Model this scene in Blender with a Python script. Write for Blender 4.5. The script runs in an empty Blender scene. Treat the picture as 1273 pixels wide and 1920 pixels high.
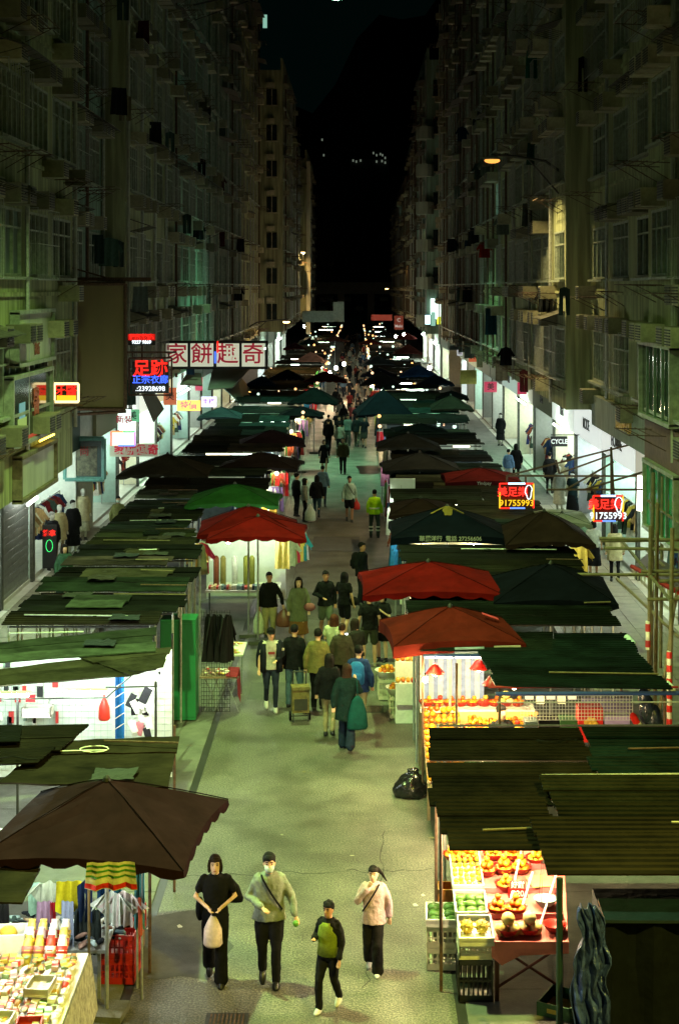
import bpy, bmesh, math, random
from mathutils import Vector, Matrix
R = math.radians
random.seed(7)
sc = bpy.context.scene
COL = sc.collection
# ------------------------------------------------ camera (level, shifted lens), world, exposure
F, VX, VY, HC = 2900.0, 670.0, 540.0, 8.6        # focal length in photo pixels, vanishing point, eye height
cam = bpy.data.objects.new('camera', bpy.data.cameras.new('camera')); COL.objects.link(cam)
cam.location = (0, 0, HC); cam.rotation_euler = (R(90), 0, 0)
cam.data.sensor_fit = 'VERTICAL'; cam.data.sensor_height = 36; cam.data.lens = 36*F/1920
cam.data.shift_x = -(VX-636.5)/1920; cam.data.shift_y = -(960-VY)/1920
cam.data.clip_start = 0.3; cam.data.clip_end = 4000
sc.camera = cam
w = bpy.data.worlds.new('World'); sc.world = w; w.use_nodes = True
bg = w.node_tree.nodes['Background']; bg.inputs[0].default_value = (0.06, 0.36, 0.31, 1); bg.inputs[1].default_value = 0.0045
sc.view_settings.view_transform = 'Standard'; sc.view_settings.look = 'None'
sc.view_settings.exposure = 0.0; sc.view_settings.gamma = 1
sc.render.engine = 'CYCLES'
cy = sc.cycles; cy.use_denoising = True; cy.max_bounces = 4; cy.diffuse_bounces = 2; cy.glossy_bounces = 2
cy.transmission_bounces = 2; cy.transparent_max_bounces = 4; cy.sample_clamp_indirect = 4; cy.sample_clamp_direct = 0
cy.caustics_reflective = False; cy.caustics_refractive = False
cy.use_light_tree = True

def G(px, py, z=0.0):                     # point at height z seen at a photo pixel
    Y = F*(HC-z)/(py-VY); return Vector(((px-VX)*Y/F, Y, z))
def A(px, py, Y):                         # point at depth Y seen at a photo pixel
    return Vector(((px-VX)*Y/F, Y, HC-(py-VY)*Y/F))

# ------------------------------------------------ materials
MATS = {}
def mat(name, col, rough=.7, metal=0, var=.25, scale=6, bump=.0, bscale=60, spec=.5, emit=None, es=0, streak=False, trans=0, rnd=0):
    key = name
    if key in MATS: return MATS[key]
    m = bpy.data.materials.new(name); m.use_nodes = True; MATS[key] = m
    nt = m.node_tree; N = nt.nodes; L = nt.links; p = N['Principled BSDF']
    p.inputs['Roughness'].default_value = rough; p.inputs['Metallic'].default_value = metal
    p.inputs['Specular IOR Level'].default_value = spec
    if emit:
        p.inputs['Base Color'].default_value = (*col, 1)
        p.inputs['Emission Color'].default_value = (*emit, 1); p.inputs['Emission Strength'].default_value = es
        return m
    tc = N.new('ShaderNodeTexCoord'); mp = N.new('ShaderNodeMapping'); L.new(tc.outputs['Object'], mp.inputs[0])
    if streak: mp.inputs['Scale'].default_value = (1, 1, .18)
    nz = N.new('ShaderNodeTexNoise'); nz.inputs['Scale'].default_value = scale; nz.inputs['Detail'].default_value = 5; nz.inputs['Roughness'].default_value = .65
    L.new(mp.outputs[0], nz.inputs['Vector'])
    oi = N.new('ShaderNodeObjectInfo')
    cr = N.new('ShaderNodeValToRGB'); L.new(nz.outputs[0], cr.inputs[0])
    cr.color_ramp.elements[0].position = .3; cr.color_ramp.elements[1].position = .7
    a = [max(0, c*(1-var)) for c in col]; b = [min(1, c*(1+var)) for c in col]
    cr.color_ramp.elements[0].color = (*a, 1); cr.color_ramp.elements[1].color = (*b, 1)
    L.new(cr.outputs[0], p.inputs['Base Color'])
    if rnd:
        hs = N.new('ShaderNodeHueSaturation'); mr = N.new('ShaderNodeMapRange'); mr.inputs['To Min'].default_value = 1-rnd; mr.inputs['To Max'].default_value = 1+rnd
        L.new(oi.outputs['Random'], mr.inputs[0]); L.new(mr.outputs[0], hs.inputs['Value']); L.new(cr.outputs[0], hs.inputs['Color']); L.new(hs.outputs[0], p.inputs['Base Color'])
    if trans:
        p.inputs['Transmission Weight'].default_value = trans
    if bump:
        n2 = N.new('ShaderNodeTexNoise'); n2.inputs['Scale'].default_value = bscale; n2.inputs['Detail'].default_value = 3
        L.new(tc.outputs['Object'], n2.inputs['Vector'])
        bp = N.new('ShaderNodeBump'); bp.inputs['Strength'].default_value = bump; bp.inputs['Distance'].default_value = .02
        L.new(n2.outputs[0], bp.inputs['Height']); L.new(bp.outputs[0], p.inputs['Normal'])
    return m
def emi(name, col, s): return mat(name, tuple(c*.12 for c in col), emit=col, es=s)

def wall_mat(name, col, dirt=.55):
    m = mat(name, col, .85, var=.2, scale=1.2, bump=.3, bscale=25, streak=True)
    nt = m.node_tree; N = nt.nodes; L = nt.links; p = N['Principled BSDF']
    src = p.inputs['Base Color'].links[0].from_socket
    tc = [n for n in N if n.type == 'TEX_COORD'][0]
    mp = N.new('ShaderNodeMapping'); mp.inputs['Scale'].default_value = (3.2, 3.2, .22); L.new(tc.outputs['Object'], mp.inputs[0])
    nz = N.new('ShaderNodeTexNoise'); nz.inputs['Scale'].default_value = 1.4; nz.inputs['Detail'].default_value = 6; L.new(mp.outputs[0], nz.inputs['Vector'])
    cr = N.new('ShaderNodeValToRGB'); cr.color_ramp.elements[0].position = .42; cr.color_ramp.elements[1].position = .6
    L.new(nz.outputs[0], cr.inputs[0])
    mx = N.new('ShaderNodeMix'); mx.data_type = 'RGBA'; mx.blend_type = 'MULTIPLY'
    fm = N.new('ShaderNodeMath'); fm.operation = 'SUBTRACT'; fm.inputs[0].default_value = 1; L.new(cr.outputs[0], fm.inputs[1])
    f2 = N.new('ShaderNodeMath'); f2.operation = 'MULTIPLY'; f2.inputs[1].default_value = dirt; L.new(fm.outputs[0], f2.inputs[0])
    L.new(f2.outputs[0], mx.inputs['Factor']); L.new(src, mx.inputs['A']); mx.inputs['B'].default_value = (.25, .22, .17, 1)
    L.new(mx.outputs['Result'], p.inputs['Base Color'])
    return m

def asphalt_mat():
    m = bpy.data.materials.new('asphalt'); m.use_nodes = True; nt = m.node_tree; N = nt.nodes; L = nt.links; p = N['Principled BSDF']
    tc = N.new('ShaderNodeTexCoord')
    def noise(s, d=4):
        n = N.new('ShaderNodeTexNoise'); n.inputs['Scale'].default_value = s; n.inputs['Detail'].default_value = d; L.new(tc.outputs['Object'], n.inputs['Vector']); return n
    big = noise(.35, 6); cr = N.new('ShaderNodeValToRGB'); L.new(big.outputs[0], cr.inputs[0])
    cr.color_ramp.elements[0].position = .38; cr.color_ramp.elements[0].color = (.095, .094, .078, 1)
    cr.color_ramp.elements[1].position = .68; cr.color_ramp.elements[1].color = (.15, .146, .12, 1)
    gr = noise(38, 4); g2 = N.new('ShaderNodeValToRGB'); L.new(gr.outputs[0], g2.inputs[0])
    g2.color_ramp.elements[0].position = .42; g2.color_ramp.elements[0].color = (.45, .45, .45, 1)
    g2.color_ramp.elements[1].position = .66; g2.color_ramp.elements[1].color = (1.9, 1.85, 1.7, 1)
    mx = N.new('ShaderNodeMix'); mx.data_type = 'RGBA'; mx.blend_type = 'MULTIPLY'; mx.inputs['Factor'].default_value = .85
    L.new(cr.outputs[0], mx.inputs['A']); L.new(g2.outputs[0], mx.inputs['B'])
    st = noise(1.3, 7); s2 = N.new('ShaderNodeValToRGB'); L.new(st.outputs[0], s2.inputs[0])
    s2.color_ramp.elements[0].position = .40; s2.color_ramp.elements[0].color = (.45, .43, .38, 1); s2.color_ramp.elements[1].position = .56; s2.color_ramp.elements[1].color = (1, 1, 1, 1)
    vo = N.new('ShaderNodeTexVoronoi'); vo.inputs['Scale'].default_value = 21; L.new(tc.outputs['Object'], vo.inputs['Vector'])
    v2 = N.new('ShaderNodeValToRGB'); L.new(vo.outputs['Distance'], v2.inputs[0]); v2.color_ramp.elements[0].position = .0; v2.color_ramp.elements[0].color = (2.4, 2.3, 2.0, 1); v2.color_ramp.elements[1].position = .28; v2.color_ramp.elements[1].color = (.92, .92, .92, 1)
    m2 = N.new('ShaderNodeMix'); m2.data_type = 'RGBA'; m2.blend_type = 'MULTIPLY'; m2.inputs['Factor'].default_value = .6; L.new(mx.outputs['Result'], m2.inputs['A']); L.new(s2.outputs[0], m2.inputs['B'])
    m3 = N.new('ShaderNodeMix'); m3.data_type = 'RGBA'; m3.blend_type = 'MULTIPLY'; m3.inputs['Factor'].default_value = .55; L.new(m2.outputs['Result'], m3.inputs['A']); L.new(v2.outputs[0], m3.inputs['B'])
    L.new(m3.outputs['Result'], p.inputs['Base Color'])
    r = noise(.8, 5); mr = N.new('ShaderNodeMapRange'); mr.inputs['From Min'].default_value = .35; mr.inputs['From Max'].default_value = .65
    mr.inputs['To Min'].default_value = .40; mr.inputs['To Max'].default_value = .58; L.new(r.outputs[0], mr.inputs[0]); L.new(mr.outputs[0], p.inputs['Roughness'])
    bp = N.new('ShaderNodeBump'); bp.inputs['Strength'].default_value = .8; bp.inputs['Distance'].default_value = .012
    L.new(gr.outputs[0], bp.inputs['Height']); L.new(bp.outputs[0], p.inputs['Normal'])
    return m
def rgb(r, g, b):                         # sRGB 0..255 -> linear
    return tuple(((c/255+.055)/1.055)**2.4 if c > 10 else c/255/12.92 for c in (r, g, b))
def cloth(r, g, b): return mat(f'cloth_{r}_{g}_{b}', rgb(r, g, b), .9, var=.22, scale=9, bump=.35, bscale=40, spec=.15)
def plastic(r, g, b): return mat(f'plastic_{r}_{g}_{b}', rgb(r, g, b), .4, var=.15, scale=8, bump=.05, rnd=.18)
def dcloth(r, g, b): return mat(f'canvas_{r}_{g}_{b}', tuple(c*.32 for c in rgb(r, g, b)), .95, var=.35, scale=1.6, bump=.5, bscale=5, spec=.04)
def paint(r, g, b): return mat(f'paint_{r}_{g}_{b}', rgb(r, g, b), .6, var=.25, scale=4, bump=.12)
M_steel = mat('galvanised_steel', (.42, .43, .42), .45, .6, var=.3, scale=12)
M_dark = mat('dark_iron', (.03, .03, .03), .6, .3, var=.4, scale=10)
M_rust = mat('rusty_iron', (.09, .05, .03), .85, .1, var=.5, scale=14, bump=.3)
M_skin = mat('skin', rgb(205, 160, 128), .55, var=.08, scale=14)
M_black = cloth(20, 20, 22)
M_wood = mat('worn_wood', (.22, .14, .08), .7, var=.4, scale=7)
M_bamboo = mat('bamboo', (.16, .125, .07), .6, var=.35, scale=9)

# ------------------------------------------------ mesh building
class MB:
    def __init__(s): s.v = []; s.f = []; s.m = []; s.cur = 0
    def add(s, vs, fs):
        o = len(s.v); s.v += [tuple(v) for v in vs]
        for f in fs: s.f.append(tuple(i+o for i in f)); s.m.append(s.cur)
        return s
    def box(s, c, d, rz=0, rx=0, ry=0):
        x, y, z = d[0]/2, d[1]/2, d[2]/2
        M = Matrix.Translation(Vector(c)) @ Matrix.Rotation(rz, 4, 'Z') @ Matrix.Rotation(rx, 4, 'X') @ Matrix.Rotation(ry, 4, 'Y')
        vs = [M @ Vector(p) for p in ((-x,-y,-z),(x,-y,-z),(x,y,-z),(-x,y,-z),(-x,-y,z),(x,-y,z),(x,y,z),(-x,y,z))]
        return s.add(vs, [(0,3,2,1),(4,5,6,7),(0,1,5,4),(1,2,6,5),(2,3,7,6),(3,0,4,7)])
    def quad(s, a, b, c, d): return s.add([a, b, c, d], [(0,1,2,3)])
    def slab(s, pts, t):                  # a polygon given counter-clockwise from above, thickness t downward
        n = len(pts); vs = [Vector(p) for p in pts]+[Vector(p)-Vector((0,0,t)) for p in pts]
        return s.add(vs, [tuple(range(n)), tuple(range(2*n-1, n-1, -1))]+[(i, n+i, n+(i+1) % n, (i+1) % n) for i in range(n)])
    def bar(s, a, b, r, n=6, r2=None):
        a = Vector(a); b = Vector(b); d = (b-a)
        if d.length < 1e-6: return s
        d.normalize(); u = d.orthogonal().normalized(); w = d.cross(u); r2 = r if r2 is None else r2; vs = []
        for p, rr in ((a, r), (b, r2)):
            for i in range(n):
                t = 2*math.pi*i/n; vs.append(p+(u*math.cos(t)+w*math.sin(t))*rr)
        fs = [(i, (i+1) % n, n+(i+1) % n, n+i) for i in range(n)]+[tuple(range(n-1, -1, -1)), tuple(range(n, 2*n))]
        return s.add(vs, fs)
    def tube(s, pts, rs, n=8, caps=True, flat=1.0):   # tapered tube through points
        pts = [Vector(p) for p in pts]
        if not isinstance(rs, (list, tuple)): rs = [rs]*len(pts)
        if caps:
            d0 = (pts[0]-pts[1]).normalized(); d1 = (pts[-1]-pts[-2]).normalized()
            pts = [pts[0]+d0*rs[0]*.8]+pts+[pts[-1]+d1*rs[-1]*.8]; rs = [rs[0]*.45]+list(rs)+[rs[-1]*.45]
        vs = []; k = len(pts); ref = None
        for i, p in enumerate(pts):
            d = (pts[min(i+1, k-1)]-pts[max(i-1, 0)]).normalized()
            if ref is None: ref = Vector((1,0,0)) if abs(d.x) < .8 else Vector((0,1,0))
            u = (ref-d*ref.dot(d)).normalized(); w = d.cross(u)
            for j in range(n):
                t = 2*math.pi*j/n; vs.append(p+(u*math.cos(t)+w*math.sin(t)*flat)*rs[i])
        fs = [(i*n+j, i*n+(j+1) % n, (i+1)*n+(j+1) % n, (i+1)*n+j) for i in range(k-1) for j in range(n)]
        fs += [tuple(range(n-1, -1, -1)), tuple(range((k-1)*n, k*n))]
        return s.add(vs, fs)
    def rings(s, rr, n=16, close=True):    # rr: (cx, cy, z, rx, ry)
        vs = [(cx+rx*math.cos(2*math.pi*j/n), cy+ry*math.sin(2*math.pi*j/n), z) for cx, cy, z, rx, ry in rr for j in range(n)]
        k = len(rr); fs = [(i*n+j, i*n+(j+1) % n, (i+1)*n+(j+1) % n, (i+1)*n+j) for i in range(k-1) for j in range(n)]
        if close: fs += [tuple(range(n-1, -1, -1)), tuple(range((k-1)*n, k*n))]
        return s.add(vs, fs)
    def ball(s, c, r, n=8, k=5, sc_=(1,1,1)):
        vs = [(c[0], c[1], c[2]-r*sc_[2])]; fs = []
        for i in range(1, k):
            t = math.pi*i/k
            for j in range(n):
                q = 2*math.pi*j/n; vs.append((c[0]+r*sc_[0]*math.sin(t)*math.cos(q), c[1]+r*sc_[1]*math.sin(t)*math.sin(q), c[2]-r*sc_[2]*math.cos(t)))
        vs.append((c[0], c[1], c[2]+r*sc_[2])); e = len(vs)-1
        for j in range(n):
            fs.append((0, 1+(j+1) % n, 1+j)); fs.append((e, e-n+j, e-n+(j+1) % n))
            for i in range(k-2): fs.append((1+i*n+j, 1+i*n+(j+1) % n, 1+(i+1)*n+(j+1) % n, 1+(i+1)*n+j))
        return s.add(vs, fs)
    def mesh(s, name, mats, off=(0,0,0), smooth=False):
        me = bpy.data.meshes.new(name); ox, oy, oz = off
        me.from_pydata([(x-ox, y-oy, z-oz) for x, y, z in s.v], [], s.f)
        if not isinstance(mats, (list, tuple)): mats = [mats]
        for m in mats: me.materials.append(m)
        if len(mats) > 1: me.polygons.foreach_set('material_index', s.m)
        if smooth: me.polygons.foreach_set('use_smooth', [True]*len(me.polygons))
        me.update(); return me
def tag(o, label=None, cat=None, group=None, kind=None):
    if label: o['label'] = label
    if cat: o['category'] = cat
    if group: o['group'] = group
    if kind: o['kind'] = kind
    return o
def thing(name, label, cat, loc=(0,0,0), rz=0, group=None):
    o = bpy.data.objects.new(name, None); COL.objects.link(o); o.location = loc; o.rotation_euler = (0,0,rz); o.empty_display_size = .2
    return tag(o, label, cat, group)
def wloc(p):
    v = Vector((0,0,0))
    while p is not None: v = v+Vector(p.location); p = p.parent
    return v
def part(name, mb, mats, parent, world=True, smooth=False, label=None, kind=None):
    """world=True: vertices are in world coordinates and the parent chain has no rotation"""
    me = mb if isinstance(mb, bpy.types.Mesh) else mb.mesh(name, mats, wloc(parent) if world else (0,0,0), smooth)
    o = bpy.data.objects.new(name, me); COL.objects.link(o); o.parent = parent
    return tag(o, label=label, kind=kind)
def solo(name, mb, mats, label, cat, group=None, kind=None, smooth=False):
    """a thing that is one mesh; origin at its base"""
    vs = mb.v; mn = [min(v[i] for v in vs) for i in range(3)]; mx = [max(v[i] for v in vs) for i in range(3)]
    off = ((mn[0]+mx[0])/2, (mn[1]+mx[1])/2, mn[2])
    o = bpy.data.objects.new(name, mb.mesh(name, mats, off, smooth)); COL.objects.link(o); o.location = off
    return tag(o, label, cat, group, kind)
def inst(name, me, loc, rz=0, s=1, label=None, cat=None, group=None, rot=None):
    o = bpy.data.objects.new(name, me); COL.objects.link(o); o.location = loc; o.rotation_euler = rot if rot else (0,0,rz)
    o.scale = (s, s, s) if not isinstance(s, tuple) else s
    return tag(o, label, cat, group)
def kid(name, me, parent, loc=(0,0,0), rz=0, s=1, rot=None, kind=None):
    o = bpy.data.objects.new(name, me); COL.objects.link(o); o.parent = parent; o.location = loc; o.rotation_euler = rot if rot else (0,0,rz)
    o.scale = (s, s, s) if not isinstance(s, tuple) else s
    return tag(o, kind=kind)
def copy_tree(o, parent=None, loc=None, rz=None, label=None, s=None, mats=None):
    c = o.copy(); COL.objects.link(c); c.parent = parent
    if loc is not None: c.location = loc
    if rz is not None: c.rotation_euler = (0,0,rz)
    if s is not None: c.scale = s if isinstance(s, tuple) else (s, s, s)
    if label: c['label'] = label
    for ch in list(o.children): copy_tree(ch, c)
    return c
def struct(name, mb, m):
    return tag(part(name, mb, m, None), kind='structure')
def uv_text(s, size, depth=.01, bold=.0):
    c = bpy.data.curves.new('lettering', 'FONT'); c.body = s; c.size = size; c.extrude = depth; c.align_x = 'CENTER'; c.align_y = 'CENTER'; c.offset = bold*size
    c.resolution_u = 3
    o = bpy.data.objects.new('lettering', c); COL.objects.link(o)
    me = bpy.data.meshes.new_from_object(o); bpy.data.objects.remove(o)
    return me
def text(s, size, m, parent, loc, rz=0, depth=.008, sx=1, bold=.015, rot=None):
    """lettering standing upright, read from -Y; loc is local to the parent"""
    me = uv_text(s, size, depth, bold); me.materials.clear(); me.materials.append(m)
    o = bpy.data.objects.new('lettering', me); COL.objects.link(o); o.parent = parent; o.location = loc
    o.rotation_euler = rot if rot else (R(90), 0, rz); o.scale = (sx, 1, 1); return o
ORD = ['first','second','third','fourth','fifth','sixth','seventh','eighth','ninth','tenth','eleventh','twelfth','thirteenth','fourteenth','fifteenth','sixteenth','seventeenth','eighteenth','nineteenth','twentieth']
def ordn(i):
    if i < 20: return ORD[i]
    t = ['twenty','thirty','forty','fifty','sixty','seventy','eighty','ninety'][(i+1)//10-2]; k = (i+1) % 10
    return (t[:-1]+'ieth') if k == 0 else t+'-'+ORD[k-1]

def bag_mesh(w_, h, d, m, nm='bag', handles=True):
    b = MB(); b.rings([(0,0,-h,w_*.40,d*.5),(0,0,-h*.93,w_*.5,d*.55),(0,0,-h*.5,w_*.46,d*.45),(0,0,-h*.25,w_*.26,d*.25),(0,0,-h*.1,w_*.1,d*.1),(0,0,0,.018,.018)], 14)
    return b.mesh(nm, m, smooth=True)
# ------------------------------------------------ street lamps (some out of view, added to light lane and house fronts)
def lamp_light(name, loc, size, power, col, rot=(0,0,0), parent=None, spread=180):
    l = bpy.data.lights.new(name, 'AREA'); l.shape = 'DISK'; l.size = size; l.energy = power; l.color = col; l.spread = R(spread)
    o = bpy.data.objects.new(name, l); COL.objects.link(o); o.parent = parent; o.location = loc; o.rotation_euler = rot; return o
def street_lamp(x, y, z, wall_x, power, col, label, es=60, spread=125):
    t = thing('street_lamp', label, 'street lamp', (x, y, z), 0, 'street lamps bracketed from the house fronts')
    d = 1 if wall_x > x else -1; L_ = abs(wall_x-x)
    b = MB(); b.tube([(0,0,.16),(d*L_*.35,0,.1),(d*L_*.8,0,-.05),(d*L_,0,-.35)], .045, 8); b.bar((d*L_*.55,0,0),(d*L_,0,-1.1),.03)
    part('arm', b, M_dark, t, False)
    h = MB(); h.rings([(0,0,.13,.05,.05),(0,0,.10,.14,.10),(0,0,.03,.22,.13),(0,0,0,.23,.14)], 12); part('lamp_head', h, M_steel, t, False, True)
    g = MB(); g.ball((0,0,-.03), .17, 12, 7, (1.5,.9,.55)); part('lamp_glass', g, emi(f'lamp_glass_{int(col[2]*100)}_{es}', col if es != 1.6 else (1,.40,.07), es), t, False, True)
    if power: lamp_light('lamp_light', (0,0,-.14), .3, power, col, parent=t, spread=spread)
    return t
street_lamp(4.35, 50, 12.75, 6.5, 520, (1,.80,.32), 'orange sodium lamp glowing high over the right-hand roofs', 1.6)
street_lamp(4.6, 9, 11.6, 7.5, 2700, (1,.90,.10), 'added wall lamp over the right pavement, out of view', 30, 160)  # out of view, added for light on the lane and near house fronts
street_lamp(-4.1, 20.5, 13.2, -7.8, 3100, (.60,1,.30), 'added green-white wall lamp over the left stalls, out of view', 30, 160)
street_lamp(-1.2, 34, 14.0+3.0, -7.8, 950, (.62,1,.30), 'added green-white lamp on a long arm, out of view above the lane', 30, 84)  # out of view, added to throw light down onto the lane
street_lamp(-1.0, 74, 22.5, -7.8, 1700, (.36,1,.56), 'added green-white lamp on a long arm, out of view above the far lane', 30, 68)
for px, py, Y, wx in ((568,473,183,-6.4),(768,500,190,5.8),(537,603,112,-7.8),(725,541,230,5.8),(758,532,235,5.8)):
    p = A(px, py, Y); street_lamp(p.x, p.y, p.z, wx, (1200 if px == 568 else 250) if Y < 200 else 0, (1,.62,.22) if px == 568 else (1,.55,.15), f'small orange lamp shining far up the street {"beside the tall pale corner" if px==568 else "against the right-hand house fronts" if px==768 else "above the sign end by the left stalls" if px==537 else "low in front of the flyover" if px==725 else "just right of the flyover end"}', 14, 175)

# ------------------------------------------------ ground
M_asph = asphalt_mat()
M_conc = mat('worn_concrete', (.11, .11, .095), .8, var=.35, scale=1.6, bump=.4, bscale=40)
M_tile = mat('pavement_paver', (.19, .18, .14), .75, var=.25, scale=2.5, bump=.2)
M_kerb = mat('kerb_stone', (.3, .29, .25), .8, var=.25, scale=3, bump=.3)
GY0, GY1 = 4, 700
g = MB(); g.quad((-400,-50,-.012),(400,-50,-.012),(400,1500,-.012),(-400,1500,-.012)); struct('ground', g, mat('dark_ground', (.05,.05,.045), .9))
g = MB(); g.quad((-2.74,GY0,0),(1.17,GY0,0),(1.3,GY1,0),(-2.74,GY1,0)); struct('road', g, M_asph)
def strip(x0, x1, joints, nm, side):
    root = thing(nm, None, None, (x0, GY0, 0)); root['kind'] = 'structure'
    ys = joints
    for i in range(len(ys)-1):
        b = MB(); e = .008
        b.slab([(x0+e, ys[i]+e, .012+random.uniform(-.004,.004)), (x1-e, ys[i]+e, .012), (x1-e, ys[i+1]-e, .012), (x0+e, ys[i+1]-e, .012)], .02)
        part('slab', b, M_conc, root)
    return root
strip(-6.5, -2.86, [4,12,15.4,18.6,22,25.5,29,32.5,36,40,44,48,52,58,64,72,80,90,110,140,200,300,700], 'concrete_strip', 'l')
strip(1.29, 4.9, [4,12,15.4,18.95,22,25.5,29,33,37,41,45,50,56,62,70,80,95,120,160,300,700], 'concrete_strip', 'r')
for x, in ((-2.8,),(1.23,)):
    g = MB(); g.slab([(x-.055,GY0,-.004),(x+.055,GY0,-.004),(x+.055,GY1,-.004),(x-.055,GY1,-.004)], .01); struct('gutter', g, mat('gutter_grime', (.02,.02,.018), .5))
def pavement(x0, x1, kx):
    root = thing('pavement', None, None, (x0, GY0, 0)); root['kind'] = 'structure'
    a, b_ = min(x0, x1), max(x0, x1)
    g = MB(); g.slab([(a,GY0,.115),(b_,GY0,.115),(b_,GY1,.115),(a,GY1,.115)], .14); part('bed', g, M_conc, root)
    # pavers 0.6 m where they can be told apart
    nx = 5; wx = (b_-a)/nx; meshes = []
    for k in range(4):
        p = MB(); h = .006+.002*k; p.box((0,0,h/2),(wx-.014,.99,h), 0, R(random.uniform(-.15,.15))); meshes.append(p.mesh('paver', M_tile))
    for j in range(28 if kx > 0 else 34):
        for i in range(nx): kid('paver', random.choice(meshes), root, (a+wx*(i+.5)-root.location.x, 33+j-GY0, .116))
    g = MB()
    y = GY0
    ks = MB(); ks.box((0,0,.065),(.15,.985,.13)); km = ks.mesh('kerb_stone', M_kerb)
    for j in range(60): kid('kerb_stone', km, root, (kx-root.location.x, 15+j-GY0, 0))
    g.box((kx, 400, .065), (.15, 650, .13)); part('kerb', g, M_kerb, root)
    return root
pavement(-9.4, -6.66, -6.58); pavement(4.98+.08, 8.12, 4.98)
# manhole and drain grates
def grate(px, py, label, w_=.55, d_=.45):
    p = G(px, py); t = thing('drain_grate', label, 'drain grate', (p.x, p.y, 0), 0, 'drain grates in the lane')
    b = MB(); b.box((0,0,.004),(w_,d_,.006)); part('frame', b, M_dark, t, False)
    b = MB()
    for i in range(9): b.box((-w_/2+.06+i*(w_-.12)/8,0,.011),(.02,d_-.08,.008))
    part('bars', b, M_rust, t, False)
grate(696, 1330, 'iron drain grate in the lane beside the fruit baskets', .5, .5)
grate(425, 1915, 'iron drain cover in the lane below the woman in black', .5, .4)
pz = MB(); random.seed(3)
def patch(pts): 
    global pz
    pz = MB(); pz.slab(pts, .003)
for i, (x, y, a_, b_) in enumerate(((-3.9,19.1,.8,.45),(-2.35,20.2,.7,1.1))):
    o = MB(); pts = []
    for k in range(14):
        t = 2*math.pi*k/14; r_ = 1+random.uniform(-.2,.2); pts.append((x+a_*r_*math.cos(t), y+b_*r_*math.sin(t), .0165 if x < -2.9 else .004))
    o.add(pts, [tuple(range(14))]); so = struct('repair_patch', o, mat('pale_mortar' if i == 0 else 'fresh_asphalt', (.30,.30,.27) if i == 0 else (.07,.07,.066), .85, var=.2, bump=.3))

# worn marks, cracks, patches and litter
random.seed(61)
M_crack = mat('road_crack', (.02,.02,.018), .9); M_patch = mat('asphalt_patch', (.065,.064,.058), .7, var=.3, scale=3, bump=.4)
for (x0,y0,x1,y1) in ((-2.7,22.6,1.1,22.9),(.4,33,.7,44),(-2.7,40.3,1.1,40.0),(-1.9,45,-1.6,60),(.1,19,.45,24.5)):
    n = 26; b = MB(); up = abs(x1-x0) < abs(y1-y0); l = []; r_ = []
    for i in range(n+1):
        u = i/n; w_ = random.uniform(.002,.007); x = x0+(x1-x0)*u+(random.uniform(-.05,.05) if up else 0); y = y0+(y1-y0)*u+(0 if up else random.uniform(-.08,.08))
        l.append((x-(w_ if up else 0), y-(0 if up else w_*1.8), .0035)); r_.append((x+(w_ if up else 0), y+(0 if up else w_*1.8), .0035))
    b.add(l+r_, [(i, n+1+i, n+2+i, i+1) if up else (i, i+1, n+2+i, n+1+i) for i in range(n)]); struct('crack', b, M_crack)
for (x,y,a_,c_) in ((.2,36.5,.9,2.2),(-1.9,33.0,.8,1.4),(-.7,52,1.6,3)):
    b = MB(); b.quad((x-a_/2,y-c_/2,.0045),(x+a_/2,y-c_/2+.03,.0045),(x+a_/2-.03,y+c_/2,.0045),(x-a_/2,y+c_/2,.0045)); struct('repair_patch', b, M_patch)
lit = []
for k in range(3): b = MB(); b.add([(random.uniform(-.04,.04)*1+.05*math.cos(a), .05*math.sin(a), random.uniform(0,.015)) for a in (0,1.2,2.4,3.9,5.2)], [(0,1,2,3,4)]); lit.append(b.mesh('litter', paint(*((170,170,150),(120,110,80),(190,190,190))[k])))
for i in range(34): inst('litter', random.choice(lit), (random.uniform(-2.9,1.25), random.choice([random.uniform(19,36), random.uniform(22,60)]), .006), random.uniform(0,6), random.uniform(.4,1.1), 'scrap of paper litter lying on the lane', 'litter', 'paper scraps on the lane')
# ------------------------------------------------ far end: flyover, hill with lit windows, far towers
t = thing('flyover', 'concrete flyover crossing the far end of the street', 'flyover', (0, 300, 0))
b = MB(); b.box((-1, 300, 8.2),(44, 8, 1.5)); b.box((-1,295.9,9.3),(44,.25,.8)); part('deck', b, mat('flyover_concrete', (.34,.31,.24), .85, var=.2, scale=.5), t)
for x in (-9,-3.2,2.6,8): 
    b = MB(); b.box((x,300,3.7),(1.3,2,7.4)); part('pier', b, mat('flyover_concrete', (.3,.3,.25)), t)
b = MB()
for i in range(12): b.box((-14+i*2.4, 304.5, 4.6+(i%3)*.9),(1.6,.3,.8))
part('sign_boards', b, paint(90,110,90), t, kind='stuff')
def far_light(px, py, Y, s, m, label):
    p = A(px, py, Y); b = MB(); b.box(p, (s, .3, s*1.2)); return b
hill = MB()
pts = []
for i in range(41):
    x = -260+i*13; pts.append((x, 900+20*math.sin(i*.7), 150+40*math.sin(i*.31)+14*math.sin(i*1.3)))
hv = []; n = len(pts)
for x, y, z in pts: hv += [(x, y-260, -1), (x, y-120, z*.55), (x, y, z)]
hill.add(hv, [(i*3+j, (i+1)*3+j, (i+1)*3+j+1, i*3+j+1) for i in range(n-1) for j in range(2)])
struct('hill', hill, mat('hill_scrub', (.003,.005,.004), 1))
hl = thing('hillside_house', 'far house with lit windows high on the dark hill', 'house', tuple(A(690, 300, 640)))
b = MB()
for px, py in ((662,301),(668,303),(676,301),(700,287),(706,291),(713,289),(717,291),(722,305),(716,302),(706,303),(722,296),(604,262),(607,291)):
    b.box(A(px, py, 640), (.6,.6,.9))
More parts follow.
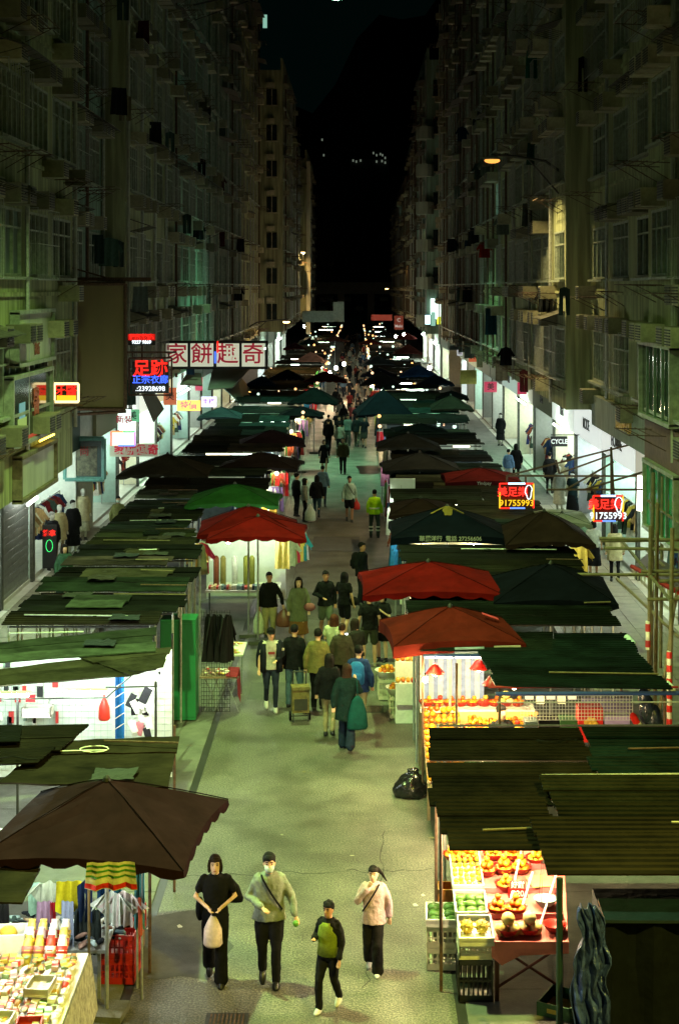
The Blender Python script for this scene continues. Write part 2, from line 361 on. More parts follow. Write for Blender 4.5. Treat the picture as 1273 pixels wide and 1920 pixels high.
part('lit_windows', b, emi('far_window', (.75,.9,.7), .16), hl, kind='stuff')
b = MB(); b.box(A(692, 345, 644), (16,6,20)); part('wall', b, mat('hill_house_wall', (.06,.06,.055)), hl)
def tower(px0, px1, top, Y, label, col):
    a = A(px0, top, Y); c = A(px1, top, Y); t = thing('tower_block', label, 'tower block', ((a.x+c.x)/2, Y, 0), 0, 'tower blocks beyond the flyover')
    b = MB(); b.box(((a.x+c.x)/2, Y+10, a.z/2), (c.x-a.x, 20, a.z)); part('wall', b, wall_mat('tower_wall_'+str(px0), col), t)
    w_ = MB()
    for f in range(int(a.z/3.2)-1):
        for k in range(6): w_.box((a.x+(k+.5)*(c.x-a.x)/6, Y-.03, 2.2+f*3.2), ((c.x-a.x)/10, .12, 1.3))
    part('windows', w_, M_glass_dark, t, kind='stuff'); return t
M_glass_dark = mat('dark_glass', (.012,.02,.02), .12, var=.5, scale=2)
tower(596, 625, 385, 420, 'rust-coloured tower standing beyond the flyover, left of the gap', (.14,.07,.05))
tower(735, 762, 330, 360, 'dark slim tower beyond the flyover, right of the gap', (.05,.055,.05))
# ------------------------------------------------ tenement blocks
random.seed(11)
M_frame = mat('aluminium_frame', (.30,.33,.27), .5, .2, var=.35)
M_framed = mat('dull_green_frame', (.10,.16,.12), .6, var=.3)
M_ac = mat('air_conditioner_case', (.28,.26,.17), .6, var=.45, scale=3, rnd=.5)
M_curt = mat('window_curtain', (.10,.15,.12), .5, var=.6, scale=3, streak=True)
M_curt2 = mat('window_blind', (.17,.20,.15), .5, var=.5, scale=2, streak=True)
M_litc = emi('lit_room_cool', (.45,.9,.70), .55)
M_litw = emi('lit_room_warm', (.8,.9,.30), .5)
WW, WH, FH, Z0 = 2.5, 1.55, 3.1, 4.8
def win_frame(wd, n):
    b = MB(); t = .06
    b.box((0,0,WH/2-t/2),(wd,.1,t)); b.box((0,0,-WH/2+t/2),(wd,.1,t))
    for i in range(n+1): b.box((-wd/2+t/2+(wd-t)*i/n, .0, 0),(t,.085,WH-2*t))
    b.box((0,.0,WH*.22),(wd-2*t,.07,.045))
    b.box((0,-.07,-WH/2-.05),(wd+.16,.26,.07))
    return b.mesh('window_frame', M_frame)
FR = [win_frame(WW, 4), win_frame(WW, 5), win_frame(WW, 3)]
def panes(n, wd, m):
    b = MB()
    for i in range(n):
        x0 = -wd/2+.06+(wd-.1)*i/n; x1 = x0+(wd-.1)/n-.03; y = .03+.012*random.random(); y2 = .03+.012*random.random()
        b.quad((x0,y,-WH/2+.05),(x1,y2,-WH/2+.05),(x1,y2,WH/2-.05),(x0,y,WH/2-.05))
    return b.mesh('pane', m)
PN = {k: [panes(4, WW, m), panes(5, WW, m), panes(3, WW, m)] for k, m in (('dark', M_glass_dark), ('curt', M_curt), ('blind', M_curt2), ('cool', M_litc), ('warm', M_litw))}
def ac_mesh():
    b = MB(); b.box((0,-.26,0),(.66,.56,.42))
    return b.mesh('air_conditioner', M_ac)
AC = ac_mesh()
def ac_grille():
    b = MB()
    for i in range(6): b.box((0,-.548,-.15+i*.06),(.56,.02,.03))
    return b.mesh('grille', M_dark)
ACG = ac_grille()
def rack_mesh(n, wd, out):
    b = MB()
    for x in (-wd/2, wd/2):
        b.bar((x,0,0),(x,-out,.03),.014,4); b.bar((x,0,-.38),(x,-out*.8,0),.012,4)
    for i in range(n): b.bar((-wd/2-.15, -out*(i+1)/n, .03), (wd/2+.15, -out*(i+1)/n, .03), .012, 4)
    return b.mesh('drying_rack', M_rust)
RK = [rack_mesh(4, 1.7, .95), rack_mesh(3, 1.2, .8)]
def canopy_mesh(wd):
    b = MB(); b.slab([(-wd/2,-.75,-.25),(wd/2,-.75,-.25),(wd/2,0,0),(-wd/2,0,0)], .025)
    for i in range(6): b.bar((-wd/2+i*wd/5,-.72,-.26),(-wd/2+i*wd/5,0,-.45),.012,4)
    return b.mesh('window_canopy', mat('rusted_canopy', (.06,.055,.045), .8, .1, var=.5))
CP = [canopy_mesh(2.8), canopy_mesh(1.6)]
def cage_mesh():
    b = MB()
    for i in range(12): b.bar((-1.3+i*2.6/11,-.28,-.85),(-1.3+i*2.6/11,-.28,.85),.01,4)
    for z in (-.85,0,.85): b.bar((-1.3,-.28,z),(1.3,-.28,z),.012,4); b.bar((-1.3,-.28,z),(-1.3,0,z),.012,4); b.bar((1.3,-.28,z),(1.3,0,z),.012,4)
    return b.mesh('window_cage', M_steel)
CG = cage_mesh()
def facade_mesh(wd, nf, bays, z0, top, m, openings):
    """street wall in the local xz plane (outward -y), window openings with reveals; plus roof, soffit and body behind"""
    b = MB(); xs = sorted({0, wd} | {v for x0, x1 in bays for v in (x0, x1)})
    zs = sorted({z0, top} | {v for z in openings for v in (z-WH/2, z+WH/2)})
    op = set()
    for x0, x1 in bays:
        for z in openings: op.add((x0, z-WH/2))
    for i in range(len(xs)-1):
        for j in range(len(zs)-1):
            x0, x1, a, c = xs[i], xs[i+1], zs[j], zs[j+1]
            if (x0, a) in op:
                d = .2
                b.quad((x0,0,a),(x1,0,a),(x1,d,a),(x0,d,a)); b.quad((x0,d,c),(x1,d,c),(x1,0,c),(x0,0,c))
                b.quad((x0,0,a),(x0,d,a),(x0,d,c),(x0,0,c)); b.quad((x1,d,a),(x1,0,a),(x1,0,c),(x1,d,c))
                b.quad((x0,d,a),(x1,d,a),(x1,d,c),(x0,d,c))
            else: b.quad((x0,0,a),(x1,0,a),(x1,0,c),(x0,0,c))
    D = 9
    b.quad((0,0,z0),(0,D,z0),(wd,D,z0),(wd,0,z0)); b.quad((0,0,top),(wd,0,top),(wd,D,top),(0,D,top))
    b.quad((0,0,z0),(0,0,top),(0,D,top),(0,D,z0)); b.quad((wd,0,z0),(wd,D,z0),(wd,D,top),(wd,0,top)); b.quad((0,D,z0),(0,D,top),(wd,D,top),(wd,D,z0))
    for z in openings[::1]:                     # string course
        b.box((wd/2, -.03, z-WH/2-.42), (wd-.02, .06, .1))
    return b.mesh('wall', m)
def block(side, X, y0, y1, label, col, nf=8, z0=Z0, detail=2, endwin=False, loose=.5):
    wd = y1-y0
    t = thing('tenement_block', label, 'apartment building', (side*X, y0 if side < 0 else y1, 0), R(90) if side < 0 else R(-90), 'tenement blocks lining the street')
    top = z0+nf*FH+1.0; ops = [z0+FH*f+1.75 for f in range(nf)]
    nb = max(1, round(wd/3.35)); bw = wd/nb
    bays = [(bw*(i+.5)-WW/2, bw*(i+.5)+WW/2) for i in range(nb)] if WW < bw-.2 else [(bw*(i+.5)-(bw-.5)/2, bw*(i+.5)+(bw-.5)/2) for i in range(nb)]
    m = wall_mat('wall_%d_%d' % (side*X*10, y0), col)
    kid('wall', facade_mesh(wd, nf, bays, z0, top, m, ops), t)
    par = MB(); par.box((wd/2, .1, top+.5),(wd, .2, 1.0)); kid('parapet', par.mesh('parapet', m), t)
    base = MB(); base.box((wd/2, 7.1, z0/2-.01),(wd, 3.8, z0-.03)); kid('ground_floor', base.mesh('ground_floor', mat('ground_floor_wall', (.25,.25,.22), .8)), t)
    joined = {}
    for f, z in enumerate(ops):
        for i, (x0, x1) in enumerate(bays):
            xc = (x0+x1)/2; sx = (x1-x0)/WW
            k = random.choice(['dark','dark','curt','curt','blind','dark']); 
            r_ = random.random()
            if r_ < .012: k = 'cool' if r_ < .008 else 'warm'
            v = random.randrange(3)
            if detail >= 2 and f < 7:
                fr = kid('window', FR[v], t, (xc, .04, z), s=(sx,1,1)); kid('pane', PN[k][v], fr)
                if random.random() < .93:
                    for q in range(random.choice((1,2,2,3,3))):
                        side_ = random.choice((-1,1)); ax = xc-.9+q*.85+random.uniform(-.1,.1)
                        a = kid('air_conditioner', AC, t, (ax, 0, z+random.choice((WH/2+.25, WH/2+.25, -WH/2-.42)))); kid('grille', ACG, a)
                if random.random() < .62: kid('drying_rack', random.choice(RK), t, (xc+random.uniform(-.4,.4), 0, z-WH/2-.1-random.random()*.5))
                if random.random() < .3: kid('window_canopy', random.choice(CP), t, (xc+random.uniform(-.2,.2), 0, z+WH/2+.55))
                if random.random() < .3: kid('window_cage', CG, t, (xc, 0, z))
            else:
                def J(nm, mm): 
                    if nm not in joined: joined[nm] = (MB(), mm)
                    return joined[nm][0]
                g = J('pane_'+k, {'dark': M_glass_dark, 'curt': M_curt, 'blind': M_curt2, 'cool': M_litc, 'warm': M_litw}[k])
                g.quad((x0+.05,.1,z-WH/2+.05),(x1-.05,.1,z-WH/2+.05),(x1-.05,.1,z+WH/2-.05),(x0+.05,.1,z+WH/2-.05))
                h = J('frames', M_frame)
                for q in range(4): h.box((x0+(x1-x0)*q/3, .06, z),(.07,.07,WH))
                h.box((xc,-.05,z-WH/2-.06),(x1-x0+.2,.25,.08))
                if random.random() < .75: J('air_conditioners', M_ac).box((xc+random.uniform(-.8,.8), -.25, z+random.choice((1.05,-1.2))),(.66,.5,.42))
                if random.random() < .4:
                    h = J('racks', M_rust); yy = z-1.1
                    for q in range(3): h.box((xc, -.3*(q+1), yy),(2, .03,.03))
                    for q in (-1,1): h.box((xc+q*.9,-.45,yy-.04),(.03,.9,.03))
                if random.random() < .3: J('canopies', MATS['rusted_canopy']).slab([(x0-.2,-.75,z+1.05),(x1+.2,-.75,z+1.05),(x1+.2,0,z+1.25),(x0-.2,0,z+1.25)], .03)
    NM = {'pane_dark':'dark_panes','pane_curt':'curtained_panes','pane_blind':'blinded_panes','pane_cool':'lit_panes','frames':'window_frames'}
    for nm, (b, mm) in joined.items(): kid(NM.get(nm, nm), b.mesh(nm, mm), t, kind='stuff')
    for i in range(nb+1):                       # drain pipes
        if random.random() < .75:
            b = MB(); x = min(max(bw*i+random.uniform(-.1,.1), .1), wd-.1); b.bar((x,-.1,z0),(x,-.1,top),.055,6)
            if random.random() < .5: b.bar((x+.17,-.08,z0+2),(x+.17,-.08,top-3),.035,5)
            kid('drain_pipe', b.mesh('drain_pipe', random.choice([M_rust, M_steel, mat('pale_pipe', (.34,.34,.28), .7)])), t)
    if endwin:                                   # windows on the camera-facing end (local x = 0 side for left, x = wd for right)
        xe = 0 if side < 0 else wd; sg = -1 if side < 0 else 1
        fr_ = MB(); pn_ = MB(); lt_ = MB()
        for f, z in enumerate(ops):
            for yc in (.95,):
                tgt = lt_ if (f in (1,0,3) and random.random() < .5) else pn_
                tgt.box((xe+sg*.02, yc-(.2 if tgt is lt_ else 0), z),(.06, .9 if tgt is pn_ else .35, 1.35 if tgt is pn_ else .9)); fr_.box((xe+sg*.05, yc, z),(.08,.07,1.4)); fr_.box((xe+sg*.06, yc, z-.75),(.2,1.1,.09))
                fr_.box((xe+sg*.25,yc+.1,z+1.0),(.5,.66,.42))
        kid('end_windows', pn_.mesh('end_windows', M_glass_dark), t, kind='stuff')
        if lt_.v: kid('lit_windows', lt_.mesh('lit_windows', M_litc), t, kind='stuff')
        kid('end_frames', fr_.mesh('end_frames', M_ac), t, kind='stuff')
    return t
TEAL = (.20,.32,.25); OLV = (.33,.36,.18); GRY = (.15,.19,.15); CRM = (.34,.36,.20); RST = (.12,.10,.07)
B = {}
B['L1'] = block(-1, 7.8, 27, 42.4, 'nearest left tenement block with the glazed shop window bays above the pavement', OLV)
B['L2'] = block(-1, 8.6, 42.43, 51.97, 'recessed pale teal tenement strip behind the blank signboard', TEAL)
B['L3'] = block(-1, 7.8, 52, 66, 'left tenement block standing above the green awnings and foot massage sign', CRM)
B['L4'] = block(-1, 7.85, 66.05, 82, 'left tenement block above the hanging bakery sign', TEAL)
B['L5'] = block(-1, 7.78, 82.05, 102, 'dark left tenement block between the bakery sign and the cross street', GRY, detail=1)
B['L6'] = block(-1, 7.82, 102.05, 122, 'last left tenement block before the cross street', OLV, detail=1)
B['L7'] = block(-1, 6.45, 134, 158, 'pale corner block standing forward beyond the cross street on the left', CRM, nf=7, detail=1, endwin=True)
B['L8'] = block(-1, 6.9, 158.05, 188, 'far dark block behind the pale left corner block', GRY, nf=6, detail=1)
B['L9'] = block(-1, 6.15, 188.05, 215, 'narrow far left block whose bright corner stands behind the lamp', CRM, nf=6, detail=1)
B['L10'] = block(-1, 7.2, 215.05, 262, 'farthest left block reaching the flyover', RST, nf=5, detail=1)
B['R1'] = block(1, 6.95, 27, 37.0, 'nearest right tenement block with green scaffold sheeting below', OLV)
B['R2'] = block(1, 7.25, 37.03, 48.27, 'recessed right tenement strip with barred windows and stained walls', OLV)
B['R3'] = block(1, 6.5, 48.3, 64, 'right tenement block with the broad brown end wall over the white shops', CRM)
B['R4'] = block(1, 6.55, 64.05, 80, 'right tenement block beyond the sodium lamp', OLV)
B['R5'] = block(1, 6.5, 80.05, 100, 'dark rust-stained right tenement block in the middle distance', RST, detail=1)
B['R6'] = block(1, 6.45, 100.05, 120, 'last right tenement block before the cross street', GRY, detail=1)
B['R7'] = block(1, 5.75, 128, 152, 'pale corner block with balconies beyond the cross street on the right', TEAL, nf=7, detail=1, endwin=True)
B['R8'] = block(1, 6.2, 152.05, 190, 'far right block behind the pale corner block', GRY, nf=6, detail=1)
B['R9'] = block(1, 5.9, 190.05, 262, 'farthest right block reaching the flyover', RST, nf=5, detail=1)
b = MB(); b.box((-5.95,187.9,13.5),(.5,.35,21)); o = part('corner_pilaster', b, mat('pilaster_paint', (.5,.48,.36), .8, var=.4, scale=1, streak=True), None); o.parent = B['L9']; o.matrix_parent_inverse = (Matrix.Translation(B['L9'].location) @ Matrix.Rotation(R(90), 4, 'Z')).inverted()
# rounded stacked balconies of the pale corner block
for f in range(6):
    b = MB(); z = Z0+f*FH+.6; b.rings([(5.6,128.2,z,.75,1.2),(5.6,128.2,z+1.0,.75,1.2)], 14)
    o = part('balcony', b, mat('balcony_paint', (.22,.26,.21), .8, var=.25, scale=2, streak=True), None, smooth=False)
    o.parent = B['R7']; o.matrix_parent_inverse = (Matrix.Translation(B['R7'].location) @ Matrix.Rotation(R(-90), 4, 'Z')).inverted()
# dark roofscape lit windows high up
def hiwin(px, py, Y, label):
    p = A(px, py, Y); t = solo('lit_window', MB().box(p, (.35,.06,1.1)), M_litc, label, 'window')
# ------------------------------------------------ near left shop-window bays on the first floors of L1 (a clinic front)
def bay(side, X, y0, y1, z0, z1, m_in, label, lit=None, txt=None, fm=None):
    t = thing('shop_window_bay', label, 'shop window', (side*(X-.02), (y0+y1)/2, z0), R(90) if side < 0 else R(-90), 'glazed boxes on the near house fronts')
    wd = y1-y0; h = z1-z0; fm = fm or M_frame
    b = MB()
    for x in (-wd/2, wd/2): b.box((x,-.1,h/2),(.09,.22,h))
    for z in (0, h): b.box((0,-.1,z),(wd+.09,.24,.09))
    part('frame', b, fm, t, False)
    b = MB(); b.quad((-wd/2,-.12,.03),(wd/2,-.12,.03),(wd/2,-.12,h-.03),(-wd/2,-.12,h-.03)); part('glazing', b, m_in, t, False)
    return t
M_panel = mat('milky_sign_panel', (.42,.44,.34), .5, var=.25, scale=2, streak=True)
M_glassb = mat('tinted_glass', (.02,.035,.03), .08, var=.3, scale=2)
def yat(px, X=7.8): return F*X/abs(px-VX)
b1 = bay(-1, 7.8, yat(19), yat(87), 6.85, 8.05, M_panel, 'milky glass sign panel on the near left house front, upper of two')
text('方', .5, mat('faded_red_print', (.30,.08,.05), .7), b1, (0,-.14,.62)); text('診所', .3, MATS['faded_red_print'], b1, (.2,-.14,.28))
b2 = bay(-1, 7.8, yat(8), yat(84), 5.05, 6.6, M_glassb, 'big aluminium shop window reflecting street lights, near left house front')
text('醫', .7, mat('red_window_print', (.45,.08,.05), .6), b2, (.5,-.14,.8))
for (x, z, w_, h_, c) in ((-1.0,.35,.9,.45,(.7,1,.25)),(-1.0,.75,.6,.35,(.35,.8,.8)),(.9,.3,.8,.3,(.75,.95,.8)),(-.2,.08,1.6,.08,(1,.1,.05))):
    b = MB(); b.box((x,-.05-.075,z),(w_,.012,h_)); part('glass_glow', b, emi(f'glass_glow_tint_{int(c[0]*9)}{int(c[1]*9)}', c, .35), b2, False)  # emissive plates laid on the glass stand in for light seen in it
b3 = bay(-1, 7.8, yat(24), yat(92), 3.75+.0, 4.75, M_panel, 'pale sign light box with a worn frame under the near left windows', fm=mat('worn_frame', (.16,.13,.08), .8, var=.5))
# extra downstand below L1 (sloping soffit apron)
b = MB(); b.box((-7.95, 34.7, 4.28), (.3, 15.4, 1.04)); o = solo('fascia_beam', b, wall_mat('fascia_wall', OLV), 'stained fascia beam under the near left house front', 'fascia')
# spot lamp lighting light box: small yellow strip
b = MB(); b.bar((-7.6, yat(60), 4.93), (-7.6, yat(87), 4.93), .025); solo('sign_strip_light', b, emi('yellow_strip', (1,.75,.1), 6), 'yellow strip light above the pale near left light box', 'strip light')
b = MB(); b.bar((-7.6, yat(30), 3.72), (-7.6, yat(72), 3.72), .025); solo('sign_strip_light', b, emi('cream_strip', (1,.95,.6), 5), 'cream strip light along the bottom of the near left light box', 'strip light')
# right-hand near windows (R1/R2)
M_gsheet = mat('green_glass', (.02,.30,.14), .25, var=.3, scale=2)
for i, (a, c, zb, zt, m, lb) in enumerate(((1214,1265,5.6,7.3,M_glassb,'tall dark window pair at the right edge above the signboards'),(1222,1273,3.0,4.55,M_gsheet,'green glazed shop window behind the bamboo at the right edge'))):
    bb = bay(1, 6.95, yat(c+8,6.95), yat(a,6.95), zb, zt, m, lb)
    L_ = yat(a,6.95)-yat(c+8,6.95)
    for q in (-.25,0,.25): mu = MB(); mu.box((q*L_,-.16,(zt-zb)/2),(.07,.06,zt-zb)); part('mullion', mu, M_framed, bb, False)
# red-brown sign wall under right windows
b = MB(); b.box((6.9, 33.6, 5.0),(.12, 6.6, .95)); o = thing('signboard', 'long brown signboard on the right edge house front under the windows', 'signboard', (6.9,33.6,4.5)); part('panel', b, mat('brown_sign', (.12,.06,.04), .6, var=.4), o)
b = MB(); b.box((7.1, 42, 4.95),(.14, 9, .9)); o = thing('signboard', 'grey-green blank signboard with raised brass letters above the right shops', 'signboard', (7.1,42,4.5)); part('panel', b, mat('greygreen_sign', (.2,.24,.2), .6, var=.3, streak=True), o)
text('尚品衣坊', .55, mat('brass', (.8,.55,.15), .3, .8), o, (-.1,-1.2,.55), R(-90), .03)
# ------------------------------------------------ laundry hung from racks
random.seed(21)
def garment_mesh(kind, w_=.5, h_=.75, m=None, nm='garment'):
    b = MB(); n = 10; rows = 7; vs = []
    for j in range(rows):
        v = j/(rows-1)
        for i in range(n):
            u = i/(n-1)-.5; amp = .02+.035*v
            ww = w_*(1+.12*v) if kind != 'trouser' else w_*(.8-.05*v)
            if kind == 'dress': ww = w_*(.55+.5*v)
            vs.append((u*ww, amp*math.sin(i*1.9+v*1.2), -v*h_-(.08*abs(u)*2 if j == 0 and kind != 'towel' else 0)))
    if kind == 'trouser':
        fs = [(j*n+i, j*n+i+1, (j+1)*n+i+1, (j+1)*n+i) for j in range(rows-1) for i in range(n-1) if not (j > 1 and i == 4)]
    else: fs = [(j*n+i, j*n+i+1, (j+1)*n+i+1, (j+1)*n+i) for j in range(rows-1) for i in range(n-1)]
    b.add(vs, fs)
    if kind == 'shirt':
        for s in (-1,1):
            b.slab([(s*w_*.45,-.02,-.04),(s*w_*.45,.02,-.05),(s*(w_*.45+.16),.02,-h_*.6),(s*(w_*.45+.16),-.02,-h_*.6)], .02)
            b.add([(s*w_*.42,.0,-.05),(s*w_*.44,.01,-.32),(s*(w_*.44+.13),.02,-h_*.55),(s*(w_*.44+.22),0,-h_*.5)], [(0,1,2,3)])
    return b.mesh(nm, m, smooth=True)
def laundry(px, py, Y, kind, m, label, w_=.55, h_=.9, rz=None):
    p = A(px, py, Y); inst('hanging_laundry', garment_mesh(kind, w_, h_, m, 'hanging_laundry'), p, R(20) if rz is None else rz, label=label, cat='laundry', group='washing hung out from the house fronts')
random.seed(23)
for i in range(46):
    sd = random.choice((-1,1)); Y = random.uniform(44,100); z = random.choice([Z0+FH*f+.75 for f in range(5)]); X_ = (8.6 if sd < 0 else 7.3)-random.uniform(.2,.7)*1.0-.7; c = random.choice([(26,30,34),(50,70,66),(80,90,84),(20,40,60),(110,100,80),(70,30,34),(14,16,18)])
    inst('hanging_laundry', garment_mesh(random.choice(['shirt','towel','trouser']), .5, .85, cloth(*c), 'hanging_laundry'), (sd*X_, Y, z), R(random.uniform(-40,40)), label=f'washing hung from the {"left" if sd < 0 else "right"} house fronts, {ordn(i)} piece', cat='laundry', group='washing hung out from the house fronts')
laundry(212, 205, 58.5, 'trouser', cloth(24,24,26), 'black trousers hung high on the left front below the top windows', .5, 1.1)
laundry(216, 245, 58, 'shirt', cloth(20,22,22), 'dark shirt hung out on the left front near a tiny light', .6, .9)
laundry(180, 440, 50.6, 'towel', cloth(30,50,44), 'dark green towel hanging over the pale teal wall', .5, .95)
laundry(205, 445, 51, 'shirt', cloth(60,84,74), 'grey-green shirt drying beside the dark green towel', .6, .95)
laundry(223, 450, 51.4, 'trouser', cloth(48,60,58), 'slate trousers drying at the end of the left rack', .45, .9)
laundry(352, 518, 76, 'towel', cloth(12,14,16), 'black towel hung out in the middle of the left front', .75, .95)
laundry(1092, 105, 47.5, 'trouser', cloth(14,14,15), 'long black trousers hung high beside the right end wall', .38, 1.1)
laundry(997, 95, 56, 'towel', cloth(10,90,70), 'teal towel hung high on the right front', .45, 1.0)
laundry(908, 452, 74, 'shirt', cloth(120,20,18), 'red shirt hung out on the right front', .5, .8)
laundry(920, 578, 70, 'towel', cloth(20,60,75), 'blue-teal towel hung above the right stalls', .5, 1.2)
laundry(948, 650, 62, 'shirt', cloth(8,10,12), 'black shirt hanging over the right shops', .45, .75)
laundry(1000, 268, 56, 'towel', cloth(24,60,50), 'dark green cloth hanging under a right-hand window', .5, .8)
hiwin(497, 40, 128, 'small bright window very high on the left, against black sky')

hiwin(812, 598, 122.5, 'bright shop window at the far right corner above the awnings')
# big bright upper window near right cross street
b = MB(); c0 = A(807,560,127.8); c1 = A(827,598,127.8); b.box(((c0.x+c1.x)/2,127.7,(c0.z+c1.z)/2),(c1.x-c0.x,.1,c0.z-c1.z)); solo('light_box', b, emi('bright_box',(.75,1,.9),3), 'tall white light box on the pale right corner block', 'light box')
# ------------------------------------------------ signs
def sgn(name, label, px0, py0, px1, py1, Y, cat='sign', group=None, dep=.14):
    a = A(px0, py0, Y); c = A(px1, py1, Y); w_ = c.x-a.x; h = a.z-c.z
    t = thing(name, label, cat, ((a.x+c.x)/2, Y, c.z), 0, group); return t, w_, h
def board(t, w_, h, m, dep=.14, nm='panel'):
    b = MB(); b.box((0,0,h/2),(w_,dep,h)); return part(nm, b, m, t, False)
def rim(t, w_, h, m, r=.04, y=-.1, nm='frame', rect=None):
    x0, x1, z0, z1 = rect or (-w_/2, w_/2, 0, h); b = MB()
    b.bar((x0,y,z0),(x1,y,z0),r); b.bar((x0,y,z1),(x1,y,z1),r); b.bar((x0,y,z0),(x0,y,z1),r); b.bar((x1,y,z0),(x1,y,z1),r)
    return part(nm, b, m, t, False)
RED = emi('neon_red', (1,.02,.012), 1.6); WHT = emi('neon_white', (.85,.95,1), 1.5); BLU = emi('neon_blue', (.05,.13,1), 2.2); YEL = emi('neon_yellow', (1,.58,.02), 1.3)
M_sbk = mat('sign_black', (.012,.012,.014), .5)
# blank board seen from behind
t, w_, h = sgn('billboard', 'tall blank brown signboard hung out from the left houses', 146, 532, 237, 766, 44)
board(t, w_, h, mat('brown_board', (.21,.165,.085), .7, var=.10, scale=1.5, streak=True), .3)
rim(t, w_, h, M_rust, .055, -.16)
b = MB(); b.box((-.3,.05,h+.12),(w_+2.0,.2,.12)); b.bar((-w_/2-1.3,0,-.25),(w_/2,0,-.08),.05); b.bar((-w_/2-1.0,0,h+.7),(.2,0,h+.15),.025); part('bracket', b, M_rust, t, False)
# small LED
t, w_, h = sgn('led_sign', 'small red and yellow lit sign at the corner of the left house', 104, 719, 149, 753, 39.5)
board(t, w_, h, M_sbk); rim(t, w_, h, emi('warm_white_tube', (1,.75,.35), 2.2), .035)
text('牙醫', .30, RED, t, (-.03,-.09,h*.6)); b = MB(); b.box((0,-.09,.1),(w_*.8,.02,.13)); part('lit_strip', b, YEL, t, False)
b = MB(); b.bar((-w_/2-.1,0,-.1),(w_/2+.1,0,-.1),.03); b.bar((-w_/2-.1,0,-.1),(-w_/2-.1,0,h+.2),.02); part('bracket', b, M_rust, t, False)
# red small vertical neon in window
t, w_, h = sgn('neon_sign', 'little red neon characters in the corner window of the left house', 93, 684, 109, 707, 41.8)
board(t, w_, h, M_sbk, .06); text('押', .32, RED, t, (0,-.06,h/2))
# red/white LED
t, w_, h = sgn('neon_sign', 'red neon strip with white number row, uppermost of the lit left signs', 241, 626, 292, 647, 50)
board(t, w_, h, M_sbk, .1); text('足部按摩', .2, RED, t, (0,-.07,h*.70), sx=1.0, bold=.05); text('9227 9869', .145, WHT, t, (0,-.07,h*.26), bold=.05)
b = MB(); b.box((0,-.06,h*.72),(w_,.012,.2)); part('red_glow_panel', b, emi('deep_red', (1,.02,.01), .5), t, False)
b = MB(); b.box((0,.05,-.35),(.05,.05,.7)); b.bar((-w_/2-.6,.05,h/2),(-w_/2,.05,h/2),.03); part('bracket', b, M_rust, t, False)
# foot massage sign
t, w_, h = sgn('neon_sign', 'black neon sign reading 足跡 in red over blue characters and a white phone number', 249, 678, 317, 737, 49.5)
board(t, w_, h, M_sbk, .16); text('足跡', .56, RED, t, (0,-.1,h*.76), bold=.02); text('正宗衣廊', .29, BLU, t, (0,-.1,h*.42), bold=.008); text('.:23928698', .215, WHT, t, (0,-.1,h*.14), bold=.02)
rim(t, w_+.1, h+.14, M_rust, .03, -.05, 'frame', (-w_/2-.1, w_/2+.1, -.06, h+.12))
b = MB(); b.box((0,0,h+.3),(w_+.5,.08,.06)); b.bar((-w_/2,0,h+.1),(-w_/2,0,h+.3),.03); b.bar((w_/2,0,h+.1),(w_/2,0,h+.3),.03); part('bracket', b, M_rust, t, False)
# bakery sign: four panels read right to left
t, w_, h = sgn('hanging_sign', 'long white hanging sign with maroon characters 家餅趣奇 over the left stalls', 312, 644, 497, 687, 62)
M_wpan = mat('lit_white_panel', (.62,.60,.47), emit=(.8,.85,.62), es=.6); M_mar = mat('maroon_glow', (.42,.015,.04), .5, emit=(.5,.01,.04), es=.4)  # maroon letters emit faintly, so backlight is put into their colour
for i, (a, c, ch) in enumerate(((312,352,'家'),(358,400,'餅'),(407,449,'趣'),(454,496,'奇'))):
    x0 = A(a,0,62).x-t.location.x; x1 = A(c,0,62).x-t.location.x
    b = MB(); b.box(((x0+x1)/2,0,h/2),(x1-x0,.2,h)); pn = part('sign_panel', b, M_wpan, t, False)
    o = text(ch, .86, M_mar, pn, ((x0+x1)/2,-.11,h*.5), sx=1.02, bold=.012)
b = MB(); b.box((0,.0,h+.06),(w_+.25,.26,.1)); b.box((0,0,-.06),(w_+.25,.26,.1)); b.box((w_/2+.08,0,h/2),(.07,.26,h+.2)); 
for a in (355,403.5,451.5): b.box((A(a,0,62).x-t.location.x,0,h/2),(.1,.2,h+.1))
b.bar((-w_/2-.2,0,h+.1),(-w_/2-1.2,.0,1.6),.04); b.bar((-w_/2-.9,0,h),(-w_/2,0,-.1),.03); b.box((-w_/2-.6,0,h+.06),(1.2,.12,.08)); part('frame', b, M_dark, t, False)
b = MB(); b.bar((.1,-.18,h+.1),(.1,-.18,h*.6),.035); part('red_neon', b, RED, t, False); b = MB(); b.bar((.0,-.18,h*.65),(.0,-.18,h*.15),.035); part('blue_neon', b, BLU, t, False)
# led rectangle
t, w_, h = sgn('led_sign', 'bright white sign in a red, green and blue lit frame over the left pavement', 210, 809, 254, 835, 55)
board(t, w_, h, emi('white_led', (.8,1,.85), 1.5), .12)
for nm, m, x0, x1, z0, z1 in (('red_tube', emi('tube_red',(1,.15,.1),1.6), -w_/2, -w_/2, 0, h), ('green_tube', emi('tube_green',(.15,1,.2),1.6), 0, w_/2, h, h), ('blue_tube', emi('tube_blue',(.15,.3,1),1.6), -w_/2*.4, w_/2, 0, 0), ('violet_tube', emi('tube_violet',(.6,.2,1),1.6), w_/2, w_/2, 0, h), ('orange_tube', emi('tube_orange',(1,.3,.1),1.6), -w_/2, 0, h, h)):
    b = MB(); b.bar((x0,-.09,z0),(x1,-.09,z1),.03); part(nm, b, m, t, False)
t, w_, h = sgn('shop_sign', 'lower pale sign with maroon bakery characters under the lit rectangle', 207, 832, 296, 856, 58)
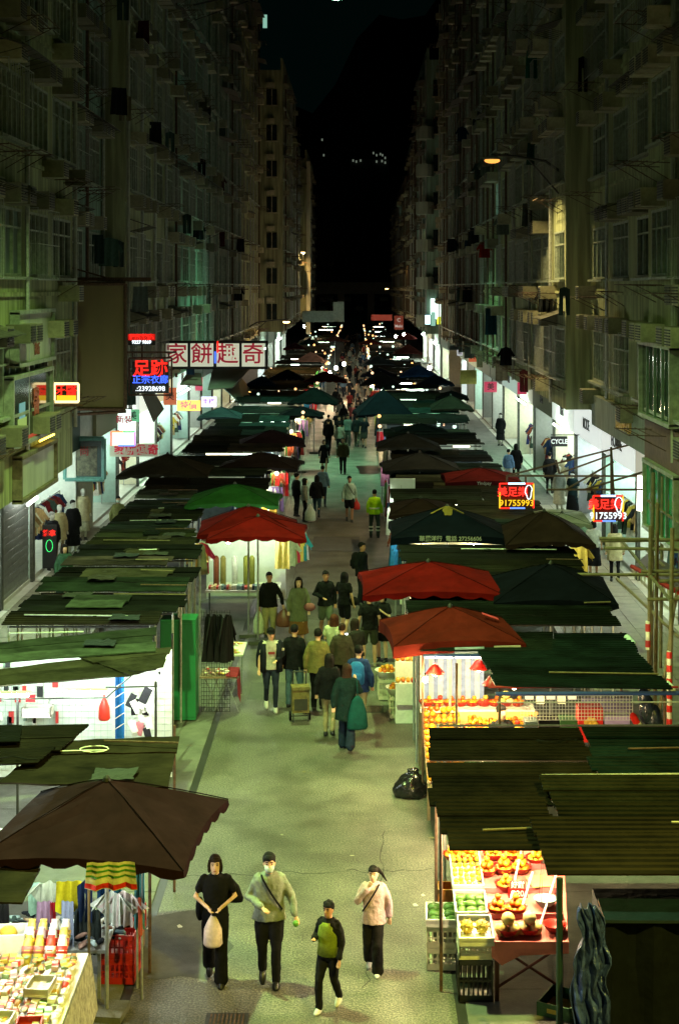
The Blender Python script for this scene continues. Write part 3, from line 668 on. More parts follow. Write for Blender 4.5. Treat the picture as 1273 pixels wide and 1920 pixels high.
board(t, w_, h, mat('dim_white_panel', (.5,.5,.4), emit=(.7,.8,.6), es=.10), .12); text('家餅趣奇', .40, M_mar, t, (.1,-.07,h*.5), sx=1.05, bold=.03)
# warm ad boards farther left
t, w_, h = sgn('light_box', 'yellow lit advertisement box over the left stalls', 333, 751, 376, 770, 66); board(t, w_, h, emi('yellow_box', (1,.62,.12), 1.8)); text('特價', .36, emi('pinkred', (1,.15,.2), 1.5), t, (0,-.09,h/2))
t, w_, h = sgn('light_box', 'pale lilac light box beside the yellow lit advertisement', 378, 744, 406, 763, 68); board(t, w_, h, emi('lilac_box', (.8,.75,1), 1.8)); text('手機', .28, emi('violet', (.5,.2,.9), .7), t, (0,-.09,h/2))
t, w_, h = sgn('shop_sign', 'white shop sign with red characters beside the green awning', 222, 768, 246, 806, 57); board(t, w_, h, emi('white_box2', (.8,1,.9), 1.6)); text('新裝', .3, M_mar, t, (0,-.09,h/2))
t, w_, h = sgn('shop_sign', 'dark framed picture board with a pale arch glowing over the left clothes shop', 124, 822, 196, 898, 51.9)
board(t, w_, h, mat('board_teal', (.01,.045,.05), .4, var=.4)); rim(t, w_, h, mat('teal_frame', (.12,.3,.28), .4), .09)
b = MB(); b.box((.02,-.09,h*.45),(w_*.62,.02,h*.72)); part('picture', b, mat('picture_print', (.10,.10,.06), .5, var=.9, scale=7), t, False)
text('尚', .34, mat('dull_red', (.25,.02,.02), .6), t, (0,-.12,h*.68)); 
# CYCLE
t, w_, h = sgn('shop_sign', 'black sign reading CYCLE in white over the right shop', 1032, 818, 1063, 837, 56); board(t, w_, h, M_sbk, .1); text('CYCLE', .23, emi('white_letter', (.9,1,.95), .9), t, (0,-.06,h*.48), sx=.86, bold=.03)
b = MB(); b.bar((-w_/2,0,h+.05),(w_/2+.6,0,h+.05),.02); part('bracket', b, M_dark, t, False)
# foot reflexology LED signs
def foot_sign(px0, py0, px1, py1, Y, lab, num, rd, topc):
    t, w_, h = sgn('led_sign', lab, px0, py0, px1, py1, Y, group='foot massage lit signs'); board(t, w_, h, mat('sign_maroon', (.05,.005,.005), .5), .12)
    b = MB(); b.box((-.03,-.066,h*.62),(w_*.8,.01,h*.55)); part('red_panel', b, emi('red_panel', (1,.01,.006), .05), t, False)
    text('美足樂', .27, emi('neon_red_bright', (1,.03,.02), 1.7), t, (-w_*.12,-.09,h*.64), bold=.02); text('91755993', .225, num, t, (0,-.09,h*.2), sx=1.02, bold=.012)
    f = MB(); pts = []
    for k in range(15):
        a = 2*math.pi*k/14; pts.append((w_*.36+.085*math.cos(a)*(1.15 if math.sin(a) > 0 else .75), -.1, h*.65+.19*math.sin(a)))
    f.tube(pts, .016, 5, False); part('foot_outline', f, WHT, t, False)
    for nm, m, a, c in (('yellow_tube', YEL, (-w_/2,0), (-w_/2,h*.65)),('yellow_tube', YEL, (w_/2,h*.35), (w_/2,h)),('blue_tube', emi('tube_blue',(.15,.3,1),1.6), (-w_*.2,0), (w_*.25,0)),('blue_tube', emi('pale_blue',(.4,.6,1),5), (-w_*.25,h), (w_*.25,h)),('red_tube', RED, (-w_/2,h*.65), (-w_/2,h)),('red_tube', RED, (w_/2,0), (w_/2,h*.35)),('red_tube', RED, (-w_/2,0), (-w_*.2,0)),('red_tube', RED, (w_*.25,h), (w_/2,h)),('red_tube', RED, (-w_/2,h),(-w_*.25,h))):
        b = MB(); b.bar((a[0],-.08,a[1]),(c[0],-.08,c[1]),.022); part(nm, b, m, t, False)
    return t
foot_sign(936, 906, 999, 952, 41, 'red foot massage sign with yellow phone number, hung over the stalls', YEL, 0, 0)
foot_sign(1111, 929, 1166, 976, 38, 'red foot massage sign with white phone number, hung over the right pavement', WHT, 0, 0)
def truss(pts, label, r=.028, m=M_rust):
    b = MB()
    for a, c, Y in pts: b.bar(A(*a, Y), A(*c, Y+.02), r)
    solo('sign_bracket', b, m, label, 'sign bracket', 'rusty brackets carrying the lit signs')
truss([((950,892),(1212,826),41),((950,892),(1212,893),41),((1042,862),(1048,888),41),((1048,888),(1145,853),41),((950,892),(950,905),41),((985,892),(985,905),41)], 'long rusty bracket reaching from the right house to the foot sign with yellow number')
truss([((1024,918),(1215,918),38.2),((1060,918),(1150,866),38.2),((1095,918),(1215,882),38.2),((1115,918),(1115,929),38.2),((1145,840),(1146,1000),38.2),((1145,838),(1150,928),38.2)], 'rusty bracket carrying the foot sign with white number')
# far signs
t, w_, h = sgn('hanging_sign', 'brown-red upright sign with white emblem far up the street', 739, 592, 756, 618, 150); board(t, w_, h, mat('sign_redbrown', (.22,.05,.03), .5, emit=(1,.15,.08), es=.10)); text('Melo', .38, emi('dim_white', (.9,.8,.7), .5), t, (0,-.09,h*.25)); text('C', .5, emi('dim_white', (.9,.8,.7), .5), t, (0,-.09,h*.68), sx=1)
t, w_, h = sgn('hanging_sign', 'dark red lit banner hung across far up the street', 696, 590, 735, 601, 180); board(t, w_, h, mat('banner_red', (.25,.03,.02), .5, emit=(1,.1,.05), es=.12))
t, w_, h = sgn('light_box', 'blue-white lit box on the far right corner', 797, 591, 806, 608, 121); board(t, w_, h, emi('cyan_box', (.5,.9,1), 4))
t, w_, h = sgn('light_box', 'lime lit box beside the blue-white box on the far right corner', 819, 594, 828, 608, 121); board(t, w_, h, emi('lime_box', (.75,.85,.05), 1.5))
t, w_, h = sgn('shop_sign', 'yellow-green shop board beside the far right awnings', 862, 662, 893, 720, 92); board(t, w_, h*.45, mat('olive_board', (.25,.24,.04), .6)); 
t, w_, h = sgn('hoarding', 'grey-green hoarding box above the far left stalls', 567, 583, 625, 604, 150); board(t, w_, h, mat('hoarding', (.25,.32,.28), .7), .5)
t, w_, h = sgn('hoarding', 'square pale hoarding beside the grey-green hoarding', 625, 566, 645, 603, 150); board(t, w_, h, mat('hoarding2', (.32,.38,.33), .7), .5)
# ------------------------------------------------ shops under the overhangs
random.seed(31)
M_shopw = mat('shop_white_wall', (.72,.75,.70), .6, var=.08); M_tubew = emi('shop_tube', (.80,1,.88), 13); M_shopf = mat('shop_floor', (.5,.5,.44), .35, var=.15, scale=3)
M_shut = mat('roller_shutter', (.22,.24,.22), .5, .3, var=.2)
CLC = [(34,36,38),(190,185,160),(20,22,24),(120,60,40),(70,90,80),(200,200,190),(150,120,80),(40,60,90),(90,20,24),(170,150,60)]
SH = [garment_mesh('shirt', .42, .72, cloth(*c), 'garment') for c in CLC]
DR = [garment_mesh('dress', .5, 1.05, cloth(*c), 'garment') for c in [(30,30,34),(180,160,130),(110,40,40),(60,80,70),(210,200,190),(40,50,90)]]
TW = [garment_mesh('towel', .45, .8, cloth(*c), 'garment') for c in [(30,90,130),(180,40,50),(190,190,180),(60,120,60),(200,150,60),(120,90,140)]]
def shop(side, X, y0, y1, label, kind='clothes', fasc=(150,160,150), txt=None, es=1.0, light=True, lead=0):
    wd = y1-y0; t = thing('shop', label, 'shop', (side*X, y0 if side < 0 else y1, 0), R(90) if side < 0 else R(-90), 'shops under the tenements')
    D = 3.2; wc = random.choice([(.72,.75,.70),(.70,.66,.50),(.45,.62,.56),(.60,.60,.68),(.30,.30,.28),(.72,.75,.70)]); M_in = mat('shop_wall_%d' % int(wc[0]*100+wc[2]*7), wc, .6, var=.1)
    b = MB(); b.box((wd/2,D/2,.12),(wd-.02,D,.24)); b.box((wd/2,-.12,.07),(wd-.02,.24,.13)); part('floor', b, M_shopf, t, False)
    b = MB(); b.box((wd/2,D-.05,1.7),(wd-.3,.1,2.9)); part('back_wall', b, M_in, t, False)
    for q in range(4): b = MB(); b.box((wd*(.2+.2*q)+random.uniform(-.1,.1),D-.12,random.uniform(1.5,2.4)),(random.uniform(.3,.7),.03,random.uniform(.3,.8))); part('poster', b, paint(*random.choice(CLC)), t, False)
    for x in (.08, wd-.08): b = MB(); b.box((x,D/2,1.72),(.14,D-.02,2.94)); part('side_wall', b, M_in, t, False)
    b = MB(); b.box((wd/2,D/2,3.22),(wd-.02,D,.06)); part('ceiling', b, M_shopw, t, False)
    b = MB(); b.box((wd/2,-.02,3.97),(wd-.1,.2,1.5)); fm = mat('fascia_%d_%d_%d_%d' % (*fasc, int(es*10)), rgb(*fasc), emit=rgb(*fasc), es=.65*es if sum(fasc) > 420 and kind != 'plain' else .03); fa = part('fascia', b, fm, t, False)  # emission put into the fascias for the look of brightly lit shopfronts
    if txt: text(txt, .55, M_sbk if sum(fasc) > 300 else M_shopw, fa, (wd/2,-.14,3.8))
    if kind == 'shutter':
        b = MB()
        for i in range(26): b.box((wd/2,.05+.012*(i % 2),.3+i*.11),(wd-.3,.03,.105))
        part('shutter', b, M_shut, t, False)
    elif light:
        m = emi('shop_tube_%d' % int(es*10), (.80,1,.84), 95*es)
        for x in (wd*.25, wd*.75): b = MB(); b.box((x,D*.45,3.15),(.12,2.2,.05)); part('tube_light', b, m, t, False)
        if random.random() < .35: b = MB(); b.box((wd/2,-.26,3.12),(wd*.5,.05,.05)); part('tube_light', b, m, t, False)
    if kind == 'clothes':
        for r_ in range(2):
            y = .5+r_*1.3; b = MB(); b.bar((.4,y,1.85),(wd-.4,y,1.85),.02); b.bar((.4,y,.24),(.4,y,1.85),.02); b.bar((wd-.4,y,.24),(wd-.4,y,1.85),.02); part('clothes_rail', b, M_steel, t, False)
            n = int(wd/.32)
            for i in range(n):
                if random.random() < .75: kid('garment', random.choice(SH+DR), t, (.6+i*(wd-1.2)/n, y+random.uniform(-.03,.03), 1.83), R(90)+random.uniform(-.5,.9))
    elif kind == 'counter':
        b = MB(); b.box((wd/2,1.2,.7),(wd*.6,.5,.9)); part('counter', b, M_wood, t, False)
        for i in range(4): b = MB(); b.box((wd*.2+i*wd*.2,D-.2,1.4+.0),(wd*.17,.18,1.9)); part('display_cabinet', b, paint(*random.choice(CLC)), t, False)
    return t
SL = [(36.2,40.6,'shop with pale blue fascia at the far left edge','clothes',(130,170,180),'時裝',.9),(40.7,44.6,'shop behind a half-lit roller shutter on the left pavement','shutter',(150,160,150),'匯利',.5),(44.7,51.9,'bright clothes shop with mannequins on the left pavement','clothes',(30,60,58),None,.9),(55.0,60.4,'clothes shop under the lower bakery sign','clothes',(120,120,90),None,1),(60.5,66,'bright shop behind the long brown umbrella on the left','clothes',(200,205,200),'服飾',1.5),(66.1,72,'glaring white shop beneath the bakery sign','counter',(210,215,200),'手機',1.8),(72.1,78,'bright shop past the yellow light box','clothes',(200,190,150),'女裝',1.6),(78.1,86,'bright shop by the green awning on the left','clothes',(180,200,190),'童裝',1.5)]
for a in SL: shop(-1, 9.4, a[0], a[1], a[2], a[3], a[4], a[5], a[6])
b = MB(); b.box((-10, 53.5, 2.4),(1.2,3.0,4.7)); solo('wall_pier', b, mat('tiled_pier', (.30,.34,.27), .5, var=.2), 'green tiled wall pier between two left clothes shops', 'wall')
SR = [(33,38.8,'dark shop behind the bamboo scaffold','shutter',(60,50,40),None,.5),(38.9,44.8,'white clothes shop with brick pillar at the right pavement','clothes',(190,185,170),'時尚',1.0),(44.9,51,'brilliant white shop below the grey-green signboard','clothes',(225,230,225),'HOMME',1.3),(51.1,57.5,'brilliant white clothes shop beneath the CYCLE sign','clothes',(225,232,228),'MODE',1.3),(57.6,63.9,'white-fronted shop with dark clothes on its threshold','clothes',(210,220,210),'潮流',1.3),(64,71,'dim shop past the white front on the right','clothes',(120,120,100),'精品',1.0),(71.1,78,'small glowing shop near the strung awning','clothes',(160,160,140),'鞋',1.2),(78.1,86,'bright shop with lit windows past the olive board','counter',(150,170,160),'波鞋',1.5)]
for a in SR: shop(1, 8.15, a[0], a[1], a[2], a[3], a[4], a[5], a[6])
random.seed(12)
for side, X, ys in ((-1,9.32,[40.65,44.65,60.45,66.05,72.05,78.05,86.1,93,100,107,114]),(1,8.07,[38.85,44.85,51.05,57.55,63.95,71.05,78.05,86.1,93,100,107,114])):
    for i, y in enumerate(ys):
        b = MB(); b.box((side*(X+.2),y,2.4),(.4,.3,4.75)); solo('shop_pier', b, mat('pier_tile',(.07,.075,.06),.6,var=.6), f'tiled pier between {"left" if side < 0 else "right"} shops, {ordn(i)} along the pavement', 'pier', 'piers between the shops')
        if y > 58 and i % 2 == (side > 0):
            c = random.choice([(1,.25,.1),(.3,.8,1),(1,.8,.3),(.3,1,.5),(.9,.95,1),(1,.1,.2)]); h = random.uniform(.35,.8); z = random.uniform(3.0,4.2); wd = random.uniform(.4,.7)
            t = thing('hanging_sign', f'small lit projecting sign on the {"left" if side < 0 else "right"} pavement, {ordn(i)} along', 'sign', (side*(X-.35-wd/2), y-.3, z-h/2), 0, 'small projecting shop signs'); q = MB(); q.box((0,0,h/2),(wd,.12,h)); part('panel', q, emi('small_sign_%d' % int(c[0]*9+c[1]*90+c[2]*900), c, .45), t, False)
            text(random.choice(['服','鞋','衣','美','押','藥']), min(wd,h)*.7, M_sbk, t, (0,-.08,h/2)); q = MB(); q.bar((0,0,h+.04),(side*(wd/2+.35),0,h+.04),.02); part('bracket', q, M_dark, t, False)
for i in range(5):
    y = 86.2+i*7; e_ = (1.6,.5,1.2,.3,1.8)[i]; shop(-1, 9.4, y, y+6.6, f'far left shop front glowing between stalls, {ORD[i]} past the green awning shop', 'plain', (170,190,180), None, e_)
    shop(1, 8.1, y, y+6.6, f'far right shop front glowing over the stall roofs, {ORD[i]} past the lit windows', 'plain', (170,190,180), None, e_)
for i in range(4):
    y = 134+i*14; shop(-1, 8.6, y, y+10, f'glowing shop beyond the cross street on the left, {ORD[i]} from the corner', 'plain', (170,190,180), None, 2.2)
    shop(1, 7.9, y, y+10, f'glowing shop beyond the cross street on the right, {ORD[i]} from the corner', 'plain', (170,190,180), None, 2.2)
# awnings above shops
def awning(pts, m, label, t_=.03):
    b = MB(); b.slab(pts, t_); return solo('awning', b, m, label, 'awning', 'awnings over the pavements')
M_gaw = mat('dark_green_tarp', (.03,.06,.045), .55, var=.4, scale=2, bump=.3, bscale=6)
awning([A(252,702,60),A(288,790,56),A(308,765,63),A(290,735,66)], M_gaw, 'dark green drooping awning beside the foot massage sign', .05)
awning([A(420,728,84),A(455,760,80),A(476,735,92),A(446,700,96)], M_gaw, 'big dark green awning hanging steeply over the left stalls', .05)
awning([A(338,720,70),A(380,722,70),A(378,700,80),A(352,697,80)], M_rust, 'rusty brown awning under the long bakery sign', .05)
awning([A(390,730,76),A(436,726,80),A(470,690,98),A(400,690,98)], mat('brown_awning', (.10,.08,.055), .7), 'broad brown awning at the shop front under the bakery sign', .05)
awning([A(1186,1062,35.5),A(1273,1112,30.5),A(1273,1068,31.2),A(1215,1036,36.5)], mat('black_awning', (.03,.025,.022), .6), 'black awning with red edge behind the bamboo', .05)
b = MB(); b.bar(A(1184,1062,35.4),A(1273,1112,30.4),.05); solo('awning_edge', b, cloth(150,40,34), 'faded red roll along the black awning edge behind the bamboo', 'awning edge')
b = MB()
for i in range(12):
    u = i/12; p = A(1186,1064,35.3).lerp(A(1273,1116,30.3), u); q = A(1186,1064,35.3).lerp(A(1273,1116,30.3), u+.07)
    b.add([p, q, (p+q)/2-Vector((0,0,.28))], [(0,1,2)])
solo('awning_valance', b, cloth(190,185,160), 'pale toothed valance under the black awning', 'valance')

# ------------------------------------------------ roofs
random.seed(5)
def rmat(k):
    return mat('roof_'+k, dict(green=(.008,.013,.009), teal=(.006,.015,.013), brown=(.016,.012,.007), black=(.004,.005,.004), pale=(.035,.045,.032), pink=(.035,.026,.025), olive=(.013,.015,.007), tan=(.028,.025,.016))[k], .85, 0, var=.7, scale=1.6, bump=.2, bscale=8, rnd=.5, spec=.06)
def ribmat(k):
    c = dict(green=(.018,.028,.020), teal=(.014,.034,.030), brown=(.028,.021,.012), black=(.010,.011,.010), pale=(.055,.07,.05), olive=(.024,.023,.012), tan=(.04,.036,.02), pink=(.05,.038,.036))[k]
    return mat('ribbed_'+k, tuple(v*.24 for v in c), .5, .0, var=.8, scale=1.4, rnd=.5, spec=.05)
def sheet(fl, fr, br, bl, corr=True, t=.02, pitch=.115, amp=.019, sag=.0):
    """roof panel with ridges running across, front-left, front-right, back-right, back-left corners"""
    fl, fr, br, bl = map(Vector, (fl, fr, br, bl)); b = MB()
    L_ = ((bl-fl).length+(br-fr).length)/2
    np_ = max(1, int(L_/pitch)); us = [(k+f)/np_ for k in range(np_) for f in (0,.62,.74,.88)]+[1.0] if corr else [j/6 for j in range(7)]; n = len(us)-1
    m_ = 2 if corr else 8; vs = []
    for j in range(n+1):
        u = us[j]; off = (amp if j % 4 in (2,3) else 0) if corr else 0
        for i in range(m_+1):
            p = fl.lerp(bl, u).lerp(fr.lerp(br, u), i/m_); s_ = (0 if corr else sag*math.sin(i*2.1+j*1.3))
            vs.append(p+Vector((0,0,off+s_)))
    k = len(vs); vs2 = [v-Vector((0,0,t)) for v in vs]; W_ = m_+1
    fs = [(j*W_+i, j*W_+i+1, (j+1)*W_+i+1, (j+1)*W_+i) for j in range(n) for i in range(m_)]
    fs += [tuple(k+q for q in reversed(f)) for f in fs[:n*m_]]
    for j in range(n):
        fs.append((j*W_, (j+1)*W_, k+(j+1)*W_, k+j*W_)); fs.append((j*W_+m_, k+j*W_+m_, k+(j+1)*W_+m_, (j+1)*W_+m_))
    for i in range(m_): fs.append((i, k+i, k+i+1, i+1)); fs.append((n*W_+i, n*W_+i+1, k+n*W_+i+1, k+n*W_+i))
    return b.add(vs+vs2, fs)
def post(t, x, y, z, m=M_steel, r=.022):
    b = MB(); b.bar((x,y,.012),(x,y,z),r,6); return part('post', b, m, t)
def hz(x, y): return .02
def stall(label, x0, x1, y0, y1, panels, posts=True, group=None, z=2.45, lite=None):
    t = thing('market_stall', label, 'market stall', ((x0+x1)/2, (y0+y1)/2, 0), 0, group or 'market stalls in two rows')
    for (pts, k, corr) in panels:
        fl, fr, br, bl = [Vector(p) for p in pts]; dep = (bl-fl).length
        ns = max(1, round(dep/(.55 if corr else .48))) if fl.y < 62 else 1
        if ns == 1: part('roof_panel', sheet(fl, fr, br, bl, corr=corr, sag=.012), ribmat(k) if corr else rmat(k), t)
        else:
            for q in range(ns):
                u0 = q/ns; u1 = (q+1)/ns+.05/dep; dz = Vector((0,0,.012*((q+1) % 2)+random.uniform(-.004,.008))); ex = Vector((random.uniform(-.05,.05),0,0)); e2 = Vector((random.uniform(-.06,.06),0,0))
                part('roof_panel', sheet(fl.lerp(bl,u0)+dz+ex, fr.lerp(br,u0)+dz+e2, fr.lerp(br,min(1,u1))+dz+e2, fl.lerp(bl,min(1,u1))+dz+ex, corr=corr, sag=.006), ribmat(k) if corr else rmat(k), t)
    if posts:
        for x in (x0+.12, x1-.12):
            for y in (y0+.12, y1-.12): post(t, x, y, z-.04)
        b = MB()
        for y in (y0+.12, y1-.12): b.bar((x0+.1,y,z-.06),(x1-.1,y,z-.06),.02)
        part('roof_frame', b, M_dark, t)
    return t
def GP(l, z): return [G(px, py, zz) for (px, py, zz) in [(p[0], p[1], p[2] if len(p) > 2 else z) for p in l]]
def rect(x0, x1, y0, y1, z, zb=None, zr=0): zb = z if zb is None else zb; return [(x0,y0,z),(x1,y0,z+zr),(x1,y1,zb+zr),(x0,y1,zb)]
TB = emi('tube_cool', (.82,1,.86), 16); TBW = emi('tube_warm', (1,.86,.55), 16); BULB = emi('bulb_warm', (1,.74,.36), 75); BULBC = emi('bulb_cool', (.85,1,.9), 60); BULBP = emi('bulb_pink', (1,.8,.62), 90)
def tube_light(p, q, label, m=TB, grp='fluorescent tubes under stall roofs', r=.022):
    t = thing('tube_light', label, 'tube light', tuple((Vector(p)+Vector(q))/2), 0, grp)
    b = MB(); b.bar(p, q, r, 6); part('tube', b, m, t)
    b = MB(); b.box((Vector(p)+Vector(q))/2+Vector((0,0,.045)), (abs(q[0]-p[0])+.06, .05, .03) if abs(q[0]-p[0]) > abs(q[1]-p[1]) else (.05, abs(q[1]-p[1])+.06, .03)); part('fitting', b, M_shopw, t); return t
BM = {}
def bulb(p, label, m=BULB, r=.045, drop=.25, grp='bare bulbs hung over the goods'):
    t = thing('light_bulb', label, 'light bulb', p, 0, grp)
    if m not in BM:
        b = MB(); b.ball((0,0,0), r, 8, 6, (1,1,1.15)); a = b.mesh('glass', m, smooth=True); b = MB(); b.bar((0,0,r),(0,0,r+.06),.018); b.bar((0,0,r+.06),(0,0,drop),.004,4); BM[m] = (a, b.mesh('cord', M_black))
    kid('glass', BM[m][0], t); kid('cord', BM[m][1], t); return t

# right row, near to far ---------------------------------
S = {}
S['R0'] = stall('nearest right stall shuttered with dark tarps under a brown ribbed roof', 2.05, 5.6, 15.6, 17.75, [(rect(1.98,5.8,16.33,17.8,2.4,2.5),'brown',True)], z=2.45, posts=False)
S['R1'] = stall('nearest right fruit stall, warm lit under a ribbed brown roof', 1.0, 4.9, 17.4, 20.9, [(rect(.99,2.3,17.32,18.75,2.3,2.38),'brown',True),(rect(2.3,5.0,17.9,19.3,2.42,2.5),'olive',True),(rect(.9,3.05,18.70,20.25,2.33,2.36),'brown',True),(rect(3.05,5.1,18.9,20.4,2.36,2.40),'teal',True)], z=2.3, posts=False)
for x, y in ((1.02,20.1),(1.02,18.9),(4.8,17.6),(4.8,20.2)): post(S['R1'], x, y, 2.30, M_rust)
b = MB(); b.bar((2.3,19.35,2.5),(5.0,19.37,2.52),.02); part('gutter_rail', b, M_steel, S['R1'])
S['R2'] = stall('low ribbed roof stall between the two right fruit stalls', 1.05, 5.0, 20.7, 22.6, [(rect(.98,3.15,20.6,22.0,2.3,2.32),'brown',True),(rect(3.15,5.4,20.6,22.0,2.31,2.33),'teal',True)], z=2.3)
S['R3'] = stall('long right fruit stall with striped back cloth under ribbed green roofs', 1.05, 4.85, 23.4, 28.2, [(GP([(789,1221,2.5),(1040,1221,2.5),(1040,1185,2.55),(783,1190,2.55)],0),'green',True),(GP([(933,1288,2.5),(1257,1293,2.5),(1186,1219,2.5),(893,1222,2.52)],0),'teal',True),(GP([(1040,1221,2.51),(1190,1222,2.48),(1172,1188,2.5),(1040,1188,2.55)],0),'teal',True)], posts=False)
for x, y in ((1.1,26.1),(2.2,24.0),(4.7,23.7),(4.7,27.6),(1.12,27.8),(1.62,25.3)): post(S['R3'], x, y, 2.46, M_rust)
b = MB(); b.bar((2.1,23.55,2.42),(5.4,23.6,2.42),.035); b.bar((1.1,25.9,2.44),(2.15,25.95,2.44),.03); part('roof_pole', b, paint(20,50,110), S['R3'])
b = MB(); b.bar((2.0,23.65,2.5),(4.9,23.68,2.49),.02); part('roof_rail', b, paint(130,30,24), S['R3'])
b = MB(); b.bar((2.1,23.4,2.33),(4.9,23.42,2.33),.012); part('roof_wire', b, M_steel, S['R3'])
b = MB(); b.tube([(4.82,23.7,2.44),(4.78,23.9,2.50)],[.06,.04],8); b.tube([(4.70,27.0,2.5),(4.75,26.6,2.49)],[.06,.035],8); part('tied_plastic', b, paint(200,215,215), S['R3'])
for i, (ya, yb, k, xr, z) in enumerate(((27.9,29.5,'green',4.75,2.55),(29.6,31.0,'green',4.8,2.5),(31.1,32.8,'black',4.7,2.55),(32.9,34.4,'olive',4.9,2.5),(34.6,36.6,'black',5.0,2.5))):
    S['Rm%d' % i] = stall(f'dark ribbed stall roof beside the red umbrellas, {ORD[i]} past the striped fruit stall', .95+.1*(i % 2), xr, ya, yb, [(rect(.95+.1*(i%2),xr,ya,yb,z,z+random.uniform(-.02,.08),-.04),k,True)], z=z)
# left row near
S['L0'] = stall('nearest left stall of packaged snacks under a dark flat awning', -7.2,-3.3,16.3,17.8, [(rect(-7.4,-3.57,16.35,17.67,2.1,2.12),'brown',False)], z=2.1, posts=False)
S['L1'] = stall('dark plank-roofed stall behind the big maroon umbrella', -6.6,-2.45,19.1,22.2, [(GP([(0,1470,2.4),(312,1478,2.4),(330,1382,2.42),(90,1392,2.46)],0),'brown',False),(GP([(-120,1440,2.52),(80,1432,2.5),(165,1361,2.5),(-100,1368,2.52)],0),'brown',True),(GP([(-60,1392,2.6),(38,1390,2.6),(42,1361,2.6),(-60,1362,2.6)],0),'black',True)], z=2.4, posts=False)
for x, y in ((-2.6,22.0),(-2.6,19.4),(-6.0,19.4)): post(S['L1'], x, y, 2.38, M_rust)
S['L2'] = stall('brightly lit left stall with white mesh-hung walls', -7.2,-3.2,23.6,27.9, [(GP([(-120,1297,2.45),(240,1268,2.5),(318,1216,2.5),(-60,1262,2.5)],0),'tan',False),(GP([(240,1268,2.52),(304,1251,2.52),(318,1214,2.52),(150,1232,2.52)],0),'tan',False),(GP([(-90,1250,2.55),(290,1222,2.55),(292,1177,2.55),(-60,1212,2.55)],0),'pale',False)], posts=False)
for x, y in ((-3.15,24.2),(-3.3,27.6),(-5.2,23.7)): post(S['L2'], x, y, 2.44, M_dark)
rows = [(28.0,29.0,'brown',300,2.5),(29.1,30.7,'black',345,2.5),(30.8,32.0,'green',352,2.55),(32.1,33.6,'black',372,2.5),(33.7,34.7,'pink',318,2.55),(34.8,36.3,'black',380,2.5),(36.4,37.6,'tan',372,2.5),(37.7,38.9,'olive',368,2.5),(39.0,40.4,'green',352,2.5),(40.5,42.4,'olive',380,2.5),(42.6,44.6,'green',372,2.5),(44.8,46.2,'pale',372,2.5)]
for i, (ya, yb, k, px, z) in enumerate(rows):
    ym = (ya+yb)/2; xr = (px-VX)/F*ym-.02*random.random(); xl = -6.45
    pn = [(rect(xl,xr,ya,yb,z,z+random.uniform(-.02,.07)),k,i % 3 == 0)]
    if i % 2: pn.append((rect(xl+random.uniform(.3,1.2),xr-random.uniform(.4,1.4),ya+.15,yb-.3,z+.06,z+.07), random.choice(['pale','tan','green']), False))
    S['Lm%d' % i] = stall(f'weathered {dict(black="black", brown="brown", green="green", pink="pinkish", tan="tan", olive="olive", pale="pale")[k]} stall roof left of the lane, {ORD[i]} past the white-walled stall', xl, xr, ya, yb, pn, z=z)
# generic far stalls, each with its own slight differences
def far_stall(side, y, d, lab, near):
    x0, x1 = (-6.4,-2.9) if side < 0 else (1.15,4.85)
    z = random.uniform(2.3,2.7); w0 = x0+random.uniform(-.2,.2); w1 = x1+random.uniform(-.25,.25)
    xm = random.uniform(x0+1, x1-1); k = random.choice(['green','teal','olive','olive','black','pale','tan','brown','green'])
    k2 = random.choice(['green','teal','olive','tan','black']); tl = random.uniform(.03,.22)
    pn = [(rect(w0,xm,y,y+d*.86,z,z+tl),k,near),(rect(xm,w1,y+random.uniform(0,.25),y+d*.86,z+.03,z+tl),k2,False)]
    t = stall(lab, x0, x1, y, y+d*.86, pn, z=z, posts=near)
    if near:
        b = MB(); b.box(((x0+x1)/2,y+d*.55,.8),(x1-x0-.3,.9,.06)); part('table', b, M_wood, t)
        b = MB(); b.box(((x0+x1)/2,y+d*.8,1.3),(x1-x0-.3,.04,1.9)); part('back_sheet', b, random.choice([M_shopw, paint(150,160,140), cloth(90,100,110)]), t)
    if random.random() < .72:
        L_ = random.uniform(.5,1.2); n = random.choice((1,1,2)); xs = random.uniform(x0+.3, x1-L_*n-.3)
        for q in range(n):
            tube_light((xs+q*(L_+.05), y-.03, z-.05), (xs+q*(L_+.05)+L_, y-.03, z-.05), f'{["left","right"][q]} tube, ' + lab.replace(' roof far up', '').replace(' roofed', '').replace(' roofs', ''), random.choice([TB, TB, emi('tube_dim', (.75,1,.7), 6), TBW]), 'white tubes along the far stall roofs', .02 if near else .032)
    return t
random.seed(77)
for side in (-1, 1):
    y = 46.4 if side < 0 else 37.4; i = 0
    while y < 250:
        d = random.uniform(1.9,2.5) if y < 120 else random.uniform(3.2,4.4)
        if not (116 < y < 134 and False):
            far_stall(side, y, d, f'{"left" if side < 0 else "right"} row stall roof far up, {ordn(i)} past {"the pale roofed stall" if side < 0 else "the red umbrella roofs"}', y < 85)
        y += d; i += 1
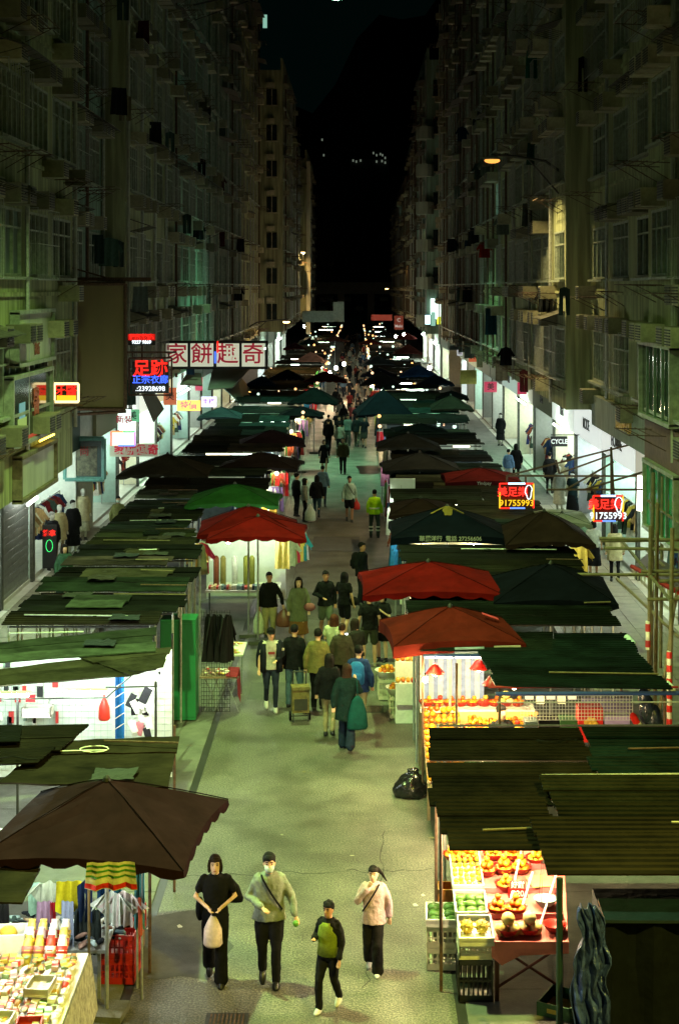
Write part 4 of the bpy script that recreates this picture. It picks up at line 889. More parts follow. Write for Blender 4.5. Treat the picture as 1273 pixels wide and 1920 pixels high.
# ------------------------------------------------ umbrellas
def umbrella(xc, yc, w_, d, zc, za, col, label, rz=0, txt=None, val=.13, cap=None, scal=True, lean=0):
    t = thing('market_umbrella', label, 'umbrella', (xc, yc, 0), rz, 'square market umbrellas over the stalls')
    n = 10; hx, hy = w_/2, d/2; b = MB(); rng = []
    def edge(i):   # perimeter points with a sagging edge between ribs
        s = i/n; k = int(s*4) if i < 4*n else 0
    per = []
    C4 = [(-hx,-hy),(hx,-hy),(hx,hy),(-hx,hy)]; m_ = 6
    for k in range(4):
        a, c = C4[k], C4[(k+1) % 4]
        for i in range(m_):
            u = i/m_; bow = math.sin(math.pi*u); per.append((a[0]+(c[0]-a[0])*u-(0 if k % 2 == 0 else math.copysign(.05*bow, a[0])), a[1]+(c[1]-a[1])*u-(math.copysign(.05*bow, a[1]) if k % 2 == 0 else 0), bow))
    P = len(per); rowsn = 5; vs = []
    for r_ in range(rowsn+1):
        f = r_/rowsn
        for (x, y, bow) in per: vs.append((x*f, y*f, za-(za-zc)*(f**1.12)+(.07*bow*f*f)-.05*bow*math.sin(math.pi*f)+(random.uniform(-.012,.012) if 0 < f < 1 else 0) +lean*x*f))
    fs = [(r_*P+i, r_*P+(i+1) % P, (r_+1)*P+(i+1) % P, (r_+1)*P+i) for r_ in range(rowsn) for i in range(P)]
    b.add(vs, [tuple(reversed(f)) for f in fs]); m = dcloth(*col); can = part('canopy', b, m, t, False)
    mo = can.modifiers.new('thickness', 'SOLIDIFY'); mo.thickness = .006
    vb = MB(); Q = 4*m_*3; pv = []
    for i in range(Q):
        k = i/3; a = per[int(k) % P]; c = per[(int(k)+1) % P]; u = k-int(k)
        x = a[0]+(c[0]-a[0])*u; y = a[1]+(c[1]-a[1])*u; z = zc+.07*(a[2]+(c[2]-a[2])*u)+lean*x
        pv.append((x, y, z)); 
    vv = pv+[(x*1.01, y*1.01, z-val*(.55+.45*abs(math.sin(i*math.pi/3))if scal else 1)) for i, (x, y, z) in enumerate(pv)]
    vb.add(vv, [(i, Q+i, Q+(i+1) % Q, (i+1) % Q) for i in range(Q)]); part('valance', vb, m, t, False)
    b = MB(); b.bar((0,0,.0),(0,0,za+.02),.024,8); part('pole', b, M_steel, t, False)
    b = MB(); b.rings([(0,0,za-.01,.05,.05),(0,0,za+.03,.04,.04),(0,0,za+.06,.015,.015)], 8); part('cap', b, M_dark if not cap else cloth(*cap), t, False)
    r0 = MB(); 
    for x, y in C4: r0.bar((0,0,za-.05),(x*.98,y*.98,zc+.0+lean*x-.02),.009,4)
    part('ribs', r0, M_steel, t, False, kind='stuff')
    for x, y in C4:
        r1 = MB(); r1.tube([(x*f, y*f, za-(za-zc)*(f**1.12)+.008+lean*x*f) for f in (0,.2,.4,.6,.8,1)], .007, 4, False); part('seam', r1, dcloth(*[int(c*.6) for c in col]), t, False)
    b = MB(); b.box((0,0,.04),(.45,.45,.08)); part('base', b, M_conc, t, False)
    if txt: text(txt, val*.85, mat('dim_print', (.35,.35,.30), .6), t, (0,-hy-.045,zc+.0), bold=.01)
    return t
umbrella(-2.96,18.3,2.42,2.4,2.2,2.78,(64,38,46),'huge maroon umbrella with scalloped edge, nearest on the left', R(-7), val=.12)
umbrella(1.42,31.0,2.72,2.5,2.68,3.12,(150,24,22),'bright red umbrella reaching over the crowd, nearest of the right row', R(2), val=.13, lean=.0)
umbrella(3.82,30.6,2.35,2.7,2.62,3.15,(20,24,38),'navy umbrella touching the bright red umbrella', R(-3))
u = umbrella(1.62,27.1,2.25,2.1,2.58,3.02,(140,46,36),'faded orange-red umbrella with printed patches above the fruit baskets', R(6), val=.2, scal=False)
for x, y, c, s in ((.15,-1.04,(150,170,190),(.5,.03,.1)),(.8,-1.04,(190,180,170),(.45,.03,.12)),(.75,.2,(220,70,90),(.3,.14,.01))):
    b = MB(); z = 3.02-.44*max(abs(x)/1.12, abs(y)/1.05)**1.12+.045
    if y < -1: b.box((x,-1.08,2.50),s)
    else: b.box((x,y,z+.01),s,0,0,R(20))
    part('printed_patch', b, paint(*c), u, False)
UL = [ # side label px_left px_right front_y depth colour apex_y
 (385,577,1012,2.2,(150,26,24),968,'front one of the pair of bright red umbrellas on the left row'),
 (366,560,1003,2.3,(128,22,22),949,'rear one of the pair of bright red umbrellas on the left row'),
 (348,527,949,2.4,(60,120,60),907,'green umbrella behind the red pair on the left row'),
 (222,398,894,2.6,(66,62,52),851,'long dark olive umbrella reaching to the left pavement'),
 (410,566,880,2.4,(54,46,46),848,'dull brown umbrella beside the long olive one'),
 (445,572,835,2.3,(70,52,62),806,'dusky maroon umbrella past the dull brown one on the left'),
 (370,456,785,2.3,(78,98,104),763,'small blue-grey umbrella at the left pavement side'),
 (520,608,782,2.4,(16,20,24),762,'black umbrella jutting to the lane past the dusky maroon one'),
 (540,636,757,2.6,(24,34,34),726,'black umbrella with teal seams on the left row'),
 (458,521,725,2.4,(30,60,92),705,'blue umbrella at the far left pavement'),
 (503,572,711,2.4,(16,22,26),693,'black umbrella next to the far blue one'),
 (568,652,716,2.6,(90,34,26),697,'rust-red umbrella above the far lane'),
 (552,612,679,2.8,(190,150,140),660,'pale pink umbrella far up the left row'),
 (560,600,646,2.6,(40,60,60),634,'tiny grey-green umbrella far up the left row'),
 (605,650,640,2.6,(70,40,40),629,'tiny maroon umbrella far up near the crowd'),
 (530,575,655,2.6,(80,30,34),643,'small wine-red umbrella far up the left row'),
 (727,955,1010,2.6,(20,28,44),950,'navy umbrella with white lettering along its valance'),
 (728,852,968,2.4,(58,40,38),934,'brown umbrella tucked behind the lettered navy one'),
 (940,1112,1022,2.6,(60,42,40),958,'brown umbrella right of the lettered navy one'),
 (1010,1108,985,2.4,(200,205,200),962,'off-white umbrella behind the brown one at the right pavement'),
 (830,978,906,2.4,(120,36,38),877,'maroon umbrella with white lettering behind the lit foot sign'),
 (712,864,884,2.4,(52,56,60),848,'dark grey umbrella past the maroon lettered one'),
 (703,828,842,2.3,(60,64,64),812,'mid grey umbrella lying low on the right row'),
 (735,838,812,2.4,(20,24,24),794,'flat black umbrella past the mid grey one'),
 (664,773,779,3.0,(18,28,38),729,'large dark navy umbrella at the lane, middle of the right row'),
 (805,888,769,2.6,(56,56,46),741,'olive umbrella at the right pavement in the middle distance'),
 (815,880,748,2.4,(18,20,20),733,'black umbrella behind the olive one at the right pavement'),
 (676,752,722,2.8,(64,64,62),697,'grey umbrella beside the far crowd on the right row'),
 (748,822,706,2.8,(50,90,150),684,'clear blue umbrella far up the right row'),
 (782,852,722,2.5,(26,48,66),703,'deep blue umbrella right of the clear blue one'),
 (676,746,705,2.6,(20,34,56),690,'navy umbrella behind the grey one by the crowd'),
 (678,740,684,2.8,(50,66,76),667,'slate umbrella far up by the crowd'),
 (738,792,663,2.8,(130,70,64),645,'salmon umbrella far up the right row'),
 (738,782,636,2.8,(90,30,28),622,'dark red umbrella beneath the far warm lights'),
 (672,715,645,2.6,(110,36,34),636,'tiny red umbrella far up the right row'),
 (700,740,630,2.6,(26,36,40),620,'tiny black umbrella far up the right row'),
]
for px0, px1, fy, d, col, ay, lab in UL:
    zc = 2.68; a = G(px0, fy, zc); c = G(px1, fy, zc); Yc = a.y+d/2
    w_ = c.x-a.x; za = HC-(ay-VY)*Yc/F; xc = (a.x+c.x)/2*(Yc/a.y)**.5
    tx = '華麗洋行  電話 27256606' if fy == 1010 else ('Yindpay' if fy == 906 else None)
    uu = umbrella(xc, Yc, w_*.98, d, zc, za, col, lab, R(random.uniform(-4,4)) if not tx else 0, tx, val=.12 if tx is None else .16, scal=tx is None)
    if fy == 1010:
        b = MB(); b.rings([(0,0,za-.16,.42,.36),(0,0,za-.05,.2,.18),(0,0,za+.02,.04,.04)], 8); part('top_patch', b, cloth(110,90,40), uu, False)

# clutter lying on the nearer roofs (fixed to their stalls)
random.seed(17)
for key, st in S.items():
    bb = [c for c in st.children if c.name.startswith('roof_panel')]
    if not bb: continue
    for q in range(3 if key[0] == 'L' else 2):
        pn = random.choice(bb); vs = pn.data.vertices; L0 = st.location
        xs = [v.co.x for v in vs]; ys = [v.co.y for v in vs]; zt_ = max(v.co.z for v in vs)+L0.z+.012
        xa, xb = min(xs)+L0.x, max(xs)+L0.x; ya, yb = min(ys)+L0.y, max(ys)+L0.y; x = random.uniform(xa+.3, xb-.5); y = random.uniform(ya+.1, yb-.05)
        b = MB()
        if q == 0: L_ = random.uniform(.9,2.2); L_ = min(L_, xb-x); b.bar((x,y,zt_+.015),(x+L_,y+random.uniform(-.12,.12),zt_+.015),.014); part('loose_pole', b, random.choice([M_rust, M_bamboo, M_steel]), st)
        elif q == 1:
            b.tube([(x+i*.11, y+.07*math.sin(i*1.3+x), zt_+.008) for i in range(9) if x+i*.11 < xb], .008, 5, False); part('cable', b, M_black, st)
        else:
            n = 7; vv = [(x+i*.09+random.uniform(-.02,.02), y-.25+j*.08+random.uniform(-.02,.02), zt_+.01+random.uniform(0,.035)) for j in range(n) for i in range(n)]
            b.add(vv, [(j*n+i, j*n+i+1, (j+1)*n+i+1, (j+1)*n+i) for j in range(n-1) for i in range(n-1)]); part('plastic_scrap', b, random.choice([mat('scrap_grey', (.014,.017,.016), .8), mat('scrap_blue', (.006,.012,.022), .8), mat('scrap_brown', (.014,.010,.007), .8)]), st)
# ------------------------------------------------ goods and fittings
random.seed(55)
def lathe(rr, n=12):
    b = MB(); b.rings([(0,0,z,r,r) for z, r in rr], n, False); return b
def crate_mesh(w_, d, h, m, slots=True, nm='plastic_crate'):
    b = MB(); e = .018
    b.box((0,0,.012),(w_,d,.02))
    for sy in (-1,1): b.box((0,sy*(d/2-e/2),h-.03),(w_,e,.06)); b.box((0,sy*(d/2-e/2),.05),(w_,e,.06))
    for sx in (-1,1): b.box((sx*(w_/2-e/2),0,h-.03),(e,d,.06)); b.box((sx*(w_/2-e/2),0,.05),(e,d,.06))
    if slots:
        n = max(3, int(w_/.06))
        for i in range(n+1):
            for sy in (-1,1): b.box((-w_/2+.01+i*(w_-.02)/n, sy*(d/2-e/2), h/2),(.018,e*.7,h-.1))
        for i in range(7):
            for sx in (-1,1): b.box((sx*(w_/2-e/2), -d/2+.02+i*(d-.04)/6, h/2),(e*.7,.018,h-.1))
        for sy in (-1,1): b.box((0,sy*(d/2-e/2),h*.5),(w_,e*.6,.02))
    else:
        for sy in (-1,1): b.box((0,sy*(d/2-e/2),h/2),(w_,e*.9,h-.02))
        for sx in (-1,1): b.box((sx*(w_/2-e/2),0,h/2),(e*.9,d,h-.02))
    return b.mesh(nm, m)
PW = plastic(205,200,170); PRD = plastic(170,34,26); PGR = paint(40,84,40); PWH = plastic(228,226,216); PCARD = paint(190,120,50)
def put(nm, me, loc, label, cat, rz=0, group=None, rot=None, s=1): return inst(nm, me, loc, rz, s, label, cat, group, rot)
C1 = crate_mesh(.40,.52,.27,PW)
for z, l in ((.012,'bottom white slatted crate of the stack with mangoes by the lane'),(.285,'upper white slatted crate of the stack with mangoes by the lane')): put('plastic_crate', C1, (1.08,19.72,z), l, 'crate', R(-2), 'crates at the near fruit stall')
put('fruit_tray', crate_mesh(.44,.56,.10,PWH,False,'fruit_tray'), (1.09,19.72,.56), 'shallow white tray of green mangoes on top of the slatted crates', 'tray', R(-2))
mg = MB(); mg.ball((0,0,0),.062,10,7,(1.35,.85,.8)); MG = mg.mesh('mango', plastic(70,104,40), smooth=True)
for i in range(5):
    for j in range(2): put('mango', MG, (.98+j*.2, 19.52+i*.105, .63+.02*(i%2)), 'green mango in the white tray at the lane corner', 'fruit', random.uniform(-.4,.4), 'green mangoes in the white corner tray')
put('cardboard_box', crate_mesh(.34,.3,.24,PCARD,False,'cardboard_box'), (1.22,20.35,.5), 'small orange cardboard box behind the mango tray', 'box')
put('plastic_crate', crate_mesh(.42,.5,.5,plastic(24,24,26),True), (1.42,18.85,.012), 'black crate under the front fruit tray', 'crate', 0, 'crates at the near fruit stall')
put('plastic_crate', crate_mesh(.40,.5,.20,PW,True), (1.42,18.85,.52), 'pale crate between the black crate and the front fruit tray', 'crate', 0, 'crates at the near fruit stall')
def zt(Y): return .80+.17*(Y-18.6)
def TP(px, py): Y = F*(HC-.80+.17*18.6)/((py-VY)+F*.17); return Vector(((px-VX)*Y/F, Y, zt(Y)))
t = thing('fruit_table', 'sloping pink-lined fruit table of the nearest right stall on trestle legs', 'table', (2.05,19.6,0))
M_pink = mat('pink_paper', rgb(214,120,110), .6, var=.1)
b = MB(); b.slab([(1.62,18.5,zt(18.5)-.01),(2.52,18.5,zt(18.5)-.01),(2.75,20.7,zt(20.7)-.01),(1.2,20.7,zt(20.7)-.01)], .04); part('table_top', b, M_pink, t)
for y in (18.98, 19.55, 20.1):
    b = MB(); b.box((2.05,y,zt(y)+.03),(.95,.03,.06)); part('rail', b, plastic(200,110,110), t)
for x in (1.68, 2.45):
    for y in (18.65, 20.4): b = MB(); b.box((x,y,.39),(.05,.05,.76)); part('leg', b, mat('red_brown_paint',(.10,.03,.02),.7), t)
for a, c in (((1.68,18.68,.15),(2.45,18.68,.65)),((1.68,18.7,.65),(2.45,18.7,.15))): b = MB(); b.bar(a, c, .018); part('brace', b, MATS['red_brown_paint'], t)
b = MB(); b.slab([(1.6,18.44,.80),(2.52,18.44,.80),(2.52,18.47,.66),(1.95,18.47,.64),(1.72,18.47,.52),(1.6,18.47,.62)], .01); b.box((2.06,18.46,.735),(.92,.012,.13)); part('table_skirt', b, M_pink, t)
for nm, x, y, w_, d, h, lab in (('A',1.40,20.0,.40,.92,.12,'long white tray of yellow limes at the back of the left column'),('B',1.40,19.22,.40,.5,.11,'white tray of green mangoes in the middle of the left column'),('C',1.42,18.68,.42,.5,.11,'white tray with two spiky fruits at the front of the left column')):
    put('fruit_tray', crate_mesh(w_,d,h,PWH,False,'fruit_tray'), (x,y,zt(y)-.02), lab, 'tray', 0, 'white fruit trays on the near stall', rot=(R(9.6),0,0))
def ball_mesh(r, col, nm='orange'):
    b = MB(); b.ball((0,0,0), r, 10, 6, (1,1,.93)); return b.mesh(nm, plastic(*col), smooth=True)
OR = [ball_mesh(.043,(236,140,30)), ball_mesh(.043,(230,150,30)), ball_mesh(.04,(214,96,16))]
YL = [ball_mesh(.034,(220,180,40),'lime'), ball_mesh(.034,(200,190,60),'lime'), ball_mesh(.034,(226,150,30),'lime')]
RP = [ball_mesh(.05,(180,50,36),'apple'), ball_mesh(.05,(206,150,60),'apple')]
ML = [ball_mesh(.085,(214,196,110),'melon'), ball_mesh(.085,(230,214,150),'melon')]
for i in range(8):
    for j in range(5): 
        y = 19.6+i*.115; put('lime', random.choice(YL), (1.25+j*.075+random.uniform(-.01,.01), y, zt(y)+.06+random.uniform(0,.03)), 'yellow lime in the long white tray at the back', 'fruit', 0, 'yellow limes in the long white tray')
for i in range(9):
    y = 19.05+.13*(i//3); put('mango', MG, (1.28+.12*(i%3), y, zt(y)+.06), 'green mango in the middle tray of the left column', 'fruit', random.uniform(0,3), 'green mangoes in the middle tray')
for i, (x, c) in enumerate(((1.32,(210,170,60)),(1.50,(190,160,70)))):
    b = MB(); b.ball((0,0,0),.08,12,8); 
    for q in range(30):
        a = q*2.4; zz = 1-2*(q+.5)/30; r_ = math.sqrt(1-zz*zz); v = Vector((r_*math.cos(a),r_*math.sin(a),zz)); b.bar(v*.07, v*.105, .012, 4, .003)
    put('spiky_fruit', b.mesh('spiky_fruit', paint(*c)), (x,18.66,zt(18.66)+.09), ('golden spiky fruit, left one in the front tray','brown spiky fruit, right one in the front tray')[i], 'fruit')
BW = lathe([(0,.07),(.0,.08),(.035,.115),(.085,.145),(.09,.15),(.085,.138),(.04,.10),(.01,.07),(.01,.0)], 16).mesh('bowl', PRD, smooth=True)
BW2 = lathe([(0,.07),(.0,.08),(.035,.115),(.085,.145),(.09,.15),(.085,.138),(.04,.10),(.01,.07),(.01,.0)], 16).mesh('bowl', plastic(150,190,190), smooth=True)
def bowl(p, k, n, lab, m=None, s=1):
    put('bowl', m or BW, p, lab+' bowl', 'bowl', 0, 'bowls of fruit', s=s)
    set_ = {'o': OR, 'a': RP, 'm': ML, 'y': YL}[k]; nm = {'o':'orange','a':'apple','m':'melon','y':'lime'}[k]
    r = {'o':.05,'a':.056,'m':.09,'y':.04}[k]; q = 0
    lay = [(0,7,.085),(1,4,.05),(2,1,0)] if k != 'm' else [(0,2,.075),(1,1,0)]
    for lv, c, rad in lay:
        for i in range(c):
            if q >= n: return
            a = 2*math.pi*i/c+lv*.5; put(nm, random.choice(set_), (p[0]+rad*s*math.cos(a), p[1]+rad*s*math.sin(a), p[2]+.06+lv*r*1.45), f'{nm} heaped in the {lab} bowl', 'fruit', 0, f'{nm} heap in the {lab} bowl', s=s); q += 1
for px, py, k, lab in ((952,1752,'m','red front row left'),(992,1750,'m','red front row middle'),(933,1712,'o','red left inner row'),(966,1712,'o','red inner row by the price card'),(948,1668,'y','red bowl row third from the front'),
    (912,1640,'o','red back left'),(944,1636,'o','red back centre'),(975,1636,'o','red back right'),(960,1610,'o','red rearmost middle'),(925,1610,'y','red rearmost left'),(850,1612,'o','red far corner left'),(878,1612,'o','red far corner right'),(1005,1618,'y','red rearmost right')):
    bowl(TP(px,py)+Vector((0,0,.0)), k, 12, lab)
bowl(TP(1040,1745), 'a', 1, 'nearly empty red'); 
put('bowl', BW2, TP(1022,1700)+Vector((0,0,.02)), 'empty pale scale pan hung on wires over the fruit table', 'scale pan')
b = MB(); p = TP(1022,1700)
for a in (0,2.1,4.2): b.bar(p+Vector((.13*math.cos(a),.13*math.sin(a),.1)), p+Vector((0,0,1.15)), .004, 4)
solo('scale_wires', b, M_dark, 'thin wires carrying the pale scale pan', 'wires')
t = thing('price_card', 'dark red price cards standing among the bowls', 'price card', TP(970,1680)); 
b = MB(); b.box((0,0,.14),(.20,.01,.11)); part('card', b, mat('brown_card',(.12,.05,.03),.6), t, False); b = MB(); b.box((0,-.02,.04),(.24,.01,.12)); part('card', b, plastic(190,20,20), t, False); text('$20', .10, PWH, t, (0,-.03,.04)); text('好甜', .085, PWH, t, (0,-.01,.14))
for p0, p1, l in (((955,1700),(978,1620),'left'),((975,1715),(998,1668),'middle'),((1008,1752),(1046,1660),'right')):
    a = TP(*p0)+Vector((0,0,.03)); c = TP(*p1)+Vector((0,0,.22)); b = MB(); b.bar(a, c, .014); solo('bag_roll', b, PWH, f'white rolled price stick leaning on the fruit, {l} one', 'stick', 'white sticks on the fruit table')
put('paper_sheet', MB().box((0,0,0),(.26,.36,.01)).mesh('paper_sheet', paint(190,170,110)), TP(1010,1660)+Vector((0,0,.05)), 'beige paper sheet at the back right of the fruit table', 'paper', .2)
t = thing('produce_box', 'green printed produce box lying open on the ground at the right', 'box', (2.42,18.4,.012), R(-28)); kid('tray', crate_mesh(.42,.52,.16,PGR,False,'tray'), t)
b = MB(); b.box((0,-.262,.08),(.16,.004,.05)); part('label', b, paint(190,170,50), t, False); b = MB(); b.box((0,0,.03),(.36,.44,.012)); part('liner', b, paint(200,180,80), t, False)
for x, y, z, l in ((1.35,18.95,2.02,'left'),(1.95,18.95,2.04,'middle'),(1.7,20.1,1.95,'back'),(2.3,19.0,1.92,'right')): bulb((x,y,z), f'blazing warm bulb under the nearest right roof, {l} one', emi('bulb_fruit',(1,.78,.40),2300), grp='bulbs of the near fruit stall')
# dark tarped stall
t = thing('tarped_stand', 'black tarp covered stand at the right bottom edge', 'covered stand', (3.3,15.9,0))
b = MB(); x0, x1, y0, y1 = 2.56, 4.6, 15.3, 17.0; 
for j in range(9):
    for i in range(12):
        pass
n, m_ = 24, 10; vs = []
for j in range(m_+1):
    for i in range(n+1):
        u = i/n; v = j/m_; vs.append((x0+(x1-x0)*u, y1-.9-.05*math.sin(u*26+v)-.02*math.sin(v*7+u*5), .02+v*2.0-.03*math.sin(u*9)*v))
b.add(vs, [(j*(n+1)+i, j*(n+1)+i+1, (j+1)*(n+1)+i+1, (j+1)*(n+1)+i) for j in range(m_) for i in range(n)]); b.box(((x0+x1)/2,y1-.4,1.0),(x1-x0-.05,.9,1.96)); part('tarp', b, mat('black_tarp',(.002,.003,.005),.8,var=.5,scale=4,bump=.5,bscale=9,spec=.12), t)
b = MB(); b.slab([(x0,y1-1.0,2.06),(x1,y1-1.0,2.05),(x1,y1-.5,2.07),(x0,y1-.5,2.09)], .03); part('top_sheet', b, mat('teal_tarp',(.003,.010,.020),.4,var=.4,scale=5,bump=.5,bscale=9), t)
b = MB(); n, m_ = 22, 34; vs = []
for j in range(m_+1):
    v = j/m_; cx = 2.36+.05*math.sin(v*5)+.03*math.sin(v*13); hw = .10+.09*math.sin(math.pi*min(1, v*1.15))+.02*math.sin(v*31)
    for i in range(n+1):
        u = i/n-.5; vs.append((cx+2*u*hw+.012*math.sin(v*40+u*9), 15.9+.05*math.sin(u*17+v*6)+.03*math.sin(u*33-v*19)+random.uniform(-.015,.015), 2.25-2.2*v+.02*math.sin(u*12)))
b.add(vs, [(j*(n+1)+i, j*(n+1)+i+1, (j+1)*(n+1)+i+1, (j+1)*(n+1)+i) for j in range(m_) for i in range(n)])
o = solo('plastic_sheet', b, mat('blue_film',(.03,.05,.22),.3,var=.8,scale=7,bump=.8,bscale=22), 'crumpled blue plastic sheet hanging down by the green post at the right bottom', 'plastic sheet'); mo = o.modifiers.new('thickness','SOLIDIFY'); mo.thickness = .01
b = MB(); b.bar((2.12,16.25,.01),(2.12,16.25,2.4),.035,8); solo('green_post', b, paint(12,40,28), 'green painted post beside the crumpled blue sheet', 'post')
# trash bag, gap goods
b = MB(); b.rings([(0,0,0,.26,.22),(0,0,.06,.31,.26),(.02,0,.2,.28,.25),(.04,0,.32,.18,.17),(.06,0,.40,.06,.06),(.05,0,.47,.10,.09)], 18)
o = inst('rubbish_bag', b.mesh('rubbish_bag', mat('bin_liner',(.008,.008,.009),.22,var=.3,bump=1,bscale=10), smooth=True), (.88,26.2,0), 0, label='black rubbish bag slumped against the right stalls', cat='rubbish bag')
mo = o.modifiers.new('sub','SUBSURF'); mo.levels = mo.render_levels = 2; md = o.modifiers.new('d','DISPLACE'); md.texture = bpy.data.textures.new('bag_folds','CLOUDS'); md.texture.noise_scale = .12; md.strength = .10
put('foam_board', MB().box((0,0,0),(.55,.4,.03)).mesh('foam_board', PWH), (1.65,22.55,1.95), 'white foam lid lying on top between the low ribbed roofs', 'board', 0, rot=(R(20),0,0))
put('white_box', MB().box((0,0,0),(.3,.3,.12)).mesh('white_box', PWH), (2.1,22.6,1.93), 'small white box beside the foam lid between the low roofs', 'box')
tube_light((1.3,22.75,2.0),(2.3,22.75,2.0), 'warm tube glowing in the slot between the low ribbed roofs', emi('tube_orange_dim',(1,.45,.12),2.5), r=.015)
# ---- second fruit stall
def Q(px, py, z): return G(px, py, z)
t = thing('fruit_shelf', 'stepped fruit shelf of the striped right stall', 'shelf', (1.7,26.6,0))
b = MB(); b.slab([(1.12,24.6,.62),(1.78,24.6,.62),(1.78,27.2,1.15),(1.12,27.2,1.15)], .04); part('slope_shelf', b, M_wood, t)
b = MB(); b.box((2.1,27.3,1.2),(2.0,.5,.05)); part('back_shelf', b, PWH, t); b = MB(); b.box((2.45,26.7,.95),(1.4,.5,.05)); part('middle_shelf', b, PWH, t); b = MB(); b.box((2.45,27.04,1.08),(1.4,.02,.22)); part('shelf_front', b, plastic(230,190,120), t)
b = MB(); b.box((2.1,27.6,.6),(2.0,.06,1.2)); part('back_board', b, M_wood, t)
for x in (1.15,1.75,3.0):
    b = MB(); b.box((x,25,.3),(.05,.05,.6)); part('leg', b, M_wood, t)
t = thing('back_cloth', 'blue and white striped cloth hung behind the second right fruit stall', 'cloth', (1.65,27.75,1.1))
for i in range(14):
    b = MB(); x = 1.12+i*.082; b.slab([(x,27.75+.012*math.sin(i*2),2.12),(x+.081,27.75+.012*math.sin(i*2+2),2.12),(x+.081,27.77,1.12),(x,27.77,1.12)], .004); part('stripe', b, cloth(*((128,146,196) if i % 2 else (206,206,204))), t)
OB = [(0,0)]
for i in range(12):
    for j in range(6):
        y = 24.8+i*.205; z = .66+.205*(y-24.6); k = OR if random.random() < .8 else YL
        put('orange', random.choice(k), (1.18+j*.105+random.uniform(-.015,.015), y, z+.04+random.uniform(0,.05)), 'orange on the long sloping heap of the striped stall', 'fruit', 0, 'oranges heaped on the sloping shelf', s=1.35)
for i in range(9):
    bowl((1.22+i*.2, 27.3, 1.23), 'oaoooaomo'[i], 8, f'back shelf red, {ORD[i]} from the lane,', s=.95)
for i in range(7):
    bowl((1.95+i*.19, 26.62, .98), 'ooyoaoo'[i], 8, f'middle shelf red, {ORD[i]} from the lane,', s=.95)
put('produce_crate', crate_mesh(.6,.8,.2,PGR,True), (2.02,25.0,.62), 'green crate of watermelons in the striped stall', 'crate')
WM = MB(); WM.ball((0,0,0),.11,12,8,(1.25,1,.95)); wm = WM.mesh('watermelon', mat('melon_rind',(.03,.10,.03),.35,var=.7,scale=14), smooth=True)
for i in range(10): put('watermelon', wm, (1.82+.2*(i%3)+.05*(i//3%2), 24.75+.17*(i//3), .80+.02*(i%2)), 'green watermelon in the green crate', 'fruit', random.uniform(-.3,.3), 'watermelons in the green crate')
b = MB(); b.box((2.02,25,.3),(.6,.7,.6)); solo('crate_base', b, M_wood, 'wooden base under the crate of watermelons', 'box')
put('cardboard_box', crate_mesh(.45,.4,.28,mat('brown_red_box',(.22,.07,.04),.6),False), (2.55,25.3,.75), 'red-brown open box next to the watermelons', 'box')
b = MB(); b.box((2.55,25.3,.37),(.45,.4,.74)); solo('crate_base', b, M_wood, 'wooden base under the red-brown box', 'box')
SHD = lathe([(.14,.03),(.13,.05),(.0,.16),(-.01,.16),(.11,.045)], 14).mesh('lamp_shade', plastic(170,20,16), smooth=True)
for i, (x, y, z) in enumerate(((2.05,26.2,2.16),(2.2,25.3,2.12),(2.55,25.2,2.12),(1.3,25.9,2.16))):
    t = thing('hanging_lamp', f'red shaded lamp hung over the striped fruit stall, {ORD[i]} one', 'lamp', (x,y,z), 0, 'red shaded lamps of the striped fruit stall')
    kid('lamp_shade', SHD, t); b = MB(); b.ball((0,0,-.015),.045,8,6); part('glass', b, emi('bulb_fruit2',(1,.77,.34),1700), t, False); b = MB(); b.bar((0,0,.14),(0,0,.3),.006,4); part('cord', b, M_black, t, False)
tube_light((1.15,26.15,2.36),(1.6,26.15,2.36), 'first warm tube above the striped cloth', emi('tube_stripe',(1,.86,.6),16)); tube_light((1.65,26.15,2.36),(2.1,26.15,2.36), 'second warm tube above the striped cloth', emi('tube_stripe',(1,.86,.6),16))

for i, (px, py, w_) in enumerate(((727,1308,.55),(748,1342,.55),(770,1320,.4))):
    p = G(px, py); put('plastic_crate', crate_mesh(.42,.46,.42,PW), (p.x,p.y,.01), f'pale slatted crate under the lane-side fruit basket, {ORD[i]} from the left', 'crate', .05, 'crates at the striped stall')
    b = lathe([(0,.16),(.02,.2),(.15,.27),(.16,.28),(.145,.26),(.03,.19),(.02,0)], 14); put('fruit_basket', b.mesh('fruit_basket', PWH, smooth=True), (p.x,p.y,.43), f'white basket heaped with citrus beside the lane, {ORD[i]} from the left', 'basket', 0, 'white baskets beside the lane')
    for q in range(20):
        a = q*2.4; r_ = .2*math.sqrt((q % 13)/13); put('citrus_fruit', random.choice(OR if i != 2 else YL), (p.x+r_*math.cos(a), p.y+r_*math.sin(a), .57+.055*(q//13)+.03*(1-r_*4)), f'citrus fruit in the white lane-side basket, {ORD[i]} basket from the left', 'fruit', 0, f'fruit in the {ORD[i]} white lane-side basket')  # oranges and limes, the same meshes as in the bowls
t = thing('display_stand', 'white stepped stand of apples glowing beside the orange-red umbrella', 'display stand', (1.0,31.0,0))
for k, (y, z) in enumerate(((30.6,.8),(30.9,1.15),(31.2,1.5))): b = MB(); b.box((1.0,y,z-.2),(.5,.3,.42)); part('step', b, PWH, t)
b = MB(); b.box((1.0,31,.3),(.5,.9,.6)); part('plinth', b, PWH, t)
for k, (y, z) in enumerate(((30.6,.8),(30.9,1.15),(31.2,1.5))):
    for i in range(5):
        for j in range(2): put('apple', random.choice(RP+OR), (.8+i*.1, y-.06+j*.1, z+.05), 'apple or orange on the white stepped stand', 'fruit', 0, 'fruit on the white stepped stand')
